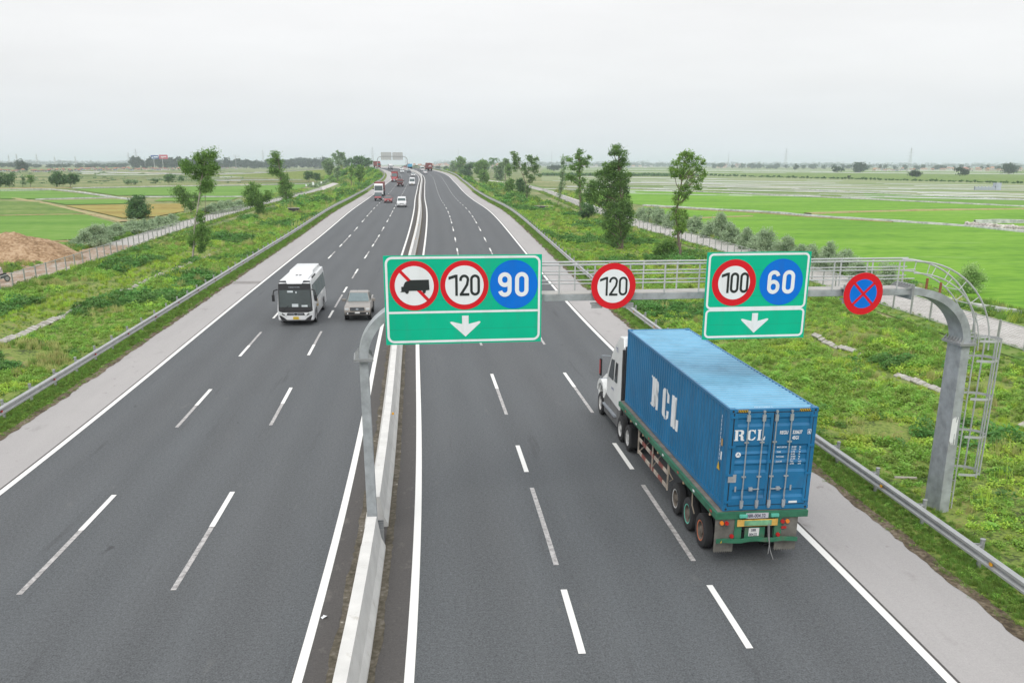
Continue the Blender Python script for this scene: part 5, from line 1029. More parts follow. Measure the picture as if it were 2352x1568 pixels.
# ---- minibuses
def minibus(name, lab, s, o, toward, L, W, H, bm, nose=.9, group=None):
    t = place(name, lab, 'van', s, o, toward, group); f = L / 2
    body(t, [(-f, .4), (-f, H - .25), (-f + .15, H), (f - nose - .9, H), (f - nose, H - .15), (f - .42 if nose > .7 else f - .25, 1.22), (f - .05, .95), (f, .6), (f, .36), (f - .1, .28), (-f + .1, .28)], [(.3, W / 2 - .05), (.6, W / 2), (1.1, W / 2), (H, W / 2 - .16)], bm, bevel=.08)
    y0, z0, y1, z1_ = (f - .42 if nose > .7 else f - .25), 1.22, f - nose, H - .15
    q = lambda k: (y0 + (y1 - y0) * k, z0 + (z1_ - z0) * k)
    a, b = q(.06), q(.90); pane(t, [(-W / 2 + .12, a[0] + .01, a[1]), (W / 2 - .12, a[0] + .01, a[1]), (W / 2 - .22, b[0] + .01, b[1]), (-W / 2 + .22, b[0] + .01, b[1])], M_glassb, 'windscreen')
    for sg in (-1, 1):
        for i in range(3):
            ya = f - nose - .35 - i * (L - nose - .9) / 3; yb = ya - (L - nose - .9) / 3 + .12; x = lambda z: sg * (float(np.interp(z, [1.1, H], [W / 2, W / 2 - .16])) + .004)
            pane(t, [(x(1.25), ya, 1.25), (x(1.25), yb, 1.25), (x(H - .35), yb, H - .35), (x(H - .35), ya - (.3 if i == 0 else 0), H - .35)], M_glassb, 'side_window')
        MB().box(*sorted((sg * (W / 2 - .05), sg * (W / 2 - .25))), -f - .012, -f + .05, .8, 1.15).build('tail_light', M_lred, t)
    pane(t, [(-W / 2 + .2, -f - .0, 1.25), (W / 2 - .2, -f - .0, 1.25), (W / 2 - .28, -f - .0, H - .38), (-W / 2 + .28, -f - .0, H - .38)], M_glassb, 'rear_window')
    front_kit(t, f, .34, W, .74, grille=(.45, .10), hl=(.26, .14), plate=M_ply if 'yellow' in lab else M_plate, zp=.42); mirrors(t, W, f - .75, 1.35); wheels4(t, (f - .85, -f + 1.1), .34, W / 2 - .02); return t
minibus('minibus', 'silver-white minibus in the lane by the barrier, in front of the small red car', 199.2, -3.75, True, 4.8, 1.88, 1.98, M_wbody)
minibus('panel_minibus', 'tall white minibus with a yellow plate beside the loaded truck', 351, -3.2, True, 5.8, 2.05, 2.55, M_wbody, nose=1.2)
minibus('minibus', 'white minibus driving away beside the far red container truck', 541, 6.4, False, 5.4, 1.95, 2.3, M_wbody, nose=.6)
car('car', 'small red hatchback between the dark van and the silver-white minibus', 'car', 221, -7.15, True, M_rbody, 'sedan')
# dark small truck
t = place('small_truck', 'dark grey and maroon small truck directly in front of the white lorry', 'truck', 233.5, -9.9, True); f = 2.2
body(t, [(-.2, .45), (-.2, 1.9), (.9, 1.95), (1.35, 1.86), (1.95, 1.12), (f, .85), (f, .40), (f - .15, .32), (-.2, .35)], [(.3, .84), (.6, .88), (1.1, .88), (1.95, .74)], M_darkb, 'cab')
pane(t, [(-.76, 1.93, 1.16), (.76, 1.93, 1.16), (.66, 1.42, 1.80), (-.66, 1.42, 1.80)], M_glassb, 'windscreen'); MB().prism([(-.82, .72), (.82, .72), (.74, 1.04), (-.74, 1.04)], lambda x, z: (x, f - .09 - (z - .85) * .4, z), lambda x, z: (x, f + .02 - (z - .85) * .4, z)).build('bonnet_panel', M_rbody, t)
front_kit(t, f, .38, 1.76, .78, grille=(.3, .1), hl=(.2, .2), zp=.5); mirrors(t, 1.76, 1.5, 1.3)
body(t, [(-f, .55), (-f, 1.75), (-.3, 1.75), (-.3, .55)], [(.5, .82), (1.8, .82)], M_darkb, 'cargo_box', .03); wheels4(t, (1.3, -1.4), .33, .80)
# ---- lorries facing us
def lorry(lab, s, o, L, W, Hc, cabm, boxm, Hb, toward=True, group=None, conv=False, name='lorry', gap=0):
    t = place(name, lab, 'truck', s, o, toward, group); f = L / 2
    if not conv:
        body(t, [(f - 2.1, .6), (f - 2.1, Hc), (f - .6, Hc), (f - .12, Hc - .35), (f, 1.35), (f, .5), (f - .1, .4), (f - 2.1, .45)], [(.4, W / 2 - .04), (1, W / 2), (Hc, W / 2 - .10)], cabm, 'cab')
        pane(t, [(-W / 2 + .14, f - .015, 1.50), (W / 2 - .14, f - .015, 1.50), (W / 2 - .22, f - .12, Hc - .50), (-W / 2 + .22, f - .12, Hc - .50)], M_glassb, 'windscreen')
        front_kit(t, f, .45, W, .85, grille=(.7, .30), hl=(.3, .22), zp=.6); mirrors(t, W, f - .2, 2.0, None, 1.8); cb = f - 2.2
    else:
        body(t, [(f - 4.1, .5), (f - 4.1, Hc), (f - 3.2, Hc), (f - 2.1, 2.0), (f - 2.0, .5)], [(.4, W / 2), (2, W / 2), (Hc, W / 2 - .16)], cabm, 'cab')
        body(t, [(f - 2.2, .55), (f - 2.2, 1.95), (f - .6, 1.7), (f, 1.3), (f, .5), (f - .2, .4)], [(.4, W / 2), (.9, W / 2), (1.4, W / 2 - .35), (2, W / 2 - .45)], cabm, 'hood', .1)
        pane(t, [(-W / 2 + .14, f - 2.12, 2.02), (W / 2 - .14, f - 2.12, 2.02), (W / 2 - .22, f - 2.95, Hc - .35), (-W / 2 + .22, f - 2.95, Hc - .35)], M_glassb, 'windscreen')
        front_kit(t, f, .45, W, .85, grille=(.42, .0 + .7), hl=(.3, .25), zp=.5, gm=M_chr); mirrors(t, W, f - 2.2, 2.1, None, 1.8); cb = f - 4.3
    if boxm:
        bx = MB().box(-W / 2, W / 2, -f, cb, 1.25, Hb).build('cargo_box', boxm, t, bevel=.03)
        MB().box(-W / 2, W / 2, -f - .02, cb, 1.05, 1.24).build('chassis', M_dark, t)
    wheels4(t, (f - 1.2,), .5, W / 2 - .03, .28); wheels4(t, (-f + 1.4, -f + 2.7), .5, W / 2 - .03, .28, dual=True)
    for sg in (-1, 1): MB().box(*sorted((sg * (W / 2 - .1), sg * (W / 2 - .4))), -f - .04, -f - .02, .85, 1.0).build('tail_light', M_lred, t)
    return t
lorry('tall white lorry with a maroon container in the outer left lane', 267, -10.95, 13, 2.45, 3.25, M_wbody, M_maroon, 3.55)
lorry('long-nosed red truck in the outer left lane behind the white lorry', 397, -10.9, 13, 2.45, 3.6, M_rbody, M_maroon, 3.9, conv=True)
t = lorry('flatbed truck with a maroon cab carrying pale bundled cargo', 341, -7.2, 8, 2.2, 2.5, mat('maroon_cab', (.12, .03, .03), .4), None, 0)
MB().box(-1.1, 1.1, -4, 1.7, .9, 1.15).build('cargo_bed', M_wbody, t); m = MB(); random.seed(11)
for i in range(14):
    x, y = random.uniform(-.8, .8), random.uniform(-3.6, 1.3); a = random.uniform(.25, .45); m.lathe([(0, -.5), (a * .8, -.5), (a, -.2), (a, .2), (a * .7, .5), (0, .55)], (x, y, 1.5 + random.random() * .9), 'xyz'[i % 3], 10)
m.build('bundled_cargo', M_cargo, t, smooth=True); MB().lathe([(.28, -.1), (.45, -.1), (.45, .1), (.28, .1)], (.1, 1.5, 2.75), 'y', 16, closed=True).build('strapped_tyre', M_tyre, t)
lorry('white box truck far off on the left bend, behind the red long-nosed truck', 566, -8.4, 6.5, 2.2, 2.6, M_wbody, M_wbody, 2.9, name='box_truck')
lorry('red container lorry at the far end of the left bend', 606, -11.0, 13, 2.45, 3.3, M_rbody, M_maroon, 3.9)
t = lorry('dark red container lorry driving away in the right carriageway at the top of the rise', 546, 10.7, 13, 2.45, 3.2, M_rbody, M_maroon, 3.95, toward=False)
text('LAFE', 1.3, M_lwhite, t, Matrix.Translation((-.98, -6.54, 2.1)) @ Matrix.Rotation(math.pi / 2, 4, 'X'), 'side_lettering', bold=.03, sx=.62)
car('car', 'small white multi-seat car close behind the tall white minibus', 'car', 456, -3.6, True, M_wbody, 'suv')
car('car', 'white and black off-road car ahead of the distant white sedan', 'car', 503, -7.4, True, M_wbody, 'suv')
car('car', 'dark sedan in the lane by the barrier on the far bend', 'car', 508, -3.6, True, M_darkb, 'sedan')
car('car', 'distant white sedan on the far bend behind the off-road car', 'car', 552, -4.0, True, M_wbody, 'sedan')
car('car', 'white saloon driving away in the inner lane of the right carriageway', 'car', 493, 3.7, False, M_wbody, 'suv')
car('car', 'tiny red car disappearing behind the far barrier', 'car', 588, 3.2, False, M_rbody, 'sedan')
t = lorry('light blue coach-like truck cresting the rise in the right carriageway', 574, 3.6, 7, 2.3, 2.5, M_blueb, M_blueb, 2.9, toward=True if False else False, name='box_truck')
# litter, markers
def bit(name, lab, cat, P, m, r, n=9, seed=1):
    random.seed(seed); mb = MB(); V = []; 
    for i in range(n): a = 2 * math.pi * i / n; q = r * random.uniform(.6, 1.1); V.append((P.x + q * math.cos(a), P.y + q * math.sin(a) * .8, P.z + random.uniform(.0, .06)))
    mb.add(V + [(P.x, P.y, P.z + .07)], [(i, (i + 1) % n, n) for i in range(n)]); o = mb.build(name, m); return tag(o, lab, cat)
bit('litter', 'scrap of white litter on the asphalt left of the barrier', 'litter', rp(21.0, -.98, .01), M_lwhite, .10)
# ================================================================ foliage
def leafmat(name, c1, c2, tr=.32, rnd=0, sc=.9, k=2.45):
    c1 = tuple(x * k for x in c1); c2 = tuple(x * k for x in c2)
    return mat(name, c1, .6, var=0, col2=c2, vscale=sc, trans=tr, spec=.3, rndobj=rnd, detail=3)
M_leafA = leafmat('leaf_acacia', (.045, .095, .022), (.10, .165, .04)); M_leafB = leafmat('leaf_dark', (.028, .065, .025), (.06, .11, .038)); M_leafC = leafmat('leaf_light', (.075, .14, .03), (.16, .23, .06))
M_leafD = leafmat('leaf_silver', (.17, .24, .14), (.30, .37, .24), k=1.6); M_leafE = leafmat('leaf_eucalypt', (.07, .115, .06), (.14, .19, .10)); M_far = leafmat('leaf_far', (.035, .07, .04), (.06, .105, .06), .1, sc=.05, k=1.)
M_bark = mat('bark', (.16, .125, .10), .9, var=.3, vscale=4, bump=.3); M_barkp = mat('bark_pale', (.34, .31, .27), .9, var=.3, vscale=4)
def leaves(centres, radii, n, size, asp=.55, sub=15, sub_r=.36, droop=.0):
    """many small leaf faces gathered in sprays spread through each clump"""
    P = []
    A = np.array([r[0] * r[2] for r in radii]) ** 1.0; cnt = np.maximum(12, (n * A / A.sum()).astype(int))
    for c, r, k in zip(centres, radii, cnt):
        ns = max(4, int(sub * (1 + .5 * rng.random()))); d = rng.normal(size=(ns, 3)); d /= np.linalg.norm(d, axis=1)[:, None]
        q = d * (rng.random((ns, 1)) ** .45) * .82; w_ = rng.integers(0, ns, k); p = q[w_] + rng.normal(size=(k, 3)) * sub_r * (.35 + .5 * rng.random((ns, 1))[w_])
        P.append(np.array(c)[None] + p * np.array(r)[None])
    P = np.concatenate(P); k = len(P); a = rng.normal(size=(k, 3)); a[:, 2] -= droop; a /= np.linalg.norm(a, axis=1)[:, None]
    up_ = rng.normal(size=(k, 3)) + np.array([0, 0, .9]); b = np.cross(up_, a); b /= np.linalg.norm(b, axis=1)[:, None] + 1e-9
    s = size * (.6 + .8 * rng.random((k, 1))); V = np.stack([P - a * s * .5, P + b * s * asp * .5, P + a * s * .5, P - b * s * asp * .5], 1).reshape(-1, 3)
    return V, np.arange(4 * k).reshape(k, 4)
def tree(name, lab, cat, base, clumps, m=None, conv=None, dens_=1.0, leaf=None, group=None, bark=None, trunk=None, depthr=.85, tr=None, z0=None, cen_jit=.35, limbs=True, asp=.55):
    cv = conv or (lambda x, y: (x, y)); k = cv(1, 0)[0] - cv(0, 0)[0]
    b = cv(*base); P0 = atg(*b) if z0 is None else at(b[0], b[1], z0); d = depth(P0); ppm = F / d
    m = m or M_leafA; t = thing(name, lab, cat, P0, 0, group); C = []; Rr = []; area = 0
    for (x, y, rx, ry) in clumps:
        rx, ry = rx * k * 1.28, ry * k * 1.15; u, v = cv(x, y); dy = random.uniform(-cen_jit, cen_jit) * rx / ppm; p = up(u, v, P0, dy) - P0
        C.append(tuple(p)); Rr.append((rx / ppm, rx / ppm * depthr, ry / ppm)); area += math.pi * rx * ry / ppm ** 2
    L_ = leaf or max(.15, d * .0015); n = int(min(42000, dens_ * 3.4 * area / (L_ * L_ * asp * .5)))
    V, Fq = leaves(C, Rr, n, L_, asp); npmesh('crown', V, Fq, m, t)
    # trunk and limbs
    low = min(C, key=lambda c: c[2]); top = max(C, key=lambda c: c[2]); H = top[2]; r0 = tr or max(.10, .018 * H + .04); bk = bark or M_bark
    mb = MB()
    if trunk: pts = [Vector((0, 0, -.1))] + [up(*cv(*q), P0) - P0 for q in trunk]
    else: pts = [Vector((0, 0, -.1))] + [Vector((top[0] * q + random.uniform(-.1, .1) * H * .2, top[1] * q, H * q)) for q in (.25, .5, .75, .95)]
    mb.path(pts, r0, 7, r1=r0 * .25)
    if limbs:
        for c in C:
            c = Vector(c); j = min(range(len(pts)), key=lambda i: (pts[i] - (c - Vector((0, 0, .25 * H * .5)))).length); a = pts[j]
            if (c - a).length > .4: mid = a.lerp(c, .5) + Vector((random.uniform(-.1, .1), random.uniform(-.1, .1), -.06)) * (c - a).length; mb.path([a, mid, c], r0 * .32, 5, r1=r0 * .12)
    mb.build('trunk', bk, t, smooth=True); return t
random.seed(21)
zE = lambda X, Y: (621.7 + .1007 * X, 319.8 + .1007 * Y)
z6 = lambda X, Y: (1018.5 + .1259 * X, 319.8 + .1259 * Y)
z3 = lambda X, Y: (947.5 + .3021 * X, 296.1 + .3021 * Y)
gv = gB = 0
# ---- left side
tree('tall_tree', 'tall slender tree with a bare pale trunk, nearest the road on the left', 'tree', (1255, 855), [(1360, 160, 48, 38), (1300, 185, 42, 36), (1330, 240, 62, 42), (1230, 245, 52, 46), (1385, 265, 36, 46), (1290, 300, 60, 32), (1205, 230, 30, 26), (1345, 300, 40, 30), (1330, 375, 40, 42), (1350, 350, 34, 26), (1305, 580, 26, 46), (1325, 660, 46, 42), (1270, 690, 44, 46), (1330, 730, 36, 46), (1250, 750, 24, 30), (1312, 785, 30, 26)], conv=z1, dens_=1.1, bark=M_barkp, trunk=[(1262, 760), (1268, 640), (1285, 540), (1300, 430), (1312, 330), (1330, 240), (1345, 170)], tr=.13)
tree('roadside_tree', 'leaning small tree left of the tall slender tree', 'tree', (1248, 562), [(1170, 405, 46, 38), (1215, 450, 46, 40), (1235, 500, 40, 34), (1285, 450, 24, 36), (1190, 470, 36, 26)], conv=z1, trunk=[(1245, 530), (1238, 500), (1210, 450)])
tree('roadside_tree', 'thin-stemmed tree right behind the tall slender tree', 'tree', (1336, 622), [(1345, 350, 44, 36), (1360, 385, 34, 30), (1330, 400, 26, 22)], conv=z1, trunk=[(1337, 540), (1338, 460), (1342, 390)], tr=.07)
tree('round_tree', 'round dark green tree beside the ochre field', 'tree', (900, 583), [(905, 462, 40, 30), (880, 500, 52, 36), (930, 505, 46, 36), (860, 540, 38, 34), (905, 545, 60, 36), (950, 545, 30, 32), (880, 570, 50, 16)], m=M_leafB, conv=z1, z0=0, dens_=1.3)
tree('round_tree', 'bushy tree right by the left fence, close before the tall leaning pair', 'tree', (1690, 566), [(1645, 385, 44, 36), (1625, 430, 46, 40), (1665, 450, 50, 44), (1640, 480, 46, 32), (1690, 500, 34, 40), (1745, 425, 28, 24), (1735, 455, 26, 22), (1690, 540, 26, 24)], conv=z1, dens_=1.2)
tree('tall_tree', 'tall open-crowned tree behind the left fence with a heavy lower crown', 'tree', (1875, 498), [(1800, 165, 34, 24), (1775, 210, 34, 30), (1810, 220, 30, 30), (1770, 270, 26, 30), (1805, 275, 34, 30), (1830, 300, 30, 24), (1850, 340, 40, 32), (1880, 370, 38, 34), (1845, 400, 34, 30), (1880, 430, 38, 34), (1865, 465, 28, 22)], conv=z1, m=M_leafA)
tree('round_tree', 'dark tree on the far left edge standing before the meadow', 'tree', (62, 384), [(55, 310, 40, 26), (70, 340, 32, 30), (30, 345, 28, 24)], m=M_leafB, conv=z1, z0=0); tree('round_tree', 'dark tree cut by the left picture edge', 'tree', (2, 384), [(0, 325, 22, 28), (-20, 340, 30, 28)], m=M_leafB, conv=z1, z0=0)
tree('small_tree', 'narrow small tree between the two round trees on the far left', 'tree', (148, 380), [(148, 325, 13, 18), (150, 352, 15, 18)], m=M_leafE, conv=z1, z0=0); tree('small_tree', 'small round tree on a thin stem at the far left', 'tree', (200, 380), [(195, 318, 26, 18), (205, 340, 20, 14)], m=M_leafA, conv=z1, z0=0)
tree('dark_tree', 'left one of the dark pair of trees above the green paddies', 'tree', (372, 380), [(370, 300, 38, 24), (345, 330, 26, 26), (385, 335, 38, 30)], m=M_leafB, conv=z1, z0=0, dens_=1.4); tree('dark_tree', 'right one of the dark pair of trees above the green paddies', 'tree', (455, 380), [(480, 305, 26, 20), (440, 325, 34, 28), (475, 335, 36, 28)], m=M_leafB, conv=z1, z0=0, dens_=1.4)
tree('broad_tree', 'broad grey-green tree rising above the red village roofs', 'tree', (137, 277), [(135, 222, 30, 18), (120, 245, 30, 22), (155, 248, 26, 22), (140, 262, 34, 14)], m=M_far, conv=z1, z0=0, limbs=False)
tree('small_tree', 'round field tree left of the tall slender tree', 'tree', (1102, 365), [(1100, 312, 34, 18), (1105, 335, 28, 16)], m=M_leafB, conv=z1, z0=0); tree('small_tree', 'smallest field tree in the meadow strip', 'tree', (1012, 360), [(1012, 338, 18, 16)], m=M_leafB, conv=z1, z0=0); tree('small_tree', 'field tree hiding behind the tall slender tree crown', 'tree', (1185, 352), [(1185, 322, 22, 18)], m=M_leafB, conv=z1, z0=0)
tree('field_bush', 'low pale bush in the meadow beyond the paddies', 'bush', (850, 364), [(830, 345, 26, 16), (868, 345, 26, 16)], m=M_leafE, conv=z1, z0=0, limbs=False); tree('field_bush', 'small lone bush on the left bank before the far trees', 'bush', (2110, 468), [(2110, 442, 22, 18), (2100, 455, 16, 12)], m=M_leafA, conv=z1)
tree('dark_tree', 'left of two joined dark trees beside the far path', 'tree', (865, 985), [(820, 790, 70, 60), (880, 840, 80, 70), (830, 880, 60, 50), (920, 780, 50, 50)], m=M_leafB, conv=zE, z0=0); tree('dark_tree', 'right of two joined dark trees beside the far path', 'tree', (1050, 985), [(1050, 810, 70, 50), (1030, 870, 60, 50), (1100, 870, 50, 50)], m=M_leafB, conv=zE, z0=0)
tree('tall_tree', 'tallest grey-green tree of the far left clump', 'tree', (1640, 860), [(1525, 280, 32, 26), (1560, 330, 50, 40), (1630, 340, 50, 50), (1450, 360, 50, 36), (1520, 420, 90, 60), (1640, 430, 50, 60), (1560, 520, 90, 70), (1600, 620, 70, 80)], m=M_leafE, conv=zE, dens_=1.6)
tree('tall_tree', 'broad grey-green tree at the left end of the far clump', 'tree', (1370, 905), [(1330, 500, 100, 60), (1250, 560, 80, 70), (1380, 600, 90, 70), (1290, 650, 90, 60), (1350, 730, 80, 70), (1400, 820, 60, 60)], m=M_leafE, conv=zE, dens_=1.6)
tree('slender_tree', 'pale slender tree beside the bend of the far path', 'tree', (1520, 930), [(1500, 700, 50, 60), (1530, 780, 60, 60), (1500, 860, 60, 40), (1550, 640, 30, 40)], m=M_leafE, conv=zE, dens_=1.6)
tree('dark_tree', 'dark round tree behind the bend of the far path', 'tree', (1740, 790), [(1700, 480, 60, 50), (1740, 560, 80, 70), (1710, 660, 80, 70), (1760, 730, 60, 40), (1820, 480, 60, 50)], m=M_leafB, conv=zE, dens_=1.6)
tree('dark_tree', 'large dark dome-shaped tree of the far left clump', 'tree', (2000, 840), [(1960, 440, 80, 50), (2070, 430, 80, 50), (1900, 500, 70, 60), (2030, 520, 100, 60), (2140, 510, 70, 60), (1980, 610, 110, 70), (2110, 620, 80, 60)], m=M_leafB, conv=zE, dens_=1.6)
tree('dark_tree', 'dark tree leaning towards the far guardrail bend', 'tree', (2215, 870), [(2200, 470, 70, 40), (2260, 530, 60, 60), (2180, 580, 60, 60), (2210, 690, 60, 70), (2220, 790, 70, 60), (2170, 830, 50, 40)], m=M_leafB, conv=zE, dens_=1.6)
tree('young_tree', 'bright green young tree in front of the dark dome-shaped tree', 'tree', (2035, 1035), [(1990, 650, 60, 60), (2080, 660, 60, 60), (2030, 740, 80, 70), (1960, 780, 50, 60), (2020, 840, 80, 60), (2040, 910, 60, 50)], m=M_leafA, conv=zE, dens_=1.6)
tree('young_tree', 'thin-stemmed young tree left of the bright green one', 'tree', (1840, 1110), [(1860, 620, 50, 50), (1830, 700, 60, 60), (1870, 770, 50, 50), (1825, 890, 32, 50)], m=M_leafA, conv=zE, trunk=[(1838, 1000), (1835, 850), (1850, 700)])
# ---- right side
tree('big_tree', 'largest dense tree on the right bank, beside the top of the gantry sign', 'tree', (715, 1366), [(655, 40, 70, 48), (690, 110, 84, 50), (610, 120, 50, 46), (740, 190, 66, 46), (720, 255, 80, 46), (620, 265, 90, 60), (500, 285, 46, 46), (540, 330, 90, 60), (680, 360, 110, 70), (450, 390, 80, 60), (780, 420, 56, 70), (560, 440, 120, 80), (720, 490, 80, 70), (410, 510, 100, 64), (640, 560, 120, 80), (300, 560, 90, 60), (760, 590, 50, 70), (440, 620, 110, 70), (280, 650, 80, 60), (600, 670, 110, 80), (350, 720, 90, 56), (740, 720, 80, 80), (520, 770, 90, 70), (650, 820, 120, 80), (780, 830, 66, 80), (530, 890, 80, 70), (690, 930, 120, 80), (820, 930, 60, 80), (560, 1000, 90, 70), (750, 1040, 110, 70), (480, 1060, 50, 50), (640, 1110, 110, 70), (780, 1130, 60, 60), (560, 1180, 60, 60), (640, 1240, 70, 60), (720, 1200, 60, 60), (600, 1290, 40, 40)], conv=z4, m=leafmat('leaf_big_tree', (.034, .072, .02), (.085, .145, .038)), dens_=.95, trunk=[(712, 1250), (700, 1100), (685, 950), (700, 750), (690, 560), (680, 350), (670, 120)], tr=.24)
tree('leafy_shrub', 'dense shrub at the foot and left of the largest tree', 'bush', (225, 975), [(250, 840, 80, 60), (200, 900, 60, 50), (280, 910, 60, 50), (330, 850, 60, 60)], conv=z4, m=M_leafB, dens_=1.2)
tree('tall_tree', 'tall gappy tree left of the largest tree', 'tree', (175, 900), [(165, 95, 46, 36), (140, 160, 44, 44), (190, 200, 60, 44), (280, 175, 36, 36), (250, 250, 50, 46), (130, 260, 66, 40), (70, 300, 50, 46), (170, 320, 44, 50), (30, 210, 36, 30), (155, 400, 32, 40), (60, 440, 60, 40), (130, 480, 60, 40), (210, 480, 40, 50), (170, 560, 40, 50), (140, 620, 40, 40), (190, 690, 32, 60), (200, 780, 30, 50), (20, 420, 50, 40)], conv=z4, dens_=1.0, m=M_leafA)
tree('slender_tree', 'pale spindly tree with a bent stem between the gappy trees', 'tree', (1103, 602), [(1165, 222, 34, 20), (1195, 232, 26, 18), (1140, 260, 18, 26), (1155, 300, 22, 26), (1135, 350, 22, 26), (1150, 370, 26, 22), (1140, 410, 24, 24), (1128, 450, 24, 30), (1118, 500, 16, 24), (1180, 380, 24, 16)], conv=z3, m=M_leafE, dens_=.6, trunk=[(1106, 560), (1122, 520), (1135, 440), (1142, 350), (1155, 260)], tr=.09)
tree('tall_tree', 'forked tall tree with a leaning trunk on the right bank', 'tree', (1525, 1162), [(1285, 265, 66, 44), (1310, 330, 66, 44), (1300, 400, 70, 50), (1330, 470, 70, 50), (1300, 540, 50, 46), (1380, 370, 36, 36), (1470, 470, 44, 46), (1480, 550, 60, 50), (1510, 620, 50, 40), (1590, 370, 66, 50), (1560, 310, 50, 30), (1700, 350, 44, 50), (1640, 440, 60, 50), (1700, 500, 60, 50), (1620, 540, 66, 50), (1680, 600, 50, 40), (1760, 660, 28, 30), (1580, 680, 66, 50), (1640, 720, 40, 40), (1580, 780, 50, 36), (1540, 880, 50, 50), (1545, 960, 50, 60), (1520, 1010, 34, 30)], conv=z6, m=leafmat('leaf_forked', (.045, .085, .03), (.11, .16, .065)), dens_=.9, trunk=[(1525, 1060), (1520, 900), (1500, 800), (1450, 660), (1400, 540), (1390, 440)], tr=.16)
tree('tall_tree', 'tall open tree with hanging sprays next to the overhead sign with 100 and 60', 'tree', (1470, 1500), [(1560, 110, 60, 40), (1500, 140, 46, 36), (1620, 140, 50, 40), (1460, 190, 40, 36), (1580, 190, 60, 50), (1700, 190, 46, 36), (1770, 240, 36, 50), (1420, 250, 60, 44), (1520, 280, 60, 50), (1640, 280, 60, 50), (1390, 330, 60, 50), (1720, 330, 50, 50), (1480, 350, 60, 50), (1600, 370, 50, 50), (1790, 380, 30, 60), (1400, 410, 50, 40), (1500, 430, 40, 50), (1740, 440, 46, 44), (1640, 470, 56, 50), (1680, 560, 60, 50), (1560, 540, 50, 50), (1500, 570, 60, 50), (1600, 620, 50, 30), (1460, 640, 60, 50), (1540, 680, 46, 50), (1400, 700, 50, 40), (1440, 760, 50, 36), (1390, 860, 66, 50), (1480, 890, 60, 50), (1540, 920, 40, 60), (1400, 950, 60, 50), (1470, 1000, 66, 50), (1530, 1050, 50, 60), (1440, 1090, 60, 50), (1390, 1170, 36, 36), (1490, 1130, 40, 40)], conv=z4, m=leafmat('leaf_sprays', (.055, .11, .022), (.13, .20, .045)), dens_=.85, trunk=[(1475, 1380), (1445, 1200), (1430, 1000), (1435, 800), (1470, 600), (1500, 450), (1530, 250)], tr=.2)
tree('leafy_shrub', 'wide shrub at the foot of the open tree with hanging sprays', 'bush', (1300, 1470), [(1300, 1300, 90, 60), (1200, 1350, 70, 60), (1380, 1320, 60, 60), (1280, 1390, 90, 50), (1170, 1400, 50, 40)], conv=z4, m=M_leafA, dens_=1.1)
for b, cl, lab, mm in (((1190, 1005), [(1200, 800, 70, 60), (1250, 760, 50, 50), (1170, 870, 66, 60), (1240, 870, 60, 60), (1190, 950, 70, 50)], 'bushy tree left of the forked tall tree', M_leafA), ((1430, 1000), [(1400, 760, 56, 50), (1370, 830, 50, 60), (1440, 850, 60, 60), (1400, 920, 60, 50), (1450, 950, 50, 50)], 'bushy tree touching the forked tall tree', M_leafB),
                       ((1195, 790), [(1200, 510, 60, 60), (1190, 590, 56, 50), (1190, 650, 40, 30)], 'brown-footed tree behind the bushy tree', M_leafA), ((1130, 760), [(1130, 390, 50, 40), (1090, 440, 60, 50), (1160, 440, 40, 60), (1050, 500, 50, 50), (1060, 600, 60, 70), (960, 580, 60, 80), (1020, 680, 80, 60)], 'greyish tree right of the palms', M_leafE),
                       ((765, 825), [(720, 600, 66, 50), (700, 680, 60, 60), (780, 690, 56, 60), (740, 760, 66, 50)], 'light green tree at the edge of the bank before the palms', M_leafA), ((700, 720), [(700, 420, 90, 40), (640, 480, 70, 60), (760, 480, 66, 60), (700, 550, 90, 60), (620, 580, 60, 60)], 'dome-shaped tree left of the palms', M_leafA),
                       ((440, 700), [(440, 520, 66, 60), (500, 480, 60, 50), (400, 590, 66, 60), (470, 620, 66, 60), (420, 660, 60, 40)], 'dark leafy tree beyond the right guardrail bend', M_leafB), ((330, 660), [(310, 370, 60, 44), (360, 420, 60, 50), (280, 460, 50, 60), (330, 520, 60, 50), (320, 590, 50, 50)], 'tallest tree beyond the right guardrail bend', M_leafA),
                       ((200, 640), [(190, 440, 56, 50), (150, 500, 50, 40), (220, 530, 60, 60), (170, 590, 60, 40)], 'grey-green tree beyond the right guardrail bend', M_leafE), ((60, 600), [(50, 530, 50, 30), (30, 570, 50, 30), (100, 570, 50, 30)], 'low tree left of the trees beyond the right guardrail bend', M_leafB)):
    tree('roadside_tree', lab, 'tree', b, cl, conv=z6, m=mm, dens_=1.8)
for b, lab in (((880, 865), 'left bush'), ((960, 868), 'middle bush'), ((1050, 880), 'right bush')): tree('leafy_shrub', lab + ' of three at the fence between palms and bushy tree', 'bush', b, [(b[0] - 20, b[1] - 60, 44, 40), (b[0] + 25, b[1] - 45, 40, 36)], conv=z6, m=M_leafC)
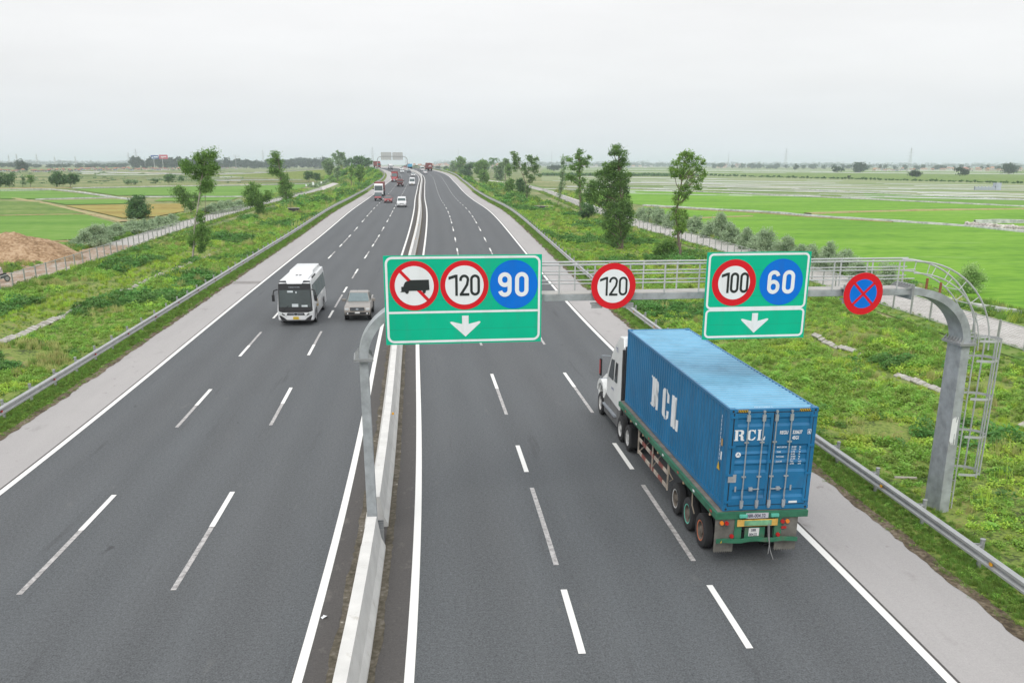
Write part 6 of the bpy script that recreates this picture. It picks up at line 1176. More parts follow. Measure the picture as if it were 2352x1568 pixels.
# palms
def palm(lab, base, crown, conv):
    P0 = atg(*conv(*base)); t = thing('palm_tree', lab, 'palm', P0); c = up(*conv(*crown), P0) - P0; H = c.length
    MB().path([(0, 0, 0), c * .5 + Vector((.1, 0, 0)), c], .2, 7, r1=.12).build('trunk', M_barkp, t, smooth=True); V = []; Fc = []; mb = MB()
    for i in range(26):
        a = random.uniform(0, 6.28); e = random.uniform(-.1, 1.2); L = H * .36; d = Vector((math.cos(a), math.sin(a), 0)); pts = [c + d * (L * q * math.cos(e * .6)) + Vector((0, 0, L * (q * math.sin(e) - .75 * q * q))) for q in np.linspace(0, 1, 7)]
        n = Vector((-d.y, d.x, 0))
        for j in range(6):
            for sg in (-1, 1):
                for z in range(3): q = pts[j].lerp(pts[j + 1], z / 3); w_ = L * .16; mb.add([q, q + (pts[j + 1] - pts[j]) * .22, q + n * (sg * w_) + (pts[j + 1] - pts[j]) * .6 - Vector((0, 0, w_ * .7))], [(0, 1, 2)])
    mb.build('fronds', M_leafB, t)
palm('taller coconut palm on the right bank', (895, 725), (925, 370), z6); palm('shorter coconut palm leaning left of the taller palm', (865, 715), (872, 425), z6)
# silver saplings along the paths
SN = {}
def sapling(u, v, h, w_, lab, group, m=None):
    if group: SN[group] = SN.get(group, 0) + 1; lab = lab.replace('@', nth(SN[group]))
    r = random.Random(int(u * 7 + v)); P0 = at(u, v, 0); ppm = F / depth(P0); w_ *= 1.15; cl = [(u + r.uniform(-.25, .25) * w_, v - h * q, w_ * .5 * (1.05 - .6 * q) * r.uniform(.8, 1.2), h * .2) for q in (.2, .4, .6, .8)] + [(u + s_ * w_ * .35, v - h * r.uniform(.2, .5), w_ * .3, h * .2) for s_ in (-1, 1)]
    return tree('silver_sapling', lab, 'sapling', (u, v), cl, m=m or M_leafD, z0=0, limbs=False, tr=.05, group=group, dens_=1.3)
gR = 'silvery saplings along the right path'; lR = 'silvery sapling beside the right path, @ of its row counted from the far end'
for u, v, h, w_ in ((1474, 507, 30, 26), (1494, 511, 34, 30), (1518, 518, 40, 30), (1546, 525, 46, 30), (1512, 509, 34, 24), (1588, 532, 34, 28), (1604, 537, 42, 26), (1630, 546, 40, 34), (1664, 556, 72, 30), (1680, 562, 50, 32), (1716, 572, 50, 34), (1742, 578, 44, 38), (1768, 588, 62, 40), (1800, 596, 56, 36), (1832, 602, 40, 36), (1868, 612, 50, 40), (1900, 622, 66, 46), (1938, 632, 60, 46), (1980, 648, 56, 46), (2040, 668, 66, 44)): sapling(u, v, h, w_, lR, gR)
sapling(2232, 672, 66, 44, 'lone bushy sapling standing in the rice near the gantry arch', None, leafmat('leaf_lone', (.10, .17, .05), (.20, .28, .11)))
for u, v, h, w_, lab in ((1398, 478, 26, 24, 'left'), (1420, 484, 30, 26, 'right')): sapling(u, v, h, w_, lab + ' silvery sapling seen between the gappy tree and the spindly tree', None)
gL = 'silvery saplings along the left path'; lL = 'silvery sapling beside the left path, @ of its row counted from the near end'
for X, Y, h, w_ in ((520, 770, 26, 34), (560, 772, 40, 36), (600, 765, 52, 40), (640, 755, 44, 34), (690, 735, 40, 34), (740, 715, 36, 32), (835, 690, 30, 30), (870, 682, 34, 30), (905, 675, 26, 26), (955, 668, 28, 28), (990, 660, 26, 26), (1030, 650, 28, 28), (1075, 636, 22, 26), (1110, 625, 26, 24), (1130, 615, 16, 18), (1370, 556, 22, 26), (1410, 548, 24, 26), (1450, 540, 24, 26), (1490, 535, 26, 26), (1530, 528, 22, 26), (1560, 520, 20, 22)): u, v = z1(X, Y); sapling(u, v, h, w_, lL, gL)
for X, Y, h in ((900, 1110, 9), (960, 1100, 10), (1050, 1110, 10), (1120, 1070, 10), (1200, 1050, 9), (1280, 1010, 10)): u, v = zE(X, Y); sapling(u, v - 1, h, 9, lL, gL)
# ================================================================ weeds and grass (uncountable: one object per kind of cover)
SRC = bpy.data.collections.new('weed_sources')
def src(name, V, Fq, m):
    o = npmesh(name, V, Fq, m); COL.objects.unlink(o); SRC.objects.link(o); return o
def clump_src(name, r, h, n, size, m, asp=.6, seed=0):
    d = rng.normal(size=(n, 3)); d /= np.linalg.norm(d, axis=1)[:, None]; d[:, 2] = np.abs(d[:, 2]); P = d * (rng.random((n, 1)) ** .4) * np.array([r, r, h]); a = rng.normal(size=(n, 3)); a[:, 2] *= .5; a /= np.linalg.norm(a, axis=1)[:, None]
    u_ = rng.normal(size=(n, 3)) * .6 + np.array([0, 0, 1.]); b = np.cross(u_, a); b /= np.linalg.norm(b, axis=1)[:, None]; s = size * (.6 + .8 * rng.random((n, 1)))
    return src(name, np.stack([P - a * s * .5, P + b * s * asp * .5, P + a * s * .5, P - b * s * asp * .5], 1).reshape(-1, 3), np.arange(4 * n).reshape(n, 4), m)
def tuft_src(name, r, h, n, wd, m):
    x = rng.normal(size=(n, 2)) * r * .5; a = rng.random(n) * 6.28; ln = h * (.5 + .7 * rng.random(n)); lean = .45 * rng.random(n) * ln; V = []
    for i in range(n):
        bx, by = x[i]; dx, dy = math.cos(a[i]), math.sin(a[i]); V += [(bx - dy * wd, by + dx * wd, 0), (bx + dy * wd, by - dx * wd, 0), (bx + dx * lean[i] + dy * wd * .3, by + dy * lean[i] - dx * wd * .3, ln[i]), (bx + dx * lean[i] - dy * wd * .3, by + dy * lean[i] + dx * wd * .3, ln[i])]
    return src(name, np.array(V), np.arange(4 * n).reshape(n, 4), m)
gm = lambda nm, a, b: leafmat(nm, a, b, .3, .26, 2., 1.72)
M_w1 = gm('weed_bright', (.11, .205, .03), (.20, .31, .06)); M_w2 = gm('weed_dark', (.045, .12, .028), (.10, .20, .045)); M_w3 = gm('weed_yellow', (.17, .27, .03), (.30, .38, .06)); M_w4 = gm('verge_grass', (.085, .155, .028), (.14, .22, .045)); M_w5 = gm('dry_grass', (.20, .22, .07), (.32, .31, .13))
clump_src('w0', .42, .34, 95, .13, M_w1); clump_src('w1', .42, .40, 90, .15, M_w1); clump_src('w2', .5, .46, 110, .15, M_w2); clump_src('w3', .38, .30, 80, .12, M_w3); tuft_src('w4', .26, .34, 60, .014, M_w4); tuft_src('w5', .34, .50, 60, .016, M_w5); tuft_src('w6', .34, .45, 60, .018, M_w3)
def scatter(name, lab, P, sc, idx):
    n = len(P); me = bpy.data.meshes.new(name); me.vertices.add(n); me.vertices.foreach_set('co', P.astype(np.float32).ravel())
    for nm, ty, dt, ke in (('rot', 'FLOAT_VECTOR', np.stack([rng.normal(size=n) * .12, rng.normal(size=n) * .12, rng.random(n) * 6.28], 1), 'vector'), ('scl', 'FLOAT_VECTOR', np.stack([sc, sc, sc * (.75 + .5 * rng.random(n))], 1), 'vector'), ('idx', 'INT', idx, 'value')):
        at_ = me.attributes.new(nm, ty, 'POINT'); at_.data.foreach_set(ke, np.asarray(dt, np.int32 if ty == 'INT' else np.float32).ravel())
    o = bpy.data.objects.new(name, me); COL.objects.link(o); tag(o, lab, 'ground cover', kind='stuff')
    ng = bpy.data.node_groups.new(name, 'GeometryNodeTree'); ng.interface.new_socket('Geometry', in_out='INPUT', socket_type='NodeSocketGeometry'); ng.interface.new_socket('Geometry', in_out='OUTPUT', socket_type='NodeSocketGeometry')
    gi = N(ng, 'NodeGroupInput'); go = N(ng, 'NodeGroupOutput'); ip = N(ng, 'GeometryNodeInstanceOnPoints'); ci = N(ng, 'GeometryNodeCollectionInfo'); ci.inputs['Collection'].default_value = SRC; ci.inputs['Separate Children'].default_value = True; ci.inputs['Reset Children'].default_value = True
    ip.inputs['Pick Instance'].default_value = True; na = []
    for nm, ty in (('rot', 'FLOAT_VECTOR'), ('scl', 'FLOAT_VECTOR'), ('idx', 'INT')): a_ = N(ng, 'GeometryNodeInputNamedAttribute', data_type=ty); a_.inputs['Name'].default_value = nm; na.append(a_)
    L = ng.links; L.new(gi.outputs[0], ip.inputs['Points']); L.new(ci.outputs[0], ip.inputs['Instance']); L.new(na[2].outputs[0], ip.inputs['Instance Index']); L.new(na[0].outputs[0], ip.inputs['Rotation']); L.new(na[1].outputs[0], ip.inputs['Scale']); L.new(ip.outputs[0], go.inputs[0])
    md = o.modifiers.new('scatter', 'NODES'); md.node_group = ng; return o
def cover(sg):
    Ps = []; Sc = []; Ix = []
    for s0, s1, den, k in ((2, 30, 7, .66), (30, 75, 7, .70), (75, 140, 3.8, .95), (140, 240, 1.7, 1.4), (240, 420, .42, 2.5), (420, 700, .18, 3.6)):
        n = int((s1 - s0) * 18.6 * den); s = rng.uniform(s0, s1, n); a = rng.uniform(17.9, 36.2, n); o = sg * a; x, y, _, h = rd(s); px = x + o * np.cos(h); py = y - o * np.sin(h)
        n1 = fnoise(px, py, 2.4); n2 = fnoise(px + 40, py - 17, 5.5); n3 = fnoise(px - 90, py + 33, 1.2); dr = 25.6 if sg < 0 else 28.0; dd = a - dr
        keep = (n1 + .5 * n3 > -.88) & ~((dd > -.75) & (dd < .55) & (s < 125) & (sg < 0) & (rng.random(n) < .85)); bare = ((np.abs(dd - 2.1) < 1.6) if sg < 0 else (np.abs(dd + 1.0) < .9)) & (s < 130)
        idx = np.where(n2 > .30, 2, np.where(n1 < -.45, np.where(rng.random(n) < .5, 5, 4), np.where(n3 > .55, 3, rng.integers(0, 2, n)))); idx = np.where(rng.random(n) < .10, rng.integers(0, 7, n), idx); idx = np.where(bare, np.where(rng.random(n) < .6, 6, 4), idx)
        if sg > 0: idx = np.where((n1 < -.1) & (s < 200) & (rng.random(n) < .5), 3, idx)
        idx = np.where((a > 33.5) & (rng.random(n) < .6), 4, idx)
        sc = k * (.65 + .75 * rng.random(n) ** 1.6) * (1 + .45 * n2) * (1 + .25 * n3) * np.where(bare, .5, 1) * np.clip((a - 17.2) / 1.6, .45, 1)
        z = bankz(s, o); Ps.append(np.stack([px, py, z], 1)[keep]); Sc.append(sc[keep]); Ix.append(idx[keep])
    for s0, s1, den, k in ((8, 60, 60, .30), (60, 140, 20, .45), (140, 300, 5, .7)):
        n = int((s1 - s0) * 2.2 * den); s = rng.uniform(s0, s1, n); a = 15.75 + rng.beta(1.5, 1.2, n) * 2.3; a += .12 * fnoise(s, s * .3, .8); o = sg * a; x, y, _, h = rd(s)
        Ps.append(np.stack([x + o * np.cos(h), y - o * np.sin(h), bankz(s, o)], 1)); Sc.append(k * (.7 + .6 * rng.random(n))); Ix.append(np.where(rng.random(n) < .85, 4, 0))
    return np.concatenate(Ps), np.concatenate(Sc), np.concatenate(Ix)
P, s, i = cover(-1); scatter('weeds', 'thick green weeds covering the bank left of the motorway', P, s, i)
P, s, i = cover(1); scatter('weeds', 'thick green weeds covering the bank right of the motorway', P, s, i)
def verge(pts, a0, a1, den, lab, k, y1):
    V = []
    for (p, q) in zip(pts[:-1], pts[1:]):
        if p[1] > y1: break
        p, q = Vector(p), Vector(q); L = (q - p).length; d = (q - p).normalized(); r = Vector((d.y, -d.x)); n = int(L * (a1 - a0) * den); t_ = rng.uniform(0, L, n); o = rng.uniform(a0, a1, n)
        V.append(np.stack([p.x + d.x * t_ + r.x * o, p.y + d.y * t_ + r.y * o, o * 0 + .0], 1))
    V = np.concatenate(V); n = len(V); scatter('verge_grass', lab, V, k * (.6 + .7 * rng.random(n)) * (1 + V[:, 1] / 300), np.where(rng.random(n) < .55, 4, rng.integers(0, 7, n)))
verge(PL[1:], -9.5, -5.4, 2.6, 'rough grass between the left path and the fields', .9, 400); verge(PR, 5.8, 9.5, 2.6, 'rough grass between the right path and the rice', .9, 400)

verge(PL[1:], -.35, 1.8, 3.0, 'strip of grass along the foot of the left mesh fence', .4, 300); verge(PR, -1.8, .4, 3.0, 'strip of grass along the foot of the right mesh fence', .4, 300)
# ================================================================ distance: village roofs, tree belts, pylons, billboards, far gantry
M_roof = [mat('roof_red', (.34, .13, .085), .8, var=.2, vscale=.6), mat('roof_orange', (.42, .20, .11), .8, var=.2, vscale=.6), mat('roof_brown', (.24, .14, .11), .8, var=.2, vscale=.6)]
M_wallh = [mat('wall_cream', (.55, .50, .42), .85, var=.1, vscale=.5), mat('wall_white', (.62, .61, .59), .85, var=.1, vscale=.5), mat('wall_blue', (.36, .42, .50), .85, var=.1, vscale=.5), mat('wall_peach', (.56, .40, .30), .85, var=.1, vscale=.5)]
M_win = mat('window_dark', (.05, .055, .06), .3, var=0)
def house(P, w_, dp, h, rh, wall, roof, rz, lab, group, flat=False):
    t = thing('house', lab, 'house', P, rz, group); MB().box(-w_/2, w_/2, -dp/2, dp/2, 0, h).build('wall', wall, t)
    m = MB(); e = .35
    if flat: m.box(-w_/2 - .2, w_/2 + .2, -dp/2 - .2, dp/2 + .2, h, h + .5)
    else: m.add([(-w_/2-e, -dp/2-e, h-.1), (w_/2+e, -dp/2-e, h-.1), (w_/2+e, dp/2+e, h-.1), (-w_/2-e, dp/2+e, h-.1), (-w_/2-e, 0, h+rh), (w_/2+e, 0, h+rh)], [(0, 1, 5, 4), (2, 3, 4, 5), (1, 2, 5), (3, 0, 4), (3, 2, 1, 0)])
    m.build('roof', roof, t)
    for x in (-w_ * .28, 0, w_ * .28): MB().box(x - .45, x + .45, -dp/2 - .05, -dp/2 + .02, h * .3, h * .75).build('window' if x else 'door', M_win, t)
random.seed(77)
def village(u0, u1, v0, v1, n, hw, hh, lab, group, walls=(0, 1, 1, 2), roofs=(0, 0, 1, 2), flatp=.25):
    for i in range(n):
        u = u0 + (u1 - u0) * (i + random.random()) / n; v = v0 + (v1 - v0) * (u - u0) / max(1, u1 - u0) + random.uniform(-1.6, 1.6)
        P = at(u, max(v, 381.2), 0); k = F / depth(P); w_ = random.uniform(*hw) / k; h = random.uniform(*hh) / k
        lb = lab + ', ' + nth(i + 1) + ' from left'
        house(P, w_, w_ * random.uniform(.7, 1.1), h, h * random.uniform(.3, .6), M_wallh[random.choice(walls)], M_roof[random.choice(roofs)], random.uniform(-.5, .5), lb, group, random.random() < flatp)
village(0, 60, 395, 394, 14, (3.5, 7), (2.6, 4.2), 'small red-roofed house left of the broad grey-green tree', 'village houses at the far left')
village(70, 170, 395, 393, 18, (3.5, 8), (2.6, 4.5), 'small house right of the broad grey-green tree', 'village houses in the left middle')
village(172, 300, 392, 390, 26, (3.5, 7), (2.6, 4.2), 'small red-roofed house before the tall left tree belt', 'village houses before the left tree belt')
village(300, 420, 392, 389, 22, (3.5, 7.5), (2.4, 4.0), 'small red-roofed house under the two billboards', 'village houses under the billboards')
village(500, 560, 388, 387, 6, (5, 9), (2.4, 3.4), 'low pale house behind the tall open-crowned tree', 'low houses right of the left tree belt', flatp=.6)
village(935, 1160, 384, 384, 46, (4, 9), (3.0, 6.5), 'hazy town house above the motorway', 'town houses above the motorway', roofs=(0, 1, 1, 0), walls=(0, 1, 3, 1), flatp=.35)
village(1330, 1500, 384, 384.5, 14, (4, 8), (2.5, 4.2), 'distant house between the tall right-hand trees', 'distant houses on the right', flatp=.4)
village(1640, 1730, 385, 385.5, 4, (12, 20), (4, 5.5), 'long peach-coloured building right of the open tree', 'long buildings on the right', walls=(3,), roofs=(1, 0), flatp=.2)
village(2000, 2100, 392, 393, 14, (4, 10), (3, 4.5), 'low red-roofed house near the tall pylon on the right', 'houses near the right pylon', flatp=.3)
village(2120, 2352, 391, 393, 24, (5, 14), (3, 5.5), 'distant peach or cream house at the far right', 'distant houses at the far right', walls=(3, 0, 0, 1), roofs=(0, 1, 1))
# scattered far trees, each one a thing
FN = {}
def far_tree(u, v, w_, h, lab, group, m=M_far, mult=1.0):
    if group: FN[group] = FN.get(group, 0) + 1; lab += ', ' + nth(FN[group]) + ' from left'
    r = random.Random(int(u * 13 + v * 7)); P0 = at(u, v, 0); n = 3 if w_ < 14 else 5; cl = []
    for i in range(n): cl.append((u + r.uniform(-.28, .28) * w_, v - h * (.35 + .5 * i / n) + r.uniform(-.1, .1) * h, w_ * r.uniform(.28, .42), h * r.uniform(.18, .28)))
    cl.append((u, v - h * .82, w_ * .25, h * .18)); return tree('far_tree', lab, 'tree', (u, v), cl, m=m, z0=0, limbs=False, group=group, dens_=.8 * mult, asp=.7)
lab = 'grey-green tree of the tall belt behind the left village roofs'
u = 306
while u < 505: far_tree(u, 388.2, random.uniform(10, 17), random.uniform(18, 31), lab, 'tall tree belt behind the left village'); u += random.uniform(5, 9)
u = 505
while u < 760: far_tree(u, 387.8, random.uniform(18, 28), random.uniform(16, 26), 'dark tree in the belt right of the left village', 'tree belt left of the motorway'); u += random.uniform(9, 15)
for (u, v, w_, h, lab) in ((1075, 389, 14, 14, 'tree left of the tallest trees beyond the bend'), (2210, 405, 26, 20, 'square dark tree beside the far hedge'), (1975, 396, 34, 22, 'wide dark tree left of the tall pylon'), (1925, 397, 24, 14, 'low round dark tree left of the wide dark tree'), (1828, 392, 12, 15, 'narrow dark tree between the two tall pylons'), (1743, 388, 26, 10, 'low dark tree group left of the narrow dark tree'), (2317, 400, 46, 24, 'big dark tree at the far right edge'), (2104, 408, 26, 18, 'bushy dark tree right of the tall pylon'), (1950, 410, 10, 7, 'tiny round bush in the far meadow'), (1275, 393, 34, 14, 'dark hedge-like tree with a white hut, left of the spindly tree'), (2390, 404, 40, 20, 'dark tree beyond the right picture edge')): far_tree(u, v, w_, h, lab, None)
for i in range(34): u = 1640 + i * 21 + random.uniform(-6, 6); far_tree(u, 387 + (u - 1640) * .007, random.uniform(8, 22), random.uniform(8, 14), 'small hazy tree on the right horizon', 'small trees on the right horizon')
for i in range(16): u = 1370 + i * 11 + random.uniform(-4, 4); far_tree(u, 383.5, random.uniform(8, 16), random.uniform(6, 10), 'small hazy horizon tree behind the gappy trees', 'small trees on the middle horizon')
for i in range(14): u = 0 + i * 22 + random.uniform(-6, 6); far_tree(u, 386, random.uniform(18, 30), random.uniform(8, 12), 'dark tree behind the village at the far left', 'trees behind the far left village')
for i in range(18): u = 925 + i * 14 + random.uniform(-4, 4); far_tree(u, 389.5, random.uniform(9, 17), random.uniform(6, 11), 'hazy tree in front of the town houses', 'trees before the town houses')
def belt(name, lab, u0, u1, v, h0, h1, n, m, zz=0):                # far-off woods that read as one mass
    C = []; Rr = []
    for i in range(n): u = u0 + (u1 - u0) * (i + random.random()) / n; vv = v + (u - 1176) * .0032 + random.uniform(-.4, .8); P = at(u, vv, 0); k = F / depth(P); h = random.uniform(h0, h1) / k; w_ = random.uniform(6, 16) / k; C.append((P.x, P.y, h * .5)); Rr.append((w_, w_, h * .5))
    V, Fq = leaves(C, Rr, n * 120, 2600 / F * 2.4, .8, sub=8); o = npmesh(name, V, Fq, m); tag(o, lab, 'woodland', kind='stuff')
belt('distant_wood', 'hazy far-off woodland along the left horizon', -150, 860, 383, 8, 14, 260, M_far); belt('distant_wood', 'hazy far-off woodland along the right horizon', 1000, 2500, 382.4, 8, 14, 560, M_far)
belt('hedge', 'dark low scrub line across the far meadow on the right', 1240, 1600, 403, 3, 5, 60, M_leafB); 
C_ = []; R_ = []
for i in range(110): u = 1600 + i * 8.5 + random.uniform(-3, 3); v = 403.5 + (u - 1600) * .0245; P = at(u, v, 0); k = F / depth(P); h = random.uniform(2.5, 6) / k; C_.append((P.x, P.y, h * .5)); R_.append((4.5 / k, 2 / k, h * .5))
V, Fq = leaves(C_, R_, 9000, .8, .8, sub=6); tag(npmesh('hedge', V, Fq, M_leafB), 'dark scrub line between the seed beds and the far meadow', 'hedge', kind='stuff')
C_ = []; R_ = []
for i in range(120): u = random.uniform(-20, 560); v = random.uniform(391.5, 424); P = at(u, v, 0); k = F / depth(P); h = random.uniform(1.5, 4) / k; C_.append((P.x, P.y, h * .5)); R_.append((random.uniform(3, 12) / k, 2 / k, h * .5))
V, Fq = leaves(C_, R_, 12000, .6, .8, sub=6); tag(npmesh('scrub', V, Fq, M_leafE), 'low scrub scattered over the far fields on the left', 'scrub', kind='stuff')
# pylons
M_pyl = mat('pylon_steel', (.42, .43, .44), .6, metal=.2, var=0)
def pylon(u, vb, vt, lab, thin=False):
    P = at(u, max(vb, 381.6), 0); k = F / depth(P); H = (vb - vt) / k; r = max(.08, .19 / k); t = thing('pylon', lab, 'pylon', P)
    b = H * (.02 if thin else .085); m = MB()
    for sx_ in (-1, 1):
        for sy in (-1, 1): m.tube((sx_ * b, sy * b, 0), (sx_ * b * .35, sy * b * .35, H * .62), r, n=4); m.tube((sx_ * b * .35, sy * b * .35, H * .62), (0, 0, H), r, n=4)
    n = 7
    for i in range(n):
        z0, z1_ = H * .62 * i / n, H * .62 * (i + 1) / n; w0, w1 = b * (1 - .65 * i / n), b * (1 - .65 * (i + 1) / n)
        for sy in (-1, 1): m.tube((-w0, sy * w0, z0), (w1, sy * w1, z1_), r * .6, n=3); m.tube((w0, sy * w0, z0), (-w1, sy * w1, z1_), r * .6, n=3)
    m.build('lattice', M_pyl, t)
    if not thin:
        m = MB()
        for z, w_ in ((.66, .15), (.78, .12), (.9, .09)): m.tube((-H * w_, 0, H * z), (H * w_, 0, H * z), r * .8, n=4); m.tube((-H * w_, 0, H * z), (0, 0, H * z + H * .03), r * .6, n=3); m.tube((H * w_, 0, H * z), (0, 0, H * z + H * .03), r * .6, n=3)
        m.build('cross_arm', M_pyl, t)
for u, vb, vt, lab, th in ((22.7, 382, 356, 'leftmost faint pylon on the horizon', 0), (41.5, 384, 354, 'faint pylon behind the broad grey-green tree', 0), (87, 383, 354, 'faint pylon just right of the broad grey-green tree', 0), (128, 383, 360, 'faint pylon over the middle of the left village', 0), (175, 382, 359, 'faint pylon left of the tall tree belt', 0), (298, 386, 351, 'stout pylon over the left village', 0), (316, 388, 343, 'tallest faint pylon on the left, above the village', 0), (334, 383, 360, 'thin mast left of the blue billboard', 1), (408, 383, 361, 'faint mast right of the red billboard', 1),
                           (606, 384, 346, 'faint pylon behind the tall open-crowned tree', 0), (857, 387, 340, 'tall pylon left of the distant sign gantry', 0), (1053, 384, 344, 'thin mast right of the dark red container lorry', 1), (932, 383, 356, 'faint mast above the town houses', 1), (1267, 384, 349, 'thin mast between the gappy trees', 1), (1672, 385, 349, 'thin mast right of the open tree', 1), (1803, 387, 341, 'tall thin pylon in the right half of the horizon', 0), (2087, 396, 341, 'tallest lattice pylon at the right', 0)): pylon(u, vb, vt, lab, bool(th))
# billboards
M_bbb = mat('billboard_blue', (.03, .09, .30), .5, var=.05); M_bbr = mat('billboard_red', (.52, .06, .11), .5, var=.05)
def billboard(u0, u1, v0, v1, vb, m, lab, marks):
    P = at((u0 + u1) / 2, vb, 0); t = thing('billboard', lab, 'billboard', P); a = up(u0, v1, P) - P; b = up(u1, v0, P) - P
    MB().box(a.x, b.x, -.4, .4, a.z, b.z).build('panel', m, t); MB().tube((0, .6, 0), (0, .6, b.z * .95), .6, n=8).build('pole', M_pyl, t); mk = MB(); W = b.x - a.x; H = b.z - a.z
    for (x0, x1, y0, y1) in marks: mk.add([(a.x + W * x, -.43, a.z + H * y) for x, y in ((x0, y0), (x1, y0), (x1, y1), (x0, y1))], [(0, 1, 2, 3)])
    mk.build('printed_marks', M_swhite, t)
billboard(347, 363.5, 356.7, 364.8, 389, M_bbb, 'dark blue roadside billboard beside the red one', [(.38, .95, .35, .62), (.1, .3, .2, .5)]); billboard(366, 384.5, 355.8, 365.3, 389, M_bbr, 'red roadside billboard beside the dark blue one', [(.2, .85, .45, .62), (.25, .5, .2, .3)])
P = at(543, 388.5, 0); t = thing('billboard', 'empty billboard frame on the horizon right of the tall slender tree', 'billboard', P); a = up(536, 364.5, P) - P; b = up(550, 357, P) - P; m = MB()
for z in (a.z, b.z * .5 + a.z * .5, b.z): m.tube((a.x, 0, z), (b.x, 0, z), .3, n=4)
m.tube((0, 0, 0), (0, 0, b.z), .4, n=5); m.build('frame', M_pyl, t)
# distant sign gantry seen from behind
x, y, z, h = rd(556.); GP = rp(556, 0, 0); t = thing('sign_gantry', 'distant sign gantry over the left bend, its sign boards seen from behind', 'gantry', GP, -h)
up_ = lambda u, v: (t.matrix_world.inverted() if False else Matrix.Translation(GP) @ Matrix.Rotation(-h, 4, 'Z')).inverted() @ up(u, v, GP)
m = MB().path([(0, 0, 0), (0, 0, 5.6), (-.5, 0, 6.6), (-1.8, 0, 7.1), (-8, 0, 7.2), (-14.5, 0, 7.1), (-16.1, 0, 6.6), (-16.7, 0, 5.6), (-16.7, 0, -1.5)], .2, 8); m.build('frame', M_galv, t, smooth=True)
for x0 in (-14.6, -8.2):
    MB().box(x0, x0 + 5.8, -.15, -.05, 5.3, 9.4).build('board_back', mat('board_back', (.50, .51, .51), .6, var=.05), t); m = MB()
    for q in range(6): m.box(x0 + .2 + q * 1.05, x0 + .3 + q * 1.05, -.25, -.15, 5.4, 9.3)
    m.box(x0, x0 + 5.8, -.3, -.2, 7.1, 7.3); m.build('back_ribs', M_sback, t)
# marker posts, plates, stones
def post(name, lab, cat, u, vb, vt, m1, m2=None, w_=None, bank=False):
    P = atg(u, vb) if bank else at(u, vb, 0); k = F / depth(P); H = (vb - vt) / k; r = (w_ or .12); t = thing(name, lab, cat, P); MB().tube((0, 0, 0), (0, 0, H), r, n=8).build('post', m1, t, smooth=True)
    if m2: MB().tube((0, 0, H * .35), (0, 0, H * .5), r * 1.06, n=8).build('red_band', m2, t)
    return t, P, k, H
post('marker_post', 'white marker post with red bands inside the left guardrail bend', 'marker post', 882.3, 408, 394.2, M_lwhite, M_lred, .22, True); post('marker_post', 'short white marker post beyond the right guardrail bend', 'marker post', 1058.6, 402, 392, M_lwhite, None, .25, True)
def plate_sign(u, vb, vt, w_, h, lab):
    P = at(u, vb, 0); k = F / depth(P); H = (vb - vt) / k; t = thing('plate_sign', lab, 'road sign', P); MB().tube((0, 0, 0), (0, 0, H), .08, n=6).build('post', M_galv, t); MB().box(-w_ / k / 2, w_ / k / 2, -.12, -.06, H - h / k, H).build('plate', M_swhite, t)
plate_sign(720, 432.6, 419, 4.5, 6.5, 'larger white plate sign beside the left path'); plate_sign(704, 434, 424, 3.2, 4, 'small white plate sign left of the larger plate sign'); plate_sign(738.5, 428, 417.5, 3.2, 4, 'small white plate sign right of the larger plate sign')
P = at(197, 569, 0); t = thing('kilometre_stone', 'small white kilometre stone with a red cap beside the dirt path', 'kilometre stone', P)
m = MB(); m.box(-.17, .17, -.10, .10, 0, .42); m.build('stone', M_lwhite, t, bevel=.02); MB().prism([(-.175, .42), (.175, .42), (.17, .60), (.09, .70), (-.09, .70), (-.17, .60)], lambda x, z: (x, -.105, z), lambda x, z: (x, .105, z)).build('red_cap', M_sred, t); text('6', .2, M_ink, t, Matrix.Translation((-.06, -.103, .12)) @ Matrix.Rotation(math.pi / 2, 4, 'X'), 'numeral')
P = at(1830, 578, 0) ; P = at(1820, 575, 0); t = thing('kilometre_stone', 'small white stone with a red cap behind the right path fence', 'kilometre stone', P); MB().box(-.17, .17, -.10, .10, 0, .45).build('stone', M_lwhite, t, bevel=.02); MB().box(-.175, .175, -.105, .105, .45, .68).build('red_cap', M_sred, t, bevel=.03)
# culverts
for (u0, u1, v0, v1, lab) in ((663, 687, 480.5, 487.5, 'dark concrete culvert mouth in the left bank'), (1228, 1268, 476, 482.5, 'dark concrete culvert mouth in the right bank')):
    P = atg((u0 + u1) / 2, v1); k = F / depth(P); t = thing('culvert', lab, 'culvert', P); w_ = (u1 - u0) / k / 2; h = (v1 - v0) / k + .3
    MB().box(-w_ * 1.15, w_ * 1.15, -.3, .1, h - .12, h + .05).build('headwall', M_conc, t); MB().box(-w_, w_, -.2, .6, -.2, h - .12).build('opening', M_dark, t)
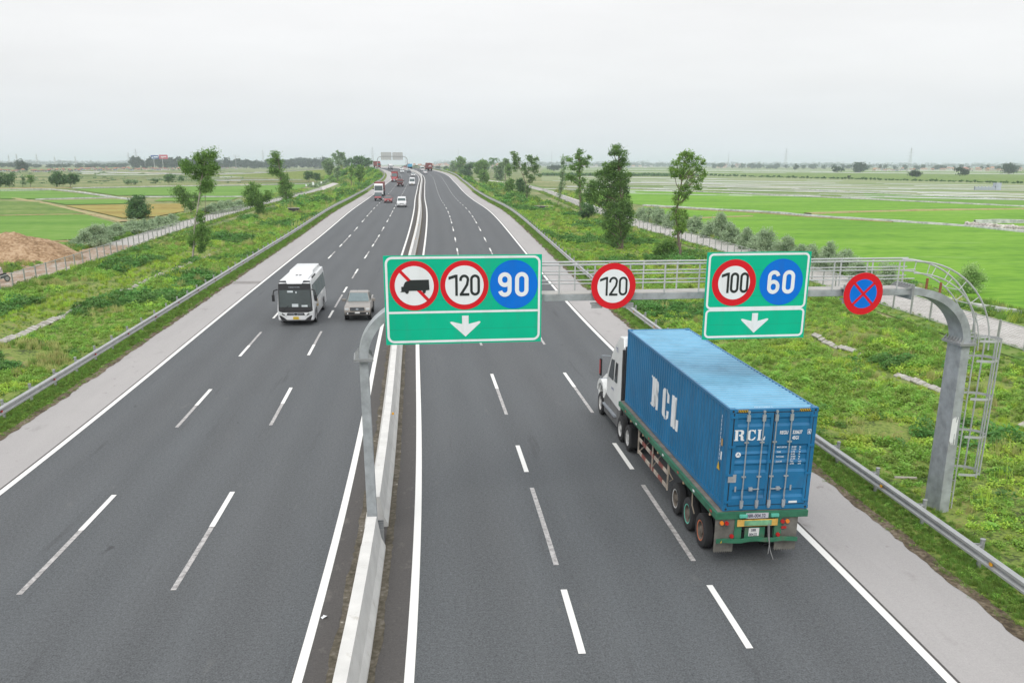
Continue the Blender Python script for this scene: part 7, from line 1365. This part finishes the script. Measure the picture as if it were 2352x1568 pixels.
# soil heap, rubble, planks
def heap(name, lab, P, rx, ry, h, m, n=34, seed=0, rough=.16):
    V = []; xs = np.linspace(-1, 1, n); X, Y = np.meshgrid(xs, xs, indexing='ij'); r = np.sqrt(X**2 + Y**2); Zz = h * np.clip(1 - r, 0, None) ** .85 * (1 + .25 * fnoise(X * 3 + seed, Y * 3, 1)) + rough * fnoise(X * rx + seed, Y * ry, .35) * np.clip(1.1 - r, 0, 1) - .1 + rough * .5 * rng.normal(size=X.shape) * np.clip(1 - r, 0, 1)
    i = (np.arange(n - 1)[:, None] * n + np.arange(n - 1)[None]).ravel(); o = npmesh(name, np.stack([P.x + X.ravel() * rx, P.y + Y.ravel() * ry, Zz.ravel()], 1), np.stack([i, i + n, i + n + 1, i + 1], 1), m, smooth=False); return tag(o, lab, 'soil heap')
P = at(20, 603, 0); heap('soil_heap', 'large heap of brown excavated soil beside the dirt path', Vector((P.x - .5, P.y + 3.5, 0)), 7.6, 6.5, 4.0, M_dirt, 60, 3, .14); P = at(-90, 600, 0); heap('soil_heap', 'second soil heap running out of the left picture edge', Vector((P.x, P.y + 3, 0)), 7, 6, 3.0, M_dirt, 40, 8, .2)
poly_strip('bare_soil', [(at(u, v, 0).x, at(u, v, 0).y) for u, v in ((-120, 640), (0, 618), (60, 604), (130, 590), (190, 574))], -2.2, 1.5, .035, M_dirt)
M_rub = mat('rubble_white', (.55, .51, .48), .85, var=.35, vscale=1.5)
def rocks(name, lab, cat, pts, m, r0, r1, n, kind='stuff'):
    mb = MB()
    for i in range(n):
        a = random.random(); j = min(int(a * (len(pts) - 1)), len(pts) - 2); q = a * (len(pts) - 1) - j; p = pts[j].lerp(pts[j + 1], q) + Vector((random.gauss(0, .5), random.gauss(0, 1.1), 0)); r = random.uniform(r0, r1); V = [(p.x + r * random.uniform(.6, 1) * x, p.y + r * random.uniform(.6, 1) * y, p.z + r * .6 + r * .7 * z * random.uniform(.7, 1) + random.random() * .25) for x in (-1, 1) for y in (-1, 1) for z in (-1, 1)]
        mb.add(V, [(0, 1, 3, 2), (4, 6, 7, 5), (0, 4, 5, 1), (2, 3, 7, 6), (0, 2, 6, 4), (1, 5, 7, 3)])
    o = mb.build(name, m); tag(o, lab, cat, kind=kind)
rocks('rubble', 'white broken rubble tipped on the field bank at the right edge', 'rubble', [at(u, v, 0) for u, v in ((2225, 519), (2290, 524), (2360, 530), (2450, 538))], M_rub, .18, .5, 260)
rocks('rubble', 'small pile of pale stones on the left bank behind the slender tree', 'rubble', [atg(u, v) for u, v in ((500, 546), (520, 545), (538, 545))], M_rub, .08, .2, 50)
P = atg(2078, 1110); o = MB().box(-.38, .38, -.05, .05, .2, .25).build('plank', mat('old_plank', (.42, .38, .33), .9, var=.2)); o.location = P; o.rotation_euler = (0, 0, -.1); tag(o, 'weathered plank lying in the weeds near the gantry foot', 'plank')
# small walled shrine in the seed beds
P = at(2270, 437, 0); k = F / depth(P); t = thing('walled_enclosure', 'small pale blue walled enclosure with a taller gate tower in the seed beds', 'enclosure', P); m = mat('enclosure_blue', (.40, .44, .50), .85, var=.1)
MB().box(-32 / k, 16 / k, 0, .5, 0, 7 / k).build('wall', m, t); MB().box(16 / k, 28 / k, -.2, 3, 0, 16 / k).build('gate_tower', m, t)
for i in range(7): MB().box((-32 + i * 8) / k, (-30.6 + i * 8) / k, -.1, .6, 0, 9 / k).build('pillar', m, t)
# rider on a motorbike behind the left fence
P = at(3, 648, .02); bk = thing('motorbike', 'dark motorbike on the dirt path at the left picture edge', 'motorbike', P, math.pi * .80)
def mwheel(y): w_ = MB().lathe([(.20, -.04), (.28, -.045), (.30, 0), (.28, .045), (.20, .04)], (0, y, .30), 'x', 20, closed=True).build('wheel', M_tyre, bk, smooth=True); MB().lathe([(.03, -.02), (.205, -.015), (.205, .015), (.03, .02)], (0, y, .30), 'x', 16, closed=True).build('rim', M_chr, w_)
mwheel(.62); mwheel(-.62)
MB().prism([(-.75, .62), (-.5, .78), (.05, .76), (.25, .62), (.45, .98), (.52, .95), (.38, .45), (.1, .32), (-.35, .34), (-.5, .5)], lambda y, z: (-.11, y, z), lambda y, z: (.11, y, z)).build('body', M_darkb, bk, bevel=.03); MB().box(-.12, .12, -.62, .08, .76, .84).build('seat', M_trim, bk, bevel=.03)
MB().tube((0, .48, .95), (0, .66, .3), .03, n=6).tube((-.32, .40, 1.02), (.32, .40, 1.02), .016, n=6).build('handlebar', M_chr, bk); MB().lathe([(0, -.04), (.08, -.03), (.09, .03), (0, .05)], (0, .56, .86), 'y', 12).build('headlight', M_hl, bk); MB().box(-.09, .09, .40, .95, .58, .62).build('mudguard', M_swhite, bk, bevel=.02)
def skin(name, pts, edges, rad, m, parent, root=0):
    me = bpy.data.meshes.new(name); me.from_pydata(pts, edges, []); me.materials.append(m); o = bpy.data.objects.new(name, me); COL.objects.link(o); o.parent = parent
    s_ = o.modifiers.new('skin', 'SKIN'); [setattr(me.skin_vertices[0].data[i], 'radius', (r, r) if not isinstance(r, tuple) else r) for i, r in enumerate(rad)]; me.skin_vertices[0].data[root].use_root = True; s_.use_smooth_shade = True
    ss = o.modifiers.new('sub', 'SUBSURF'); ss.levels = ss.render_levels = 1; return o
rdr = thing('person', 'person in pale patterned clothes and a cap riding the motorbike', 'person', P, math.pi * .80)
M_skin = mat('skin', (.42, .25, .17), .6, var=.05); M_shirt = mat('patterned_shirt', (.50, .44, .42), .8, var=.4, vscale=9)
pts = [(0, -.20, .90), (0, -.16, 1.12), (0, -.10, 1.34), (0, -.06, 1.46), (0, -.03, 1.56), (0, -.01, 1.68), (-.19, -.10, 1.36), (-.27, .08, 1.16), (-.27, .32, 1.06), (.19, -.10, 1.36), (.27, .08, 1.16), (.27, .32, 1.06), (-.10, -.18, .88), (-.17, .18, .80), (-.15, .10, .42), (-.15, .26, .34), (.10, -.18, .88), (.17, .18, .80), (.15, .10, .42), (.15, .26, .34)]
ed = [(0, 1), (1, 2), (2, 3), (3, 4), (4, 5), (2, 6), (6, 7), (7, 8), (2, 9), (9, 10), (10, 11), (0, 12), (12, 13), (13, 14), (14, 15), (0, 16), (16, 17), (17, 18), (18, 19)]
skin('body', pts, ed, [(.15, .12), (.14, .11), (.16, .11), .06, .085, .095, .06, .045, .03, .06, .045, .03, .09, .07, .045, .035, .09, .07, .045, .035], M_shirt, rdr)
hd = MB().lathe([(0, -.12), (.06, -.11), (.088, -.04), (.095, .03), (.07, .09), (0, .11)], (0, .0, 1.66), 'z', 14).build('face', M_skin, rdr, smooth=True); MB().lathe([(.107, .0), (.112, .04), (.09, .10), (.05, .14), (0, .15)], (0, -.01, 1.67), 'z', 14).box(-.07, .07, .08, .17, 1.69, 1.70).build('cap', M_darkb, rdr, smooth=True)
for sg in (-1, 1):
    hp_ = Vector((sg * .27, .37, 1.045)); MB().box(hp_.x - .035, hp_.x + .035, hp_.y - .05, hp_.y + .01, hp_.z - .015, hp_.z + .015).build('hand', M_skin, rdr, bevel=.01)
    for i in range(4): MB().path([(hp_.x - .03 + i * .02, hp_.y, hp_.z + .01), (hp_.x - .03 + i * .02, hp_.y + .04, hp_.z + .005), (hp_.x - .03 + i * .02, hp_.y + .045, hp_.z - .03)], .009, 5).build('finger', M_skin, rdr)
    MB().path([(hp_.x - sg * .035, hp_.y - .03, hp_.z), (hp_.x - sg * .055, hp_.y + .0, hp_.z - .02)], .010, 5).build('thumb', M_skin, rdr)
# ================================================================ haze
hz = MB().box(-15000, 15000, -14500, 15500, -1.1, 75).build('haze', bpy.data.materials.new('haze_air')); hz['kind'] = 'stuff'; hm = hz.data.materials[0]; hm.use_nodes = True; ht = hm.node_tree; ht.nodes.clear()
pv = N(ht, 'ShaderNodeVolumePrincipled'); pv.inputs['Color'].default_value = (.82, .90, 1.0, 1); pv.inputs['Density'].default_value = .00014; pv.inputs['Anisotropy'].default_value = 0.0
ho = N(ht, 'ShaderNodeOutputMaterial'); ht.links.new(pv.outputs[0], ho.inputs['Volume'])
